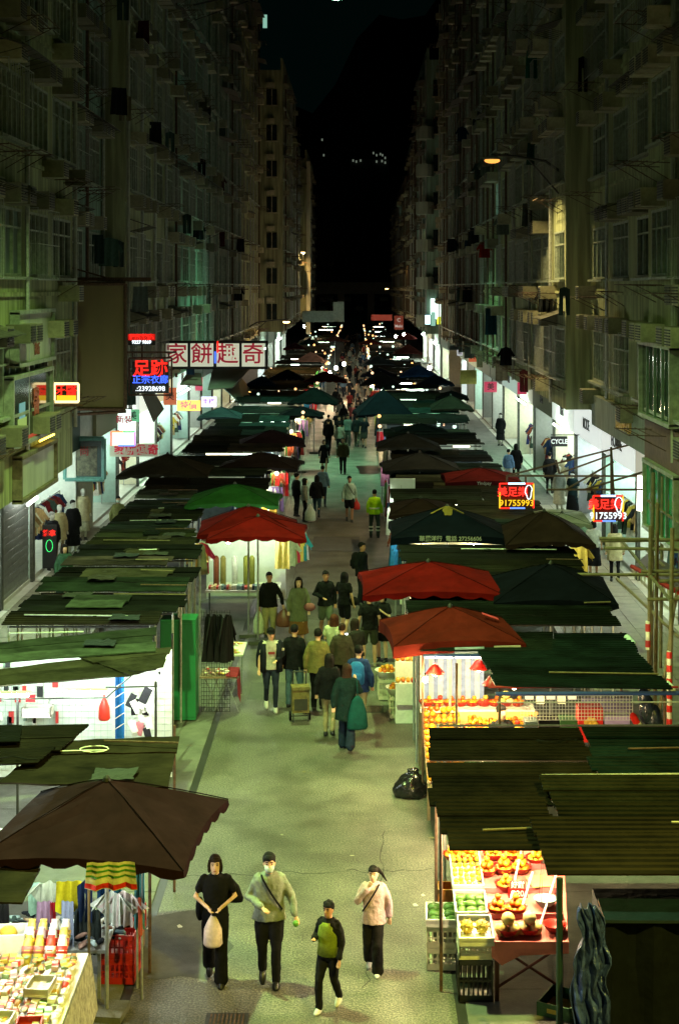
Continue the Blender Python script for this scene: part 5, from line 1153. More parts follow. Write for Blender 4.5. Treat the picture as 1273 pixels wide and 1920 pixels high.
bulb((1.12,25.6,2.12), 'hot bulb added at the lane corner of the striped fruit stall', emi('bulb_fruit2',(1,.77,.34),1700)); bulb((.95,30.3,2.15), 'white-hot bulb over the stepped fruit stand', emi('bulb_fruit2',(1,.77,.34),1700))  # lane-corner bulb added so that light spills onto the lane
t = thing('flask', 'white flask with red base on the counter beside the dark-clad seller', 'flask', tuple(Q(963,1372,.6)))
b = MB(); b.rings([(0,0,.18,.075,.075),(0,0,.4,.075,.075),(0,0,.46,.03,.03),(0,0,.52,.03,.03)], 12); part('bottle', b, PWH, t, False, True); b = MB(); b.rings([(0,0,0,.08,.08),(0,0,.18,.08,.08)], 12); part('sleeve', b, PRD, t, False)
# wire mesh and goods in the right half of the striped stall
t = thing('wire_mesh_panel', 'white wire grid panel standing across the right part of the striped stall', 'wire panel', (3.5,24.2,0))
b = MB(); 
xa, xb, zz0, zz1 = 2.55, 4.3, 1.84, 2.22
for i in range(36): b.bar((xa+(xb-xa)*i/35,24.2,zz0),(xa+(xb-xa)*i/35,24.2,zz1),.004,4)
for i in range(8): b.bar((xa,24.2,zz0+(zz1-zz0)*i/7),(xb,24.2,zz0+(zz1-zz0)*i/7),.004,4)
part('grid', b, M_shopw, t, kind='stuff')
def rbox(px0, py0, px1, py1, Y, d, m, nm, label, cat='box', group=None):
    a = A(px0, py0, Y); c = A(px1, py1, Y); b = MB(); zb = min(c.z, a.z-.05); b.box(((a.x+c.x)/2, Y+d/2, (a.z+zb)/2), (c.x-a.x, d, a.z-zb)); return solo(nm, b, m, label, cat, group)
b = MB(); b.box((3.5,25.2,.75),(2.2,1.3,.05)); b.box((3.5,25.2,.37),(2.0,1.1,.72)); solo('work_counter', b, mat('dark_counter',(.04,.035,.03),.6), 'dark counter behind the white wire grid', 'counter')
rbox(1084,1328,1130,1392,24.5,.3,plastic(200,20,16),'gift_box','bright red gift box with gold flower under the wire grid')
o = thing('gold_flower', 'golden flower emblem on the red gift box', 'emblem', tuple(A(1107,1358,24.46)))
for k in range(7):
    a = 2*math.pi*k/7; b = MB(); b.ball((.075*math.cos(a),0,.075*math.sin(a)),.045,8,5,(1,.25,1)); part('petal', b, mat('gold_print',(.75,.42,.06),.4,.4), o, False)
b = MB(); b.ball((0,0,0),.04,8,5,(1,.5,1)); part('centre', b, MATS['gold_print'], o, False)
rbox(1133,1342,1180,1395,24.5,.3,plastic(150,130,190),'storage_box','lilac storage box right of the red gift box')
rbox(984,1354,1008,1395,24.5,.3,plastic(80,100,100),'storage_box','slate box beneath the left end of the wire grid')
rbox(1050,1350,1082,1395,24.6,.3,plastic(40,90,40),'storage_box','green patterned box left of the red gift box')
rbox(1010,1350,1048,1395,24.7,.3,M_black,'storage_box','black bag-like box between slate and green boxes')
rbox(1090,1310,1182,1340,25.8,.05,cloth(120,110,150),'screen_cloth','dull lilac cloth behind the wire grid','cloth')
for i in range(5): rbox(985+i*20,1302,1000+i*20,1312+8*(i%2),26.2,.1,emi('emissive_pack',(1,.85,.5),1.2) if i % 2 == 0 else PWH,'lit_carton',f'glowing carton on the shelf under the right roof edge, {ORD[i]} from the seller','carton','glowing cartons under the roof edge')  # alternate cartons emit, in place of lamplight falling on them
b = MB(); b.tube([A(1186,1342,24.0),A(1215,1400,24.0)], .055, 10); solo('striped_pipe', b, cloth(180,30,24), 'red and white taped pipe leaning at the right of the wire grid', 'pipe')
for k in (0,2): 
    p0 = A(1186,1342,24.0).lerp(A(1215,1400,24.0), .25+.25*k*.8); b = MB(); b.bar(p0, p0+(A(1215,1400,24.0)-A(1186,1342,24.0))*.2, .062, 10); solo('pipe_tape', b, PWH, f'white tape band on the leaning pipe, {"upper" if k == 0 else "lower"}', 'tape')
for i, (px, py, r_) in enumerate(((1212,1330,.16),(1225,1350,.17),(1235,1375,.16),(1216,1385,.17),(1206,1308,.12))):
    b = MB(); b.ball((0,0,0), r_, 10, 7, (.8,.8,1.5)); p = A(px, py, 24.3); put('bundle', b.mesh('bundle', mat('dark_wrap',(.02,.03,.045),.25,var=.8,scale=9,bump=.8,bscale=12), smooth=True), p, f'dark plastic-wrapped bundle at the pavement end of the striped stall, {ORD[i]} from the top', 'bundle', 0, 'wrapped bundles by the pavement')
for i in range(60):
    x = 1.95+(i%15)*.09; y = 26.72+.09*(i//15); put('citrus_fruit', random.choice(OR+YL), (x+random.uniform(-.02,.02), y, 1.02+random.uniform(0,.10)), 'mandarin heaped behind the middle row of bowls in the striped stall', 'fruit', 0, 'oranges and limes heaped behind the middle row of bowls', s=1.1)
# ---- bamboo scaffold 
t = thing('bamboo_scaffold', 'bamboo scaffold poles standing over the right pavement', 'scaffold', (5.9,30,0))
def pole(a, c, r=.04):
    b = MB(); a = Vector(a); c = Vector(c); n = 7
    for i in range(n): 
        p = a.lerp(c, i/n); q = a.lerp(c, (i+1)/n); b.bar(p, q, r*(1.0-.03*(i%2)), 8); b.bar(p-(q-p)*.01, p+(q-p)*.012, r*1.13, 8)
    part('pole', b, M_bamboo, t)
for x, y, z0_, z1_ in ((5.58,27.7,.02,4.3),(5.62,29.95,.02,4.0),(5.8,30.2,.12,4.4),(6.75,30.1,.12,4.5),(6.35,33.5,.12,4.6),(6.75,34.5,.12,4.4),(6.05,28.6,.12,4.4),(6.85,28.3,.12,4.6)): pole((x,y,z0_),(x+.05,y,z1_))
for a, c in (((4.85,31,3.58),(7.2,30.6,3.60)),((4.9,30.8,3.42),(7.2,30.4,3.44)),((4.3,31,2.86),(7.2,30.7,2.9)),((5.2,33,3.2),(7.1,33,3.22)),((5.3,28.3,2.9),(7.2,28.2,2.95)),((5.5,28.2,3.25),(7,28.2,3.3)),((5.6,27.6,3.0),(5.8,34,3.05)),((6.6,27.8,2.6),(6.5,35,2.7)),((5.62,33.5,2.3),(6.7,27.5,1.45)),((6.3,30.5,2.7),(5.75,29.7,.2)),((5.5,30,3.1),(6.95,30,3.12)),((6.85,28,3.6),(6.75,36,3.65)),((5.9,28.4,3.75),(6.9,28.4,3.8))): pole(a, c, .032)
b = MB()
for i in range(9): b.bar((5.58,27.7,.05+i*.24),(5.58,27.7,.05+i*.24+.12),.052,8)
part('red_tape', b, plastic(190,36,30), t); b = MB(); b.bar((5.58,27.7,.0),(5.58,27.7,2.1),.047,8); part('white_tape', b, PWH, t)
b = MB(); b.bar((5.62,29.95,1.6),(5.62,29.95,2.15),.047,8); part('white_tape', b, PWH, t); b = MB(); b.bar((5.62,29.95,1.95),(5.62,29.95,2.1),.052,8); b.bar((5.62,29.95,1.65),(5.62,29.95,1.78),.052,8); part('red_tape', b, plastic(190,36,30), t)
# ------------------------------------------------ left foreground stall
def zs(y): return .74+.13*(y-16)
t = thing('snack_table', 'sloping table of wrapped snacks at the left bottom corner', 'table', (-3.9,17,0))
b = MB(); b.slab([(-5.2,15.6,zs(15.6)),(-3.16,15.6,zs(15.6)),(-3.08,17.75,zs(17.75)),(-5.2,17.75,zs(17.75))], .04); part('table_top', b, PWH, t)
b = MB(); b.slab([(-3.15,15.6,zs(15.6)),(-3.14,15.6,zs(15.6)),(-3.02,17.75,.25),(-3.06,17.75,.25)], .01); b.add([(-3.13,15.6,.72),(-3.06,17.76,.98),(-2.98,17.8,.3),(-3.05,15.6,.05)], [(0,1,2,3)]); part('side_cloth', b, mat('net_cloth',(.35,.34,.26),.7,var=.6,scale=12), t)
for x in (-3.2,-5): b = MB(); b.box((x,17.6,.45),(.04,.04,.9)); part('leg', b, M_steel, t)
PKC = [(236,232,222),(226,222,208),(240,236,228),(214,70,50),(230,206,90),(236,196,190),(150,180,140),(200,150,90),(240,238,224),(232,228,200)]
PB = [plastic(200,50,40), plastic(226,180,50), plastic(90,130,80), plastic(236,232,222), plastic(210,120,110)]
PK = []
for i, c in enumerate(PKC):
    b = MB(); b.tube([(0,-.075,0),(0,0,.004),(0,.075,0)], [.030,.040,.030], 6, flat=.42); b.box((0,.095,0),(.05,.02,.004)); b.box((0,-.095,0),(.05,.02,.004)); b.cur = 1
    b.tube([(0,-.02,.002),(0,.03,.003)], .0415, 6, False, flat=.44); PK.append(b.mesh('packet', [plastic(*c), PB[i % 5]], smooth=True))
PX = []
for c in PKC:
    b = MB(); b.box((0,0,.01),(.075,.14,.045)); b.cur = 1; b.box((0,-.02,.0105),(.077,.05,.047)); PX.append(b.mesh('packet', [plastic(*c), PB[len(PX) % 5]]))
for i in range(17):
    if i % 3 == 1: PK, PX = PX, PK
    me0 = random.choice(PK[:3]+PK[8:]); 
    for j in range(12):
        x = -3.2-i*.088; y = 15.7+j*.165
        me = me0 if random.random() < .7 else random.choice(PK)
        if y > 17.3 and i < 11: me = random.choice(PK[3:8]+[PK[8]])
        lb = 'rear bright row' if y > 17.3 else 'middle rows' if y > 16.6 else 'front rows'
        put('packet', me, (x+random.uniform(-.012,.012), y+random.uniform(-.02,.02), zs(y)+.045+random.uniform(0,.05)), f'wrapped snack packet in the {lb} of the left corner table', 'packet', 0, f'snack packets in the {lb}', rot=(random.uniform(-.2,.3),random.uniform(-.2,.2),random.uniform(-.35,.35)))
for i in range(4):                      # long upright packs
    for j in range(3):
        x = -3.35-i*.13; put('packet', random.choice(PK[3:6]+PK[:2]), (x, 17.55+j*.1, 1.08+j*.05), 'tall wrapped pack leaning on the rear edge of the corner table', 'packet', .1, 'tall packs at the rear edge', rot=(R(60),0,0), s=1.6)
for x, y, c, l in ((-4.05,16.35,(226,206,90),'yellow'),(-3.75,16.2,(224,232,224),'mint white'),(-3.42,16.1,(200,60,50),'red'),(-4.1,16.95,(236,232,224),'white'),(-3.45,16.85,(240,236,228),'creamy')):
    put('display_tray', crate_mesh(.27,.36,.09,plastic(*c),False,'display_tray'), (x,y,zs(y)+.10), f'{l} display tray set among the snack packets', 'tray', random.uniform(-.1,.1))
put('foam_box', crate_mesh(.42,.34,.24,PWH,False,'foam_box'), (-4.0,17.75,1.0), 'white foam box holding yellow goods above the snack table', 'box', .1)
b = MB(); b.ball((0,0,0),.09,8,6,(1.2,1,.9)); put('yellow_bundle', b.mesh('yellow_bundle', paint(180,150,40), smooth=True), (-4.0,17.75,1.2), 'yellow goods lying in the white foam box', 'goods')
t = thing('sock_table', 'low table heaped with socks behind the snack table', 'table', (-3.9,19.0,0))
b = MB(); b.box((-3.95,18.9,.68),(1.9,.9,.04)); part('table_top', b, M_steel, t)
for x in (-3.1,-4.8): b = MB(); b.box((x,18.6,.33),(.04,.04,.66)); part('leg', b, M_steel, t)
SK = []
for c in [(150,170,176),(70,84,100),(190,190,180),(40,48,60),(150,120,110),(90,110,120),(30,34,40),(110,140,130)]:
    b = MB(); b.tube([(-.06,0,0),(0,.01,.012),(.06,-.02,0)], [.03,.036,.026], 7, flat=.6); SK.append(b.mesh('sock_bundle', cloth(*c), smooth=True))
for i in range(150): put('sock_bundle', random.choice(SK), (random.uniform(-4.85,-3.05), random.uniform(18.5,19.3), .72+random.uniform(0,.12)), 'rolled socks heaped on the table behind the snacks', 'socks', random.uniform(0,6), 'rolled socks heaped behind the snacks', rot=(random.uniform(-.4,.4),random.uniform(-.4,.4),random.uniform(0,6)))
for i in range(7):
    b = MB(); b.tube([(0,0,0),(.0,-.02,-.2),(.01,-.01,-.42)], [.03,.045,.035], 7); put('hanging_trousers', b.mesh('hanging_trousers', M_black, smooth=True), (-4.15-i*.065,18.3,1.35), 'black leggings hung in a bunch at the left edge', 'leggings', 0, 'black leggings hung in a bunch')
for i in range(6):
    b = MB(); b.tube([(0,0,0),(.0,-.02,-.25),(.01,-.01,-.5)], [.03,.045,.035], 7); put('hanging_trousers', b.mesh('hanging_trousers', cloth(40,48,48), smooth=True), (-3.14-.055*i*.0+.05*i-.25,18.75,1.05), 'dark leggings hung beside the red crates', 'leggings', 0, 'dark leggings beside the red crates')
put('towel', None or garment_mesh('towel',.52,.30,cloth(206,200,150),'towel'), (-2.70,16.97,2.30), 'striped green, cream and red towel pegged under the maroon umbrella', 'towel', R(4))
t0 = bpy.data.objects[[o.name for o in bpy.data.objects if o.name.startswith('towel')][-1]]
for k, (c, z, h) in enumerate((((70,130,40),-.03,.022),((70,130,40),-.085,.022),((70,130,40),-.145,.022),((190,40,26),-.235,.055))):
    b = MB(); n = 10; vs = []
    for j in range(2):
        for i in range(n): u = i/(n-1)-.5; v = (-(z)+j*h)/.30; vs.append((u*.52*(1+.12*v), (.02+.035*v)*math.sin(i*1.9+v*1.2)-.006, z-j*h-(.0)))
    b.add(vs, [(i, i+1, n+i+1, n+i) for i in range(n-1)]); part('stripe', b, cloth(*c), t0, False)
for i, (px, py, Y, k, c, w_, h, l) in enumerate(((211,1668,18.6,'shirt',(206,214,210),.20,.42,'white child shirt hung third under the umbrella'),(232,1668,18.6,'shirt',(214,200,204),.22,.44,'pinkish white child shirt hung at the lane side'),(200,1640,18.9,'towel',(30,70,120),.22,.5,'blue garment hung behind the striped towel'),(218,1640,19.0,'towel',(60,140,150),.16,.3,'teal garment hung behind the striped towel'),(262,1625,18.7,'towel',(90,160,170),.12,.75,'pale blue strip of cloth hung at the lane corner'),(130,1652,18.8,'towel',(190,180,30),.3,.38,'yellow cloth draped under the maroon umbrella'),(128,1690,18.6,'towel',(150,160,190),.16,.55,'white and blue bag panel hung below the yellow cloth'),(160,1650,18.7,'trouser',(24,40,70),.25,.5,'navy garment hung left of the umbrella pole'),(95,1650,19.0,'shirt',(170,180,160),.3,.35,'pale shirt hung in the dark under the umbrella'),(75,1655,19.1,'towel',(150,190,170),.3,.4,'mint cloth hung at the left under the umbrella'),(84,1690,18.9,'towel',(170,140,170),.18,.4,'lilac cloth hung over the socks'),(100,1692,18.9,'towel',(160,30,40),.07,.26,'small red strip hung over the socks'))):
    inst('hung_garment', garment_mesh(k, w_, h, cloth(*c), 'hung_garment'), A(px, py, Y), R(random.uniform(-12,12)), label=l, cat='garment', group='garments hung under the maroon umbrella')
b = MB(); b.tube([A(262,1685,18.6),A(264,1752,18.6)], [.02,.028], 8); solo('folded_umbrella', b, cloth(170,80,60), 'folded orange umbrella hanging at the lane corner', 'umbrella')
for x0_, y0_, x1_, y1_, z in ((-4.9,18.7,-2.6,18.7,1.95),(-4.9,19.0,-2.7,19.0,1.95)):
    b = MB(); b.bar((x0_,y0_,z),(x1_,y1_,z),.014); b.bar((x0_,y0_,0),(x0_,y0_,z),.016); b.bar((x1_,y1_,0),(x1_,y1_,z),.016); solo('clothes_rail', b, M_steel, f'thin clothes rail under the maroon umbrella, {"front" if y0_ < 18.8 else "rear"} one', 'clothes rail')
b = MB(); b.bar((-3.18,18.35,.0),(-3.18,18.35,2.0),.018); solo('pole', b, mat('brass_pole',(.25,.18,.08),.4,.5), 'brown pole standing beside the snack table', 'pole')
CR = crate_mesh(.42,.56,.30,PRD)
for p, l in (((-2.95,19.35,.012),'bottom red slatted crate at the left kerb line'),((-2.95,19.35,.315),'upper red slatted crate at the left kerb line, holding clothes'),((-2.98,20.0,.25),'rear red crate behind the stacked pair')): put('plastic_crate', CR, p, l, 'crate', R(-2), 'red crates at the left front stall')
b = MB(); b.box((-2.98,20.0,.125),(.4,.5,.22)); solo('wooden_block', b, M_wood, 'block under the rear red crate', 'block')
for i in range(14): put('sock_bundle', random.choice(SK), (-2.95+random.uniform(-.13,.13), 19.35+random.uniform(-.2,.2), .56+random.uniform(0,.06)), 'rolled clothes filling the upper red crate', 'clothes', 0, 'rolled clothes in the upper red crate', s=1.3, rot=(0,0,random.uniform(0,6)))
for i in range(8): put('sock_bundle', random.choice(SK), (-2.98+random.uniform(-.13,.13), 20.0+random.uniform(-.15,.15), .5+random.uniform(0,.05)), 'rolled clothes in the rear red crate', 'clothes', 0, 'rolled clothes in the rear red crate', s=1.3, rot=(0,0,random.uniform(0,6)))
BC = emi('bulb_near_cool',(.92,1,.84),900)
for x, y, z, l in ((-3.75,17.3,2.02,'left'),(-3.3,18.9,2.12,'middle'),(-4.4,18.6,2.0,'rear'),(-4.6,16.9,2.0,'far left')): bulb((x,y,z), f'white bulb blazing under the maroon umbrella, {l} one', BC, grp='bulbs under the maroon umbrella')
# ------------------------------------------------ white lit left stall
t = thing('stall_walls', 'white mesh-covered back and side walls of the bright left stall', 'partition', (-5,26.5,0))
M_mint = mat('mint_white_board',(.66,.74,.66),.5,var=.06)
b = MB(); b.box((-5.4,26.75,1.25),(4.4,.05,2.2)); part('back_wall', b, M_mint, t); 
b = MB()
for i in range(40): b.bar((-7.5+i*.11,26.70,.3),(-7.5+i*.11,26.70,2.3),.0035,4)
for i in range(18): b.bar((-7.5,26.70,.3+i*.11),(-3.2,26.70,.3+i*.11),.0035,4)
part('wire_grid', b, mat('pale_wire',(.4,.5,.42),.4), t, kind='stuff')
b = MB(); b.box((-4.2,26.68,1.3),(.05,.06,2.0)); part('batten', b, M_mint, t)
for a, c, l in (((-5.55,23.55,2.40),(-5.0,23.55,2.40),'left'),((-4.45,23.62,2.41),(-3.85,23.64,2.43),'right')): tube_light(a, c, f'long white tube under the front of the white-walled left stall, {l} one', emi('tube_near',(.84,1,.88),190), r=.028)
tube_light((-6.6,25.2,2.35),(-4.8,25.2,2.35), 'white tube deep inside the white-walled left stall', emi('tube_near',(.84,1,.88),190), r=.028)
tube_light((-4.4,25.4,2.35),(-3.5,25.4,2.35), 'white tube at the lane end inside the white-walled stall', emi('tube_near',(.84,1,.88),190), r=.028)
b = MB(); b.bar((-5.6,23.75,2.28),(-3.85,23.8,2.3),.012); b.bar((-3.85,23.8,2.3),(-3.6,24.6,2.42),.012); b.bar((-3.9,24.0,2.4),(-3.1,24.0,2.42),.014); solo('hanging_rail', b, M_dark, 'dark rail in front of the white-walled stall', 'rail')
put('carrier_bag', bag_mesh(.19,.40,.14, mat('bag_red',rgb(226,60,48),.4,var=.1), 'carrier_bag'), (-4.02,24.6,2.13), 'red carrier bag hanging in the white-walled stall', 'bag')
b = MB(); b.tube([(-3.88,25.3,2.28),(-3.88,25.3,1.2)], .075, 12); solo('fabric_roll', b, cloth(30,100,170), 'blue fabric roll standing in the white-walled stall', 'fabric roll')
b = MB()
for k in range(5): b.bar((-3.955,25.25-.03,1.4+k*.17),(-3.80,25.25-.03,1.5+k*.17),.008)
solo('roll_cord', b, PWH, 'pale cords tied around the blue fabric roll', 'cord')
for i in range(18):
    b = MB(); c = random.choice([(220,222,216),(200,206,200),(190,120,130),(40,40,44),(226,226,220)]); b.box((0,0,-.12),(random.uniform(.08,.15),.04,random.uniform(.16,.28)), 0, 0, random.uniform(-.5,.5)); put('shopping_pouch', b.mesh('shopping_pouch', cloth(*c)), (-3.62+random.uniform(-.17,.2), 25.9+random.uniform(-.1,.1), 1.25+random.random()*.75), 'white pouch hung in the bunch at the end of the white wall', 'pouch', 0, 'pouches bunched on the white wall')
for i in range(46):
    c = random.choice([(40,44,46),(200,60,60),(230,230,220),(120,140,130),(190,190,180)]); x = -7.0+random.random()*2.0; z = 1.1+random.random()*1.1
    b = MB(); b.box((0,0,0),(random.uniform(.03,.1),.03,random.uniform(.06,.2))); put('blister_pack', b.mesh('blister_pack', plastic(*c)), (x,26.66,z), 'small accessory card hung on the white mesh wall', 'accessory', 0, 'accessory cards on the white mesh wall')
put('wire_basket', crate_mesh(.5,.3,.16,PWH,True,'wire_basket'), (-5.45,26.4,1.3), 'white wire basket on the mesh wall', 'basket')
b = MB(); b.box((0,0,0),(.16,.03,.12)); put('red_card', b.mesh('red_card', plastic(240,50,60)), (-5.55,26.3,1.62), 'glossy red card in front of the white mesh wall', 'card')
# coil of wire on the plank roof
b = MB(); b.tube([(-3.5+.19*math.cos(a*.5)-.0, 20.6+.14*math.sin(a*.5), 2.46) for a in range(13)]+[(-4.1,20.5,2.46)], .009, 5); solo('wire_coil', b, PWH, 'coil of pale wire lying on the dark plank roof', 'wire coil')
# green cabinet, racks
t = thing('green_cabinet', 'tall green metal cabinet closing the end of the left stall', 'cabinet', (-3.55,30.9,0))
b = MB(); b.box((-3.55,30.95,1.03),(.70,.6,1.98)); part('body', b, mat('green_enamel',(.012,.16,.06),.45,var=.15,scale=2), t); b = MB(); b.box((-3.72,30.64,1.03),(.32,.012,1.86)); part('door', b, MATS['green_enamel'], t); b = MB(); b.box((-3.36,30.64,1.03),(.32,.012,1.86)); part('door', b, MATS['green_enamel'], t)
t = thing('wire_rack', 'black wire grid rack beside the green cabinet', 'wire rack', (-2.85,31.2,0)); b = MB()
for i in range(12): b.bar((-3.14+i*.052,31.2,.06),(-3.14+i*.052,31.2,2.1),.005,4)
for i in range(26): b.bar((-3.14,31.2,.06+i*.08),(-2.56,31.2,.06+i*.08),.005,4)
part('grid', b, M_dark, t, kind='stuff')
for i, (x, k) in enumerate(((-3.0,0),(-2.88,2),(-2.75,0),(-2.62,2),(-2.58,0))): put('garment', garment_mesh('shirt' if i % 2 else 'dress', .3, .95, M_black, 'garment'), (x,31.12-.02*i,2.05), f'black garment hung on the wire rack, {ORD[i]} from the cabinet', 'garment', R(60), 'black garments on the wire rack')
t = thing('folding_table', 'folding table with crossed metal legs and goods by the green cabinet', 'table', (-2.75,31.6,0)); b = MB(); b.box((-2.8,31.5,.75),(.75,.7,.03)); part('table_top', b, M_wood, t)
for dx in (0,.2,.4): 
    b = MB(); b.bar((-3.1+dx,31.3,.02),(-2.8+dx,31.3,.74),.012); b.bar((-2.8+dx,31.32,.02),(-3.1+dx,31.32,.74),.012); part('crossed_legs', b, M_steel, t)
b = MB(); b.add([(-2.65,31.1,.79),(-2.42,31.1,.78),(-2.42,31.9,.78),(-2.65,31.9,.79),(-2.40,31.1,.42),(-2.36,31.3,.2),(-2.40,31.9,.35)], [(0,1,2,3),(1,4,5,6,2)]); solo('table_cloth', b, cloth(140,40,52), 'dark pink cloth hanging over the table edge at the lane', 'cloth')
for i in range(10): put('packet', random.choice(PK), (-3.1+random.random()*.6, 31.3+random.random()*.5, .80), 'small goods on the folding table by the cabinet', 'goods', random.random(), 'small goods on the folding table')
t = thing('side_table', 'narrow table of pale goods past the black wire rack', 'table', (-2.6,33.2,0)); b = MB(); b.box((-2.62,33.2,.85),(.42,1.2,.03)); part('table_top', b, PWH, t); 
for x, y in ((-2.8,32.7),(-2.44,32.7)): b = MB(); b.bar((x,y,0),(x,y,.84),.015); part('leg', b, M_steel, t)
for i in range(16): put('packet', random.choice(PK), (-2.78+random.random()*.32, 32.7+random.random()*1, .89), 'pale packet on the narrow table past the wire rack', 'goods', random.random()*3, 'pale packets on the narrow table')
bulb((-3.22,25.2,2.24), 'shaded spot bulb at the corner of the white-walled stall', BC)
# ------------------------------------------------ bright stall under the red pair
t = thing('goods_table', 'white goods table of the bright stall beneath the red umbrellas', 'table', (-2.9,40.5,0)); b = MB(); b.box((-2.95,40.3,.80),(1.9,1.2,.05)); part('table_top', b, PWH, t); b = MB(); b.box((-2.95,41.1,1.3),(2.1,.05,1.9)); part('back_sheet', b, M_shopw, t)
for x in (-3.8,-2.1): b = MB(); b.bar((x,39.8,0),(x,39.8,.8),.02); part('leg', b, M_dark, t)
for i in range(26): 
    b = MB(); c = random.choice([(210,206,190),(190,70,60),(120,150,140),(60,70,80),(220,200,150)]); b.box((0,0,0),(.06,.3,random.uniform(.05,.12))); put('book', b.mesh('book', paint(*c)), (-3.8+i*.066,39.95,.88), 'thin goods standing along the front of the bright table', 'goods', 0, 'thin goods along the bright table')
for i, (x, c) in enumerate(((-3.68,(110,60,40)),(-3.5,(120,110,60)),(-2.9,(120,120,50)),(-2.75,(110,110,50)),(-3.2,(190,190,180)))):
    b = MB(); b.tube([(0,0,0),(0,0,.7)], .075, 10); put('cloth_roll', b.mesh('cloth_roll', cloth(*c), smooth=True), (x,40.4,.85), f'upright roll of cloth on the bright table, {ORD[i]} one', 'cloth roll', 0, 'cloth rolls on the bright table')
for i in range(16):
    side = i % 2; k = random.choice(['shirt','dress','towel']); c = random.choice([(200,206,200),(60,150,190),(190,60,90),(220,220,200),(150,150,120),(90,100,150),(230,200,120)])
    x = -4.1+.25*(i//4)*.5 if i < 8 else -1.95+.07*(i-8); y = 39.4+.15*(i%4) if i < 8 else 40.2+.2*(i-8)
    inst('hung_garment', garment_mesh(k, .35, .8, cloth(*c), 'hung_garment'), (x,y,2.1), R(random.uniform(-50,50)), label='bright garment hung at the '+('left' if i < 8 else 'lane')+' side of the stall under the red umbrellas', cat='garment', group='garments at the '+('left' if i < 8 else 'lane')+' side under the red umbrellas')
BG = emi('bulb_stall',(.9,1,.82),480)
for x, y, l in ((-3.3,39.6,'left'),(-2.4,40.0,'right'),(-1.9,41.5,'lane side')): bulb((x,y,2.1), f'glaring bulb under the red umbrellas, {l} one', BG)
# ------------------------------------------------ lane-side goods of the other near stalls
random.seed(8)
BW_ = emi('bulb_stall_warm',(1,.76,.42),520)
def lane_goods(side, y, lab, n=5, warm=False, tall=2.1, spread=.9, lit=True):
    x = -2.75 if side < 0 else 1.1
    b = MB(); xa, xb = (x-spread, x+.2) if side < 0 else (x-.1, x+spread)
    b.bar((xa,y,tall+.02),(xb,y,tall+.02),.012); b.bar((xa,y,0),(xa,y,tall+.02),.014); b.bar((xb,y,0),(xb,y,tall+.02),.014); b.bar((xb if side < 0 else xa,y,tall),(xb if side < 0 else xa,y+1.5,tall),.012)
    solo('clothes_rail', b, M_steel, f'lane-side rail of goods {lab}', 'clothes rail', 'lane-side goods rails')
    for i in range(n):
        me = random.choice(SH+TW+DR); xx = xa+.1+(xb-xa-.2)*i/max(1, n-1); inst('garment', me, (xx,y-.03+random.uniform(-.04,.04),tall), R(random.uniform(-35,35)), label=f'garment on the lane-side rail {lab}', cat='garment', group=f'garments {lab}')
    for i in range(3):
        me = random.choice(SH+TW); inst('garment', me, (xb+.03 if side < 0 else xa-.03, y+.35+i*.4, tall), R(90+random.uniform(-30,30)), label=f'garment on the lane-side rail {lab}', cat='garment', group=f'garments {lab}')
    if lit: bulb((x+random.uniform(-.2,.2)-(.2 if side < 0 else -.3), y-.35, tall+.05), f'bulb lighting the rail of goods {lab}', BW_ if warm else BG)
for i, (sd, y, lab, wm_) in enumerate(((-1,46.5,'past the green umbrella, left row',False),(-1,50.5,'before the dull brown umbrella, left row',False),(-1,54.2,'at the dull brown umbrella, left row',True),(-1,59.5,'before the dusky maroon umbrella',False),(-1,64.5,'past the dusky maroon umbrella',True),(-1,70,'before the black lane umbrella, left',True),(-1,76,'at the black lane umbrella, left',True),(-1,83,'at the teal-seamed umbrella',True),(-1,92,'past the teal-seamed umbrella',True),(-1,101,'at the rust-red umbrella',True),(-1,112,'past the rust-red umbrella',True),(-1,125,'near the pale pink umbrella',True),
    (1,40.5,'under the lettered navy umbrella',False),(1,45.8,'before the maroon lettered umbrella',False),(1,51,'before the dark grey umbrella, right row',False),(1,57,'past the dark grey umbrella, right row',True),(1,63,'at the mid grey umbrella, right row',True),(1,70,'past the mid grey umbrella',False),(1,79,'under the large dark navy umbrella',False),(1,88,'past the large dark navy umbrella',True),(1,98,'before the far grey umbrella',True),(1,110,'at the clear blue umbrella',True),(1,124,'past the clear blue umbrella',True),(1,140,'near the salmon umbrella',True))): lane_goods(sd, y, lab, warm=wm_, n=5 if y < 70 else 4)
for i in range(13):
    me = random.choice(SH+TW+DR); inst('garment', me, (1.3+i*.36, 39.3+.05*(i%3), 2.12), R(random.uniform(-20,20)), label='garment in the long bright row beneath the navy and brown umbrellas', cat='garment', group='long bright row of garments beneath the navy umbrella')
b = MB(); b.bar((1.1,39.3,2.14),(6.0,39.3,2.14),.014); b.box((3.5,40.1,1.3),(4.8,.04,1.8)); solo('garment_rail', b, PWH, 'white-backed rail of garments beneath the navy and brown umbrellas', 'clothes rail')
for x in (2.9,4.4,5.0,1.6): bulb((x,38.8,2.12), f'naked bulb over the long garment row, {dict([(1.6,"first"),(2.9,"second"),(4.4,"third"),(5.0,"fourth")])[x]} from the lane', BG if x > 3 else BW_)
b = MB(); b.box((1.35,46.3,2.35),(.75,.05,1.1)); solo('white_sheet', b, M_shopw, 'white sheet hung up at the lane corner before the maroon umbrella', 'sheet'); bulb((1.3,45.9,2.5), 'bulb glaring on the white sheet at the lane corner', BG)
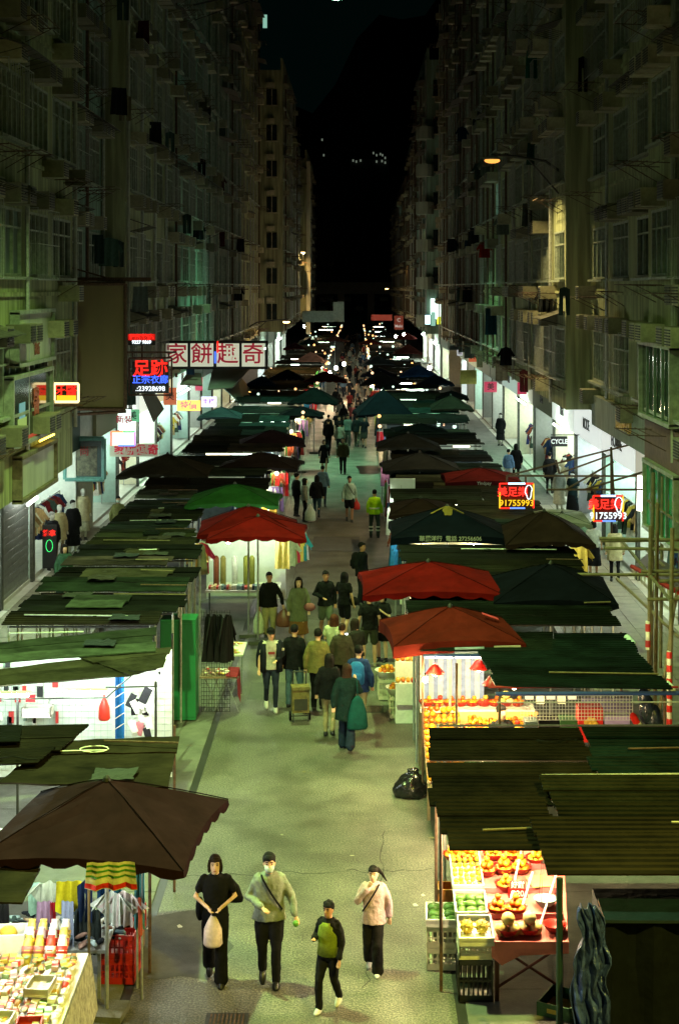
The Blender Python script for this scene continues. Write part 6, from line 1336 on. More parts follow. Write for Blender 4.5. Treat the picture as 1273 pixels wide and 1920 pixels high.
for px, py, Y, l in ((697,722,100,'by the lane past the navy umbrella'),(757,627,170,'far up by the dark red umbrella'),(742,631,165,'beside the far dark red umbrella'),(630,690,118,'in the glowing far left stalls'),(618,700,112,'below the glowing far left stalls'),(645,682,124,'at the top of the glowing far left stalls'),(570,612,190,'at the far left corner'),(805,690,108,'on the far right pavement')):
    bulb(A(px,py,Y), f'big warm bulb {l}', emi('bulb_far',(1,.72,.42),500), grp='big bulbs far up the lane').scale = (3,3,3)
random.seed(88)
FB = [emi('far_bulb_warm',(1,.5,.16),2.4), emi('far_bulb_cool',(.7,1,.8),1.6), emi('far_bulb_pink',(1,.62,.35),2)]
fbm = []
for m in FB: b = MB(); b.ball((0,0,0),.09,6,5); fbm.append(b.mesh('light_bulb', m))
for i in range(190):
    sd = random.choice((-1,1)); y = 66+190*random.random()**1.0; x = random.uniform(-6.3,-2.2) if sd < 0 else random.uniform(.9,4.8)
    if random.random() < .5: x = -2.5 if sd < 0 else 1.0
    inst('light_bulb', random.choice(fbm), (x, y, random.uniform(2.2,2.9)), 0, random.uniform(.5,1.1)*(1 if y < 120 else 1.3), f'bare bulb glowing over the {"left" if sd < 0 else "right"} far stalls', 'light bulb', f'bare bulbs scattered over the {"left" if sd < 0 else "right"} far stalls')
# pavement lights
p = A(43,911,43.2); bulb(p, 'round glaring floodlight in front of the left shops', emi('flood',(1,.92,.8),420)).scale = (2.0,2.0,2.0)
b = MB(); b.bar(A(53,946,42.6),A(70,933,44.2),.05); solo('tube_light', b, emi('short_tube',(.9,1,.9),10), 'short slanting tube beside the round floodlight', 'tube light')
b = MB(); b.bar(A(1199,957,38.6),A(1200,893,38.6),.075,8); solo('tube_light', b, emi('long_tube',(1,.93,.75),14), 'thick vertical white tube lamp on the right pavement', 'tube light')
t = thing('chalk_board', 'black board with red neon and green outline standing at the left shop', 'board', tuple(G(98,1068,.13))); b = MB(); b.box((0,-.35,.75),(.42,.05,1.3)); part('board', b, M_sbk, t, False); text('推拿', .19, RED, t, (0,-.39,1.15), bold=.03)
f = MB(); f.tube([(.1*math.cos(a/12*6.283),-.39,.78+.18*math.sin(a/12*6.283)) for a in range(13)], .01, 5, False); part('green_outline', f, emi('neon_green',(.05,.9,.2),1.5), t, False)
# ------------------------------------------------ people
random.seed(99)
TEX = bpy.data.textures.new('cloth_folds', 'CLOUDS'); TEX.noise_scale = .11
PEND = []
def limb(b, pts, rs, n=10): b.tube(pts, rs, n)
SKIN = {'a': M_skin, 'b': mat('skin_tan', rgb(180,130,100), .55, var=.08), 'c': mat('skin_pale', rgb(222,180,150), .5, var=.06)}
def pose_points(P):
    s = P.get('stride', .0); sw = P.get('stance', .1)
    kn = P.get('knee', .04)
    legs = {}
    for sd, sg in (('L', 1), ('R', -1)):          # L = figure's own left = +x when facing -y
        f = -s if sd == P.get('lead', 'L') else s
        fwd = f < 0
        if s < .05: hip = (sg*.09,0,.92); k_ = (sg*sw,-.03,.50); an = (sg*sw, .02+f, .085); lift = 0
        elif fwd: hip = (sg*.085,0,.91); k_ = (sg*.09,-.6*s-.07,.50); an = (sg*.085, -s, .085); lift = 0
        else: hip = (sg*.085,0,.91); k_ = (sg*.09,.28*s-.05,.49); an = (sg*.085, s+.02, .17); lift = R(35)
        legs[sd] = (hip, k_, an, lift)
    arms = {}
    for sd, sg in (('L', 1), ('R', -1)):
        pr = P.get('arm'+sd, 'down')
        sh = Vector((sg*.175, .01, 1.385)); swg = (s*.55 if sd == P.get('lead', 'L') else -s*.55)
        if pr == 'down': el = (sg*.235, .03+swg*.5, 1.12); wr = (sg*.25, -.03+swg, .88)
        elif pr == 'belly': el = (sg*.27, .03, 1.13); wr = (sg*.09, -.22, 1.07)
        elif pr == 'chest': el = (sg*.25, -.06, 1.12); wr = (sg*.05, -.20, 1.30)
        elif pr == 'phone': el = (sg*.22, -.02, 1.13); wr = (sg*.10, -.30, 1.20)
        elif pr == 'mouth': el = (sg*.25, -.12, 1.17); wr = (sg*.07, -.17, 1.42)
        elif pr == 'back': el = (sg*.24, .12, 1.14); wr = (sg*.20, .22, .92)
        elif pr == 'out': el = (sg*.28, -.02, 1.13); wr = (sg*.33, -.14, .93)
        elif pr == 'reach': el = (sg*.24, -.20, 1.25); wr = (sg*.18, -.46, 1.24)
        elif pr == 'shoulder': el = (sg*.26, -.08, 1.15); wr = (sg*.17, -.18, 1.33)
        arms[sd] = (sh, Vector(el), Vector(wr), sg)
    return legs, arms
def person(label, x, y, h, rot, top, bot, hair, P=None, skin='a', shoes=(24,24,26), cap=None, group='people walking in the market lane', detail=2, cat='person', mask=False, slim=1.0, mann=False):
    """rot 0 faces the camera; top=(rgb, style), bot=(rgb, style), hair=(rgb, style)"""
    P = P or {}; k = h/1.70; legs, arms = pose_points(P)
    t = thing('mannequin' if mann else 'person', label, cat, (x, y, .0 if abs(x) < 6.6 and True else P.get('base', .12)), R(rot), group)
    if 'base' in P: t.location.z = P['base']
    vox = .013 if detail == 2 else .022; sk = SKIN[skin] if not mann else mat('mannequin_white', (.6,.6,.55), .4)
    lean = P.get('lean', 0)
    hd = P.get('head', (0, -.02)); hz_ = 1.575; nod = P.get('nod', .0)
    b = MB()
    b.rings([(0,0,.84,.11,.08),(0,0,.90,.155*slim,.105),(0,0,1.0,.135*slim,.095),(0,-.005,1.12,.13*slim,.09),(0,0,1.25,.155*slim,.105),(0,0,1.36,.145*slim,.085),(0,0,1.405,.10,.07),(0,0,1.44,.05,.05)], 16)
    limb(b, [(0,.005,1.40),(0,-.005+hd[1]*.4,1.50)], [.056,.05])
    hx, hy = hd[0], hd[1]
    hr = [(-.118,.02,.03,-.03),(-.10,.045,.05,-.025),(-.07,.058,.072,-.012),(-.03,.068,.086,0),(.01,.073,.094,.006),(.05,.074,.096,.008),(.085,.062,.08,.01),(.108,.035,.045,.01),(.116,.012,.015,.01)]
    b.rings([(hx, hy+o-nod*(-dz+.0), hz_+dz, rx, ry) for dz, rx, ry, o in hr], 14)
    b.tube([(hx,hy-.088,hz_+.015),(hx,hy-.108,hz_-.018)], [.010,.016], 6)             # nose
    for sg in (-1,1): b.ball((hx+sg*.075,hy+.01,hz_-.005), .022, 6, 5, (.5,.9,1.3))      # ears
    b.ball((hx,hy-.075,hz_-.058), .022, 8, 5, (1.2,.7,.5))                             # mouth, chin
    for sd, (hip, kn, an, lift) in legs.items():
        limb(b, [hip, ((hip[0]+kn[0])/2,(hip[1]+kn[1])/2-.01,(hip[2]+kn[2])/2), kn, ((kn[0]+an[0])/2,(kn[1]+an[1])/2+.015,(kn[2]+an[2])/2+.05), an], [.082*slim,.074*slim,.052,.055,.036] if bot[1] in ('shorts','skirt','none') else [.06,.055,.038,.034,.030])
    for sd, (sh, el, wr, sg) in arms.items():
        cov = top[1] not in ('tee','vest','dress','crop') or P.get('sleeve'); limb(b, [sh+Vector((-sg*.02,0,-.02)), el, wr], [.036 if not cov else .028,.036 if not cov else .026,.026], 10)
        d = (wr-el).normalized(); pl = wr+d*.065; up = Vector((0,0,1)) if abs(d.z) < .8 else Vector((0,-1,0)); sd_ = d.cross(up).normalized()
        b.tube([wr+d*.01, pl], [.027,.036], 8, flat=.55)
        curl = P.get('curl', .35)
        for q in range(4):
            o = sd_*(q-1.5)*.021; l_ = (.05,.058,.055,.042)[q]; cdir = Vector((0,-1,0)) if abs(d.z) > .6 else Vector((0,0,-1))
            m1 = pl+d*l_*.6+o; b.tube([pl-d*.01+o*.9, m1, m1+(d*(1-curl)+cdir*curl)*l_*.6], [.011,.0105,.009], 6)
        th = pl-d*.03+sd_*(-sg if abs(d.z) > .6 else sg)*.03
        b.tube([wr+d*.03, th+Vector((0,-.012,0)), th+d*.04+Vector((0,-.012,0))], [.013,.012,.010], 6)
    parts = [('body', b, sk, vox, 0)]
    # top
    col, style = top; g = MB(); hem = dict(tee=.86, long=.85, jacket=.80, coat=.62, dress=.52, crop=.9, vest=.84, shirt=.83)[style]
    e = .016 if style in ('tee', 'dress') else .026 if style in ('long', 'shirt', 'vest') else .038
    rr = [(0,0,1.452,.062+e*.3,.062),(0,0,1.432,.088+e*.3,.07)] if style != 'coat' else [(0,0,1.445,.075,.07)]
    body_r = [(1.405,.125,.082),(1.36,.158,.10),(1.30,.168,.112),(1.22,.160,.112),(1.10,.142,.102),(1.0,.15,.105),(.92,.168,.118),(.84,.175,.12),(.74,.19,.13),(.62,.205,.145),(.50,.22,.16)]
    rr += [(0,0,z,rx*slim+e,ry+e) for z, rx, ry in body_r if z >= hem]+[(0,0,hem,(.18 if hem > .8 else .20+(.7-hem)*.1)*slim+e,.125+e)]
    g.rings(rr, 18)
    for sd, (sh, el, wr, sg) in arms.items():
        if style in ('tee', 'vest', 'dress', 'crop') and not P.get('sleeve'):
            q = sh.lerp(el, .62); g.tube([sh+Vector((-sg*.02,0,.0)), q], [.056+e*.5,.052+e*.5], 10)
        else:
            q = el.lerp(wr, .93); g.tube([sh+Vector((-sg*.035,0,-.012)), el, q], [.056+e*.5,.044+e*.6,.034+e*.5], 10)
    parts.append(('top' if style != 'dress' else 'dress', g, cloth(*col) if isinstance(col, tuple) else col, vox, .017))
    # bottom
    col, style = bot; g = MB()
    g.rings([(0,0,1.0,.142*slim,.102),(0,0,.93,.162*slim,.118),(0,0,.86,.165*slim,.118),(0,0,.80,.13*slim,.10)], 16)
    for sd, (hip, kn, an, lift) in legs.items():
        kn = Vector(kn); an = Vector(an); hip = Vector(hip)
        if style == 'trousers': g.tube([hip, hip.lerp(kn,.5), kn, kn.lerp(an,.5), an+Vector((0,0,-.01))], [.098*slim,.09*slim,.068,.064,.058], 12)
        elif style == 'slim': g.tube([hip, hip.lerp(kn,.5), kn, kn.lerp(an,.5)+Vector((0,.01,0)), an+Vector((0,0,.01))], [.092*slim,.082*slim,.058,.054,.044], 12)
        elif style == 'wide': g.tube([hip, hip.lerp(kn,.5), kn, kn.lerp(an,.5), an+Vector((0,0,-.02))], [.10*slim,.098*slim,.086,.09,.096], 12)
        elif style == 'shorts': g.tube([hip, hip.lerp(kn,.86)], [.104*slim,.09*slim], 12)
    if style == 'skirt': g = MB(); g.rings([(0,0,1.0,.145,.105),(0,0,.9,.18,.13),(0,0,.7,.21,.16),(0,-.01,.45,.24,.19),(0,-.01,.30,.25,.20)], 18)
    if style != 'none': parts.append(('skirt' if style == 'skirt' else 'shorts' if style == 'shorts' else 'trousers', g, cloth(*col), vox, .010))
    # hair
    col, style = hair; g = MB(); m = mat('hair_%d_%d_%d' % col, tuple(c*.6 for c in rgb(*col)), .75, var=.5, scale=40, bump=.6, bscale=70, spec=.2)
    if style != 'none':
        g.rings([(hx, hy+.028, hz_+dz, rx, ry) for dz, rx, ry in ((-.03,.072,.068),(.01,.083,.088),(.05,.087,.10),(.09,.074,.09),(.122,.045,.055),(.134,.015,.02))], 14)
        g.rings([(hx, hy-.03, hz_+dz, rx, ry) for dz, rx, ry in ((.062,.072,.07),(.09,.066,.07),(.118,.035,.04))], 12)
        if style in ('bob', 'long', 'longer'):
            end = {'bob': -.105, 'long': -.30, 'longer': -.42}[style]
            g.rings([(hx, hy+.045, hz_+end, .075, .03),(hx, hy+.05, hz_+end*.6, .094, .05),(hx, hy+.04, hz_-.03, .094, .07),(hx, hy+.03, hz_+.04, .09, .095)], 12)
            for sg in (-1,1): g.tube([(hx+sg*.07,hy-.03,hz_+.07),(hx+sg*.083,hy-.03,hz_-.0),(hx+sg*.08,hy-.02,hz_+max(end, -.2)*.8)], [.02,.024,.02], 6)
        if style == 'pony':
            g.tube([(hx,hy+.10,hz_+.05),(hx+.05,hy+.16,hz_+.03),(hx+.12,hy+.19,hz_-.06),(hx+.19,hy+.20,hz_-.17)], [.03,.034,.03,.010], 8)
        if style == 'bun': g.ball((hx,hy+.10,hz_+.09), .045, 8, 6)
        if style == 'curly':
            for q in range(16):
                a = q*2.4; g.ball((hx+.06*math.cos(a), hy+.02+.06*math.sin(a), hz_+.06+.05*(q/16)), .034, 6, 5)
        parts.append(('hair', g, m, vox*.75 if detail == 2 else vox, .009))
    me_parts = []
    for nm, g, m, vx, disp in parts:
        me = g.mesh(nm, m); o = bpy.data.objects.new(nm, me); COL.objects.link(o)
        mo = o.modifiers.new('r', 'REMESH'); mo.mode = 'VOXEL'; mo.voxel_size = vx; mo.use_smooth_shade = True
        ms = o.modifiers.new('s', 'SMOOTH'); ms.iterations = 3 if nm != 'body' else 2; ms.factor = .5
        if disp: md = o.modifiers.new('d', 'DISPLACE'); md.texture = TEX; md.texture_coords = 'LOCAL'; md.strength = disp*2.2; md.mid_level = .5
        o.parent = t; PEND.append((o, m)); me_parts.append(o)
    # shoes
    for sd, (hip, kn, an, lift) in legs.items():
        s_ = MB(); ry = an[1]
        rr = [(.09,.0,.05,.045),(.055,-.01,.055,.045)]
        s_.rings([(0,.0,.09,.040,.048),(0,-.012,.062,.044,.07),(0,-.035,.03,.047,.10),(0,-.04,.0,.048,.108)], 12)
        o = kid('shoe', s_.mesh('shoe', plastic(*shoes), smooth=True), t, (an[0], an[1], an[2]-.078), rot=(-lift if lift else 0, 0, 0))
        if lift: o.location.z -= .01; o.rotation_euler = (R(28), 0, 0)
    if detail == 2 and not mann:
        for sg in (-1,1):
            e_ = MB(); e_.ball((hx+sg*.03,hy-.083,hz_+.018), .0095, 6, 5, (1.5,.5,.7)); part('eye', e_, M_black, t, False)
            e_ = MB(); e_.box((hx+sg*.031,hy-.085,hz_+.042),(.034,.012,.007)); part('eyebrow', e_, M_black, t, False)
        if not mask: e_ = MB(); e_.ball((hx,hy-.092,hz_-.055), .018, 8, 5, (1.2,.3,.35)); part('mouth', e_, mat('lips', rgb(150,70,66), .5), t, False)
    if mask: e_ = MB(); e_.rings([(hx,hy-.05,hz_-.09,.045,.05),(hx,hy-.055,hz_-.05,.062,.064),(hx,hy-.05,hz_-.005,.062,.056)], 12); part('face_mask', e_, cloth(190,210,205), t, False, True)
    if cap:
        c_ = MB(); c_.rings([(hx,hy+.005,hz_+.045,.088,.108),(hx,hy+.005,hz_+.10,.080,.098),(hx,hy,hz_+.135,.045,.055),(hx,hy,hz_+.142,.01,.01)], 14)
        c_.slab([(hx-.075,hy-.09,hz_+.055),(hx-.05,hy-.17,hz_+.04),(hx+.05,hy-.17,hz_+.04),(hx+.075,hy-.09,hz_+.055)], .012); part('cap', c_, cloth(*cap), t, False, True)
    t.scale = (k, k, k); t['_p'] = 1
    return t
def at(px, py, dx=0): p = G(px, py); return p.x+dx, p.y
def attach(t, nm, b, m, smooth=True): return part(nm, b, m, t, False, smooth)
def strap(t, m=M_black, sg=1, z1=.98):       # cross-body strap following the chest
    b = MB(); pts = []
    for i in range(15):
        a = -1.1+i*2.2*math.pi/14*.5+0; u = i/14
        x = sg*(-.10+.26*u); z = 1.43-.42*u; y = -(.135+.03*math.sin(u*math.pi))*math.sqrt(max(.2, 1-(x/.235)**2)) if u > 0 else -.06
        pts.append((x, y-.012, z))
    b.tube(pts, .014, 5); return attach(t, 'strap', b, m)
def hand(t, sd, off=(0,0,0)):               # world position of a hand (rest pose)
    return t.matrix_local @ Vector(off)
def carried(px_, label, p, w_, h, d, col, nm='carrier_bag', cat='bag', rz=0):
    m = mat('bag_%d_%d_%d' % col, rgb(*col), .35, var=.18, scale=12, bump=.6, bscale=14)
    return inst(nm, bag_mesh(w_, h, d, m, nm), p, rz, label=label, cat=cat, group='bags carried by walkers')
def local(t, v): 
    r = t.rotation_euler.z; k = t.scale.x; x, y, z = v[0]*k, v[1]*k, v[2]*k
    return Vector((t.location.x+x*math.cos(r)-y*math.sin(r), t.location.y+x*math.sin(r)+y*math.cos(r), t.location.z+z))
def backpack(t, label, col):
    b = MB(); b.rings([(0,.0,.0,.13,.07),(0,0,.03,.15,.085),(0,0,.2,.155,.10),(0,0,.36,.14,.085),(0,0,.43,.08,.05)], 14); 
    b.rings([(0,.09,.05,.11,.04),(0,.09,.2,.11,.045),(0,.085,.24,.08,.03)], 12)
    return inst('backpack', b.mesh('backpack', cloth(*col), smooth=True), local(t, (0,.20,.98)), t.rotation_euler.z, label=label, cat='backpack', group='backpacks worn in the lane')
W = {}
x, y = at(404, 1838); W['p1'] = person('woman in black with bobbed hair and pouch, walking with a pale carrier bag', x, y, 1.56, 3, ((20,20,22),'tee'), ((18,18,20),'wide'), ((46,32,24),'bob'), dict(stride=.17, armL='belly', armR='belly', head=(0,-.03), lead='L'), 'c', group='walkers in the near lane')
t = W['p1']; c_ = MB(); c_.rings([(.15,.06,1.38,.06,.05),(.22,.07,1.25,.10,.05),(.27,.07,1.08,.11,.045),(.27,.07,1.03,.10,.04)], 12); attach(t, 'cape_sleeve', c_, cloth(20,20,22))
inst('phone', MB().box((0,0,0),(.07,.012,.14)).mesh('phone', M_black), local(t,(0,-.30,1.07)), 0, label='black phone in the hands of the woman in black', cat='phone')
carried(0, 'pale pink carrier bag hanging from the wrist of the woman in black', local(t,(-.02,-.27,1.04)), .24, .42, .16, (214,190,186))
b = MB(); b.ball((0,0,0),.10,10,7,(.55,.8,1.5)); inst('shoulder_bag', b.mesh('shoulder_bag', M_black, smooth=True), local(t,(-.21,.06,.95)), 0, label='black shoulder bag at the hip of the woman in black', cat='bag')
x, y = at(505, 1846); W['p2'] = person('man in a grey jersey with black cross strap and lowered face mask', x, y, 1.64, 4, ((122,128,116),'long'), ((20,20,22),'trousers'), ((14,12,12),'short'), dict(stride=.07, stance=.12, armR='belly', armL='out', head=(0,-.06), nod=.15, curl=.6), 'a', mask=True, slim=1.12, group='walkers in the near lane'); strap(W['p2'])
b = MB(); b.ball((0,0,0),.04,8,6); inst('small_fruit', b.mesh('small_fruit', plastic(90,140,50), smooth=True), local(W['p2'],(.335,-.19,.85)), 0, label='green fruit held by the man in the grey jersey', cat='fruit')
x, y = at(617, 1893); W['p3'] = person('boy in a black jacket and yellow-green bib turning to his right', x, y, 1.29, -28, ((22,22,24),'long'), ((22,22,26),'trousers'), ((16,13,12),'curly'), dict(stride=.17, armR='phone', armL='down', lead='R'), 'b', (210,210,205), group='walkers in the near lane')
b = MB(); b.rings([(0,-.01,1.40,.10,.12),(0,-.01,1.34,.155,.15),(0,-.012,1.2,.178,.165),(0,-.012,1.05,.172,.16),(0,-.012,.89,.185,.165)], 18); attach(W['p3'], 'bib', b, cloth(116,128,48))
x, y = at(700, 1822); W['p4'] = person('girl in a pale pink jacket touching her mouth, ponytail flying', x, y, 1.33, -8, ((186,158,170),'jacket'), ((26,24,26),'wide'), ((26,18,16),'pony'), dict(stride=.13, armR='mouth', armL='down', lead='L'), 'c', (190,190,200), slim=.9, group='walkers in the near lane'); strap(W['p4'], M_black, -1)
GM = 'people in the middle of the lane'
def pp(key, px, py, *a, **k): 
    x, y = at(px, py); k.setdefault('group', GM); W[key] = person(a[0], x, y, *a[1:], **k); return W[key]
pp('m5', 508, 1332, 'youth in black cap and open dark jacket over a pale tee', 1.68, 8, ((172,168,152),'tee'), ((34,40,56),'slim'), ((16,14,14),'short'), dict(stride=.13, armL='belly', armR='down', stance=.13), 'a', (205,205,200), cap=(18,18,20))
for sg in (-1,1):
    b = MB(); b.rings([(sg*.145,-.02,1.39,.07,.085),(sg*.155,-.02,1.2,.075,.14),(sg*.16,-.015,1.0,.075,.15),(sg*.165,-.015,.82,.08,.155)], 12); 
    b.tube([(sg*.18,.01,1.38),(sg*.24,.03,1.13),(sg*.25,-.02,.93) if sg < 0 else (.12,-.19,1.08)], [.075,.065,.052], 10); attach(W['m5'], 'jacket', b, cloth(20,24,32))
b = MB(); b.box((0,-.165,1.22),(.14,.01,.05)); attach(W['m5'], 'print', b, paint(120,30,26), False)
pp('m6', 552, 1326, 'man in black bomber jacket and jeans seen from behind, pulling a trolley', 1.70, 172, ((18,20,22),'jacket'), ((70,92,104),'trousers'), ((14,13,13),'short'), dict(stance=.12, armL='down', armR='down'), 'a')
t = thing('shopping_trolley', 'brown shopping trolley pulled by the man in the black bomber jacket', 'trolley', (*at(563,1352), 0), R(8), None)
b = MB(); b.box((0,0,.42),(.34,.24,.46)); b.box((0,-.02,.68),(.36,.28,.06)); attach(t, 'bag', b, mat('brown_canvas', rgb(110,96,52), .8, var=.5, scale=12, bump=.4), False)
b = MB(); b.box((0,-.13,.36),(.26,.03,.22)); attach(t, 'pocket', b, mat('dark_canvas', (.03,.028,.02), .8), False)
b = MB()
for sg in (-1,1): b.bar((sg*.13,.13,.1),(sg*.13,.13,.95),.012); 
b.bar((-.13,.13,.95),(.13,.13,.95),.014); b.bar((0,.13,.95),(0,.2,1.02),.012); b.bar((-.17,.05,.09),(.17,.05,.09),.012); b.bar((-.15,-.12,.02),(-.15,-.1,.2),.012); b.bar((.15,-.12,.02),(.15,-.1,.2),.012); attach(t, 'frame', b, M_dark, False)
for sg in (-1,1): b = MB(); b.bar((sg*.17,.08,.09),(sg*.21,.08,.09),.09,12); attach(t, 'wheel', b, M_black, False)
pp('m7', 596, 1333, 'man in a yellow-green quilted jacket seen from behind', 1.68, 176, ((104,98,56),'jacket'), ((18,18,20),'trousers'), ((20,17,16),'short'), dict(stride=.06), 'a')
pp('m8', 617, 1382, 'woman in black top and beige trousers walking away', 1.60, 172, ((20,20,22),'jacket'), ((150,138,100),'slim'), ((30,24,20),'long'), dict(stride=.08), 'a')
pp('m9', 650, 1408, 'woman in dark green with brown hair and teal tote walking away', 1.62, 176, ((14,34,34),'coat'), ((26,38,54),'wide'), ((60,36,26),'long'), dict(stride=.2, armR='shoulder'), 'c', (190,190,170))
pp('m10', 672, 1372, 'man carrying a blue backpack walking away beside the brown-haired woman', 1.68, 170, ((34,54,100),'jacket'), ((140,130,100),'slim'), ((16,14,14),'short'), dict(stride=.15), 'a', (200,200,190))
backpack(W['m10'], 'bright blue backpack worn by the man next to the dark green coat', (40,100,160))
b = MB(); b.rings([(0,0,-.62,.17,.07),(0,0,-.58,.20,.09),(0,0,-.3,.17,.08),(0,0,-.08,.10,.05),(0,0,0,.03,.02)], 14); b.tube([(0,0,0),(-.02,-.05,.3)], .012, 5); inst('tote_bag', b.mesh('tote_bag', cloth(14,62,60), smooth=True), local(W['m9'],(-.22,.14,1.12)), R(10), label='teal tote bag on the shoulder of the woman in dark green', cat='bag', group='bags carried by walkers')
pp('m1', 505, 1202, 'man in black long-sleeved shirt and beige trousers holding bags', 1.68, 5, ((14,14,16),'long'), ((150,140,104),'trousers'), ((18,15,14),'short'), dict(stance=.11, stride=.08, armL='out'), 'b', slim=1.08)
pp('m2', 560, 1210, 'woman in a grey blazer and long brown skirt', 1.64, 3, ((100,104,80),'coat'), ((120,84,46),'skirt'), ((24,18,16),'long'), dict(stride=.08, armL='down'), 'c')
carried(0, 'white carrier bag hanging from the black-shirted man on his right', local(W['m1'],(-.26,-.05,.83)), .28, .62, .2, (196,204,176))
carried(0, 'clear carrier bag with red fruit between the couple', local(W['m1'],(.36,-.16,.86)), .42, .46, .25, (120,70,56))
b = MB(); b.ball((0,0,0),.13,10,7,(1.1,.6,.8)); inst('shoulder_bag', b.mesh('shoulder_bag', cloth(130,80,84), smooth=True), local(W['m2'],(.27,-.14,.98)), 0, label='dusty pink handbag of the woman in the grey blazer', cat='bag', group='bags carried by walkers')
pp('m3', 610, 1200, 'man in black zip top and grey shorts looking down', 1.70, 10, ((18,20,22),'long'), ((84,90,76),'shorts'), ((16,14,14),'short'), dict(stride=.13, armR='belly', armL='down', head=(0,-.06)), 'b', (70,70,70))
pp('m4', 645, 1196, 'woman in black with long straight black hair seen from behind', 1.62, 150, ((16,16,18),'tee'), ((20,20,22),'shorts'), ((12,11,12),'longer'), dict(stride=.05, armL='phone'), 'a')
b = MB(); b.ball((0,0,0),.13,10,7,(.9,.5,.9)); inst('shoulder_bag', b.mesh('shoulder_bag', M_black, smooth=True), local(W['m4'],(-.24,-.10,.95)), 0, label='black bag carried by the woman with long black hair', cat='bag', group='bags carried by walkers')
pp('m11', 626, 1293, 'woman with long reddish hair and a pale tee seen from behind', 1.62, 160, ((180,184,150),'tee'), ((20,20,22),'wide'), ((96,52,34),'long'), dict(armL='phone'), 'c')
b = MB(); b.box((0,0,-.2),(.30,.07,.40)); b.tube([(-.09,0,0),(-.05,0,.33),(.05,0,.33),(.09,0,0)], .01, 5); inst('tote_bag', b.mesh('tote_bag', cloth(226,222,200)), local(W['m11'],(-.20,.16,1.02)), R(-8), label='white canvas tote on the shoulder of the red-haired woman', cat='bag', group='bags carried by walkers')
pp('m12', 692, 1250, 'man in black tee and olive shorts seen from behind at the fruit stall', 1.68, 188, ((18,19,20),'tee'), ((54,58,44),'shorts'), ((16,14,14),'short'), dict(stance=.13), 'a', (190,180,150))
pp('m13', 716, 1240, 'woman in a black dress looking up beside the red umbrella corner', 1.60, -30, ((16,16,18),'dress'), ((20,20,20),'none'), ((20,16,16),'bob'), dict(armL='chest', head=(.02,-.01)), 'c')
pp('m14', 668, 1300, 'woman bending over her glowing phone', 1.58, 215, ((34,34,32),'long'), ((30,32,36),'slim'), ((44,34,26),'long'), dict(armL='phone', armR='phone', head=(0,-.07)), 'a')
inst('phone', MB().box((0,0,0),(.075,.012,.15)).mesh('phone', emi('phone_screen',(.9,1,1),2.5)), local(W['m14'],(0,-.40,1.22)), R(35), label='glowing phone held by the bending woman', cat='phone')
pp('m15', 641, 1312, 'woman with hair in a bun and a striped dark coat seen from behind', 1.60, 180, ((58,54,44),'jacket'), ((22,22,24),'trousers'), ((70,46,30),'bun'), dict(), 'c')
pp('m16', 678, 1134, 'man in black with a backpack half hidden by the red umbrella', 1.70, 60, ((16,20,22),'jacket'), ((30,32,36),'trousers'), ((16,14,14),'short'), dict(), 'b')
backpack(W['m16'], 'black backpack of the man half hidden by the red umbrella', (18,20,22))
pp('m17', 702, 1008, 'street worker in a luminous yellow vest seen from behind', 1.66, 175, ((170,220,30),'shirt'), ((56,66,60),'trousers'), ((14,13,13),'short'), dict(stance=.13), 'a')
for sg in (-1,1):
    for z in (.36,.24): b = MB(); b.bar((sg*.12,0,z),(sg*.12,0,z+.05),.078,10); attach(W['m17'], 'reflective_band', b, paint(210,215,200), False)
b = MB(); b.rings([(0,0,1.02,.19,.145),(0,0,1.07,.19,.146)], 14); attach(W['m17'], 'reflective_band', b, paint(220,225,200))
pp('m18', 655, 978, 'young man in pale blue shirt and black shorts with a red bag', 1.68, 5, ((150,176,170),'shirt'), ((18,18,20),'shorts'), ((18,16,15),'short'), dict(stride=.14), 'b', (60,60,60)); strap(W['m18'])
carried(0, 'red carrier bag beside the man in pale blue shirt', local(W['m18'],(.27,-.05,.82)), .26, .36, .15, (190,40,36))
pp('m19', 571, 978, 'woman in striped top and black trousers at the left stall', 1.60, 100, ((130,136,124),'long'), ((18,18,20),'slim'), ((24,20,18),'long'), dict(), 'a')
carried(0, 'big white carrier bag beside the woman in the striped top', local(W['m19'],(-.20,-.2,.72)), .42, .62, .3, (190,206,196))
pp('m20', 556, 968, 'person in black with a bun browsing the left stall', 1.62, 120, ((16,18,20),'jacket'), ((24,26,30),'slim'), ((20,16,15),'bun'), dict(), 'a')
pp('m21', 594, 972, 'woman in black walking away past the left stall', 1.62, 175, ((18,20,24),'jacket'), ((40,62,74),'slim'), ((18,16,15),'long'), dict(stride=.06), 'a')
pp('m22', 605, 950, 'woman in a pale blue shirt behind the woman in black', 1.62, 170, ((100,126,150),'shirt'), ((26,36,50),'slim'), ((24,20,18),'short'), dict(), 'a')
pp('m23', 608, 888, 'woman in a loose black dress walking towards the camera', 1.58, 5, ((16,16,18),'dress'), ((20,20,20),'none'), ((22,18,16),'bob'), dict(stride=.08, sleeve=1), 'a')
pp('m24', 643, 889, 'man in an open brown jacket walking towards the camera', 1.70, 0, ((62,54,34),'jacket'), ((26,26,24),'trousers'), ((18,16,15),'short'), dict(stride=.06), 'b')
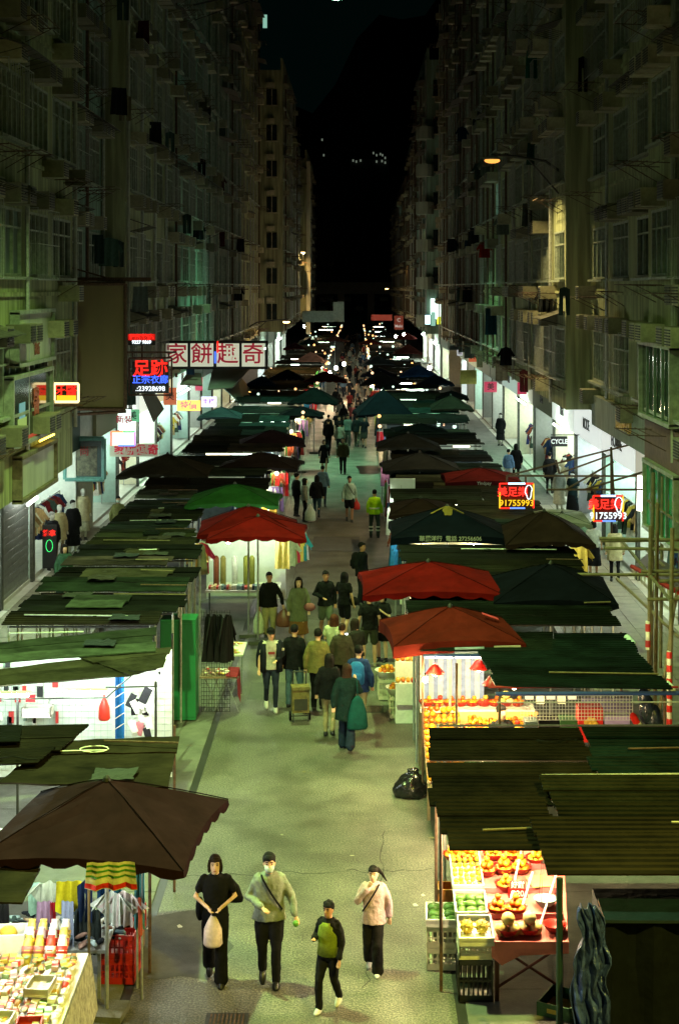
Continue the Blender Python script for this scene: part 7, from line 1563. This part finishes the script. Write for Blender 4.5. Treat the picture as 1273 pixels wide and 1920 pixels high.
for i, (px, py, h, rt, tc, ts, bc, bs, hc, lb) in enumerate((
  (636,838,1.68,2,(20,20,22),'tee',(24,24,26),'slim',(20,18,16),'figure in black with a numbered top'),
  (652,836,1.70,4,(120,136,132),'shirt',(70,76,70),'trousers',(20,18,16),'man in a grey shirt walking beside the numbered top'),
  (669,838,1.72,170,(30,40,44),'jacket',(80,84,72),'trousers',(18,16,15),'man with a dark backpack walking away'),
  (680,826,1.66,178,(110,130,126),'jacket',(90,96,84),'trousers',(24,20,18),'person in pale jacket walking away right of the backpack man'),
  (616,836,1.70,150,(22,20,20),'jacket',(20,20,22),'trousers',(18,16,15),'dark figure standing by the bright left stall'),
  (660,806,1.62,0,(180,90,90),'tee',(60,64,70),'slim',(24,18,16),'woman in a pink top in the thick of the crowd'),
  (671,800,1.60,0,(170,150,140),'tee',(40,44,50),'slim',(24,18,16),'person in a beige top in the thick of the crowd'))):
    pp('c%d' % i, px, py, lb, h, rt, (tc, ts), (bc, bs), (hc, 'short'), dict(stride=.08*(i % 3)), 'abc'[i % 3], detail=1, group='people in the far crowd')
# pavement people and mannequins
def pv(key, px, py, *a, **k):
    z = .13; p = G(px, py, z); k.setdefault('detail', 1); P = a[5] if len(a) > 5 else {}
    P['base'] = z; W[key] = person(a[0], p.x, p.y, a[1], a[2], a[3], a[4], k.pop('hair'), P, group=k.pop('group', 'people on the pavements'), **k)
pv('s1', 122, 1132, 'woman in a green cardigan on the left pavement', 1.60, 20, ((50,78,60),'jacket'), ((30,40,36),'skirt'), hair=((28,22,20),'long'))
pv('s2', 222, 1025, 'man with a face mask and olive shirt on the left pavement', 1.66, 15, ((110,112,70),'shirt'), ((40,40,36),'trousers'), hair=((18,16,15),'short'), mask=True)
pv('s3', 1112, 1078, 'woman in a white top and black skirt on the right pavement', 1.60, 170, ((180,184,170),'tee'), ((16,16,18),'skirt'), hair=((18,16,15),'bob'))
pv('s4', 1152, 1090, 'woman in a long beige coat on the right pavement', 1.66, 175, ((170,160,120),'coat'), ((20,20,22),'slim'), hair=((22,18,16),'long'))
pv('s5', 1090, 1075, 'man in a teal shirt and jeans beside the woman in white', 1.66, 175, ((120,150,130),'shirt'), ((40,66,76),'trousers'), hair=((20,18,16),'short'))
pv('s6', 1030, 925, 'dark figure with a patterned bag outside the right shop', 1.70, 165, ((18,18,20),'coat'), ((22,22,24),'slim'), hair=((18,16,15),'short'))
pv('s7', 953, 912, 'shopper in a blue and white shirt between stalls and right shop', 1.60, 150, ((100,130,170),'shirt'), ((180,190,190),'slim'), hair=((18,16,15),'short'))
pv('s8', 967, 905, 'tall dark figure behind the blue and white shirt', 1.70, 180, ((14,14,16),'coat'), ((20,20,22),'slim'), hair=((18,16,15),'long'))
for i, (px, py, tc, ts, bc, bs, lb, rt) in enumerate(((98,1068,(24,26,30),'jacket',(24,24,26),'slim','mannequin in a black jacket with a white cap, nearest outside the left shop',40),(112,1050,(170,160,120),'coat',(140,130,100),'slim','mannequin in a long beige coat behind the black-jacketed one',40),(137,1040,(18,18,20),'coat',(18,18,20),'skirt','mannequin in a full-length black dress outside the left shop',35),(156,1012,(180,174,140),'coat',(150,150,130),'skirt','mannequin in a cream dress inside the left shop doorway',35),(1073,972,(20,40,44),'dress',(20,20,22),'skirt','mannequin in a dark teal dress at the white right shop',-40),(1048,960,(150,160,160),'shirt',(190,190,180),'skirt','mannequin in pale clothes at the white right shop',-40),(1058,935,(170,160,130),'coat',(150,140,110),'skirt','mannequin in a patterned tan coat under the CYCLE sign',-40),(1196,1010,(120,120,110),'coat',(90,90,80),'skirt','mannequin in a grey coat by the long white tube',-40),(938,835,(20,20,22),'coat',(20,20,22),'skirt','dark dressed mannequin at the threshold past the white front',-30))):
    p = G(px, py, .14); p.x = min(p.x, -8.9) if px < 600 else p.x
    person(lb, p.x, p.y, 1.75, rt, (tc, ts), (bc, bs), ((200,200,195) if i == 0 else (30,26,22), 'none' if i % 2 else 'short'), dict(base=.13), 'c', detail=1, cat='mannequin', group='mannequins outside the clothes shops', mann=True)
pp('seller', 943, 1388, 'seller in dark clothes standing in the striped fruit stall', 1.70, 20, ((20,22,24),'jacket'), ((26,34,60),'trousers'), ((16,14,14),'short'), dict(), 'a', detail=1, group='sellers')
W['seller'].location.y = 25.6; W['seller'].location.x = 2.38
# far crowd templates
TPL = []
for i, (tc, ts, bc, bs, hs, h) in enumerate((((20,22,24),'jacket',(24,24,26),'trousers','short',1.7),((120,116,104),'shirt',(40,44,50),'slim','short',1.66),((30,32,40),'tee',(60,60,56),'shorts','short',1.68),((110,40,38),'tee',(24,24,28),'slim','long',1.58),((18,18,20),'coat',(20,20,22),'skirt','long',1.6),((70,90,110),'shirt',(30,34,42),'trousers','bob',1.6))):
    TPL.append(person('tpl', 0, 60, h, 0, (tc, ts), (bc, bs), ((22,18,16), hs), dict(stride=.1 if i % 2 else .05), 'abc'[i % 3], detail=1, group='people in the far crowd'))
# resolve the soft body and cloth meshes in one go
bpy.context.view_layer.update()
dg = bpy.context.evaluated_depsgraph_get()
for o, m in PEND:
    me = bpy.data.meshes.new_from_object(o.evaluated_get(dg)); me.name = o.name.split('.')[0]; me.materials.clear(); me.materials.append(m)
    me.polygons.foreach_set('use_smooth', [True]*len(me.polygons)); o.modifiers.clear(); o.data = me
tops = ['in black','in beige','in a dark tee','in a red tee','in a long black coat','in a blue shirt']
random.seed(4)
for i in range(64):
    k = random.randrange(6); u = (i/64)**1.15
    yy = 80+u*170; xx = random.uniform(-1.6, 1.0)-.1; rz = random.choice((0, 180))+random.uniform(-30,30)
    way = 'coming' if abs(rz) < 60 else 'walking away'
    copy_tree(TPL[k], None, (xx, yy, 0), R(rz), f'walker {tops[k]} {way}, {ordn(i)} of the far throng')
for tpl in TPL:
    for ch in list(tpl.children): bpy.data.objects.remove(ch)
    bpy.data.objects.remove(tpl)
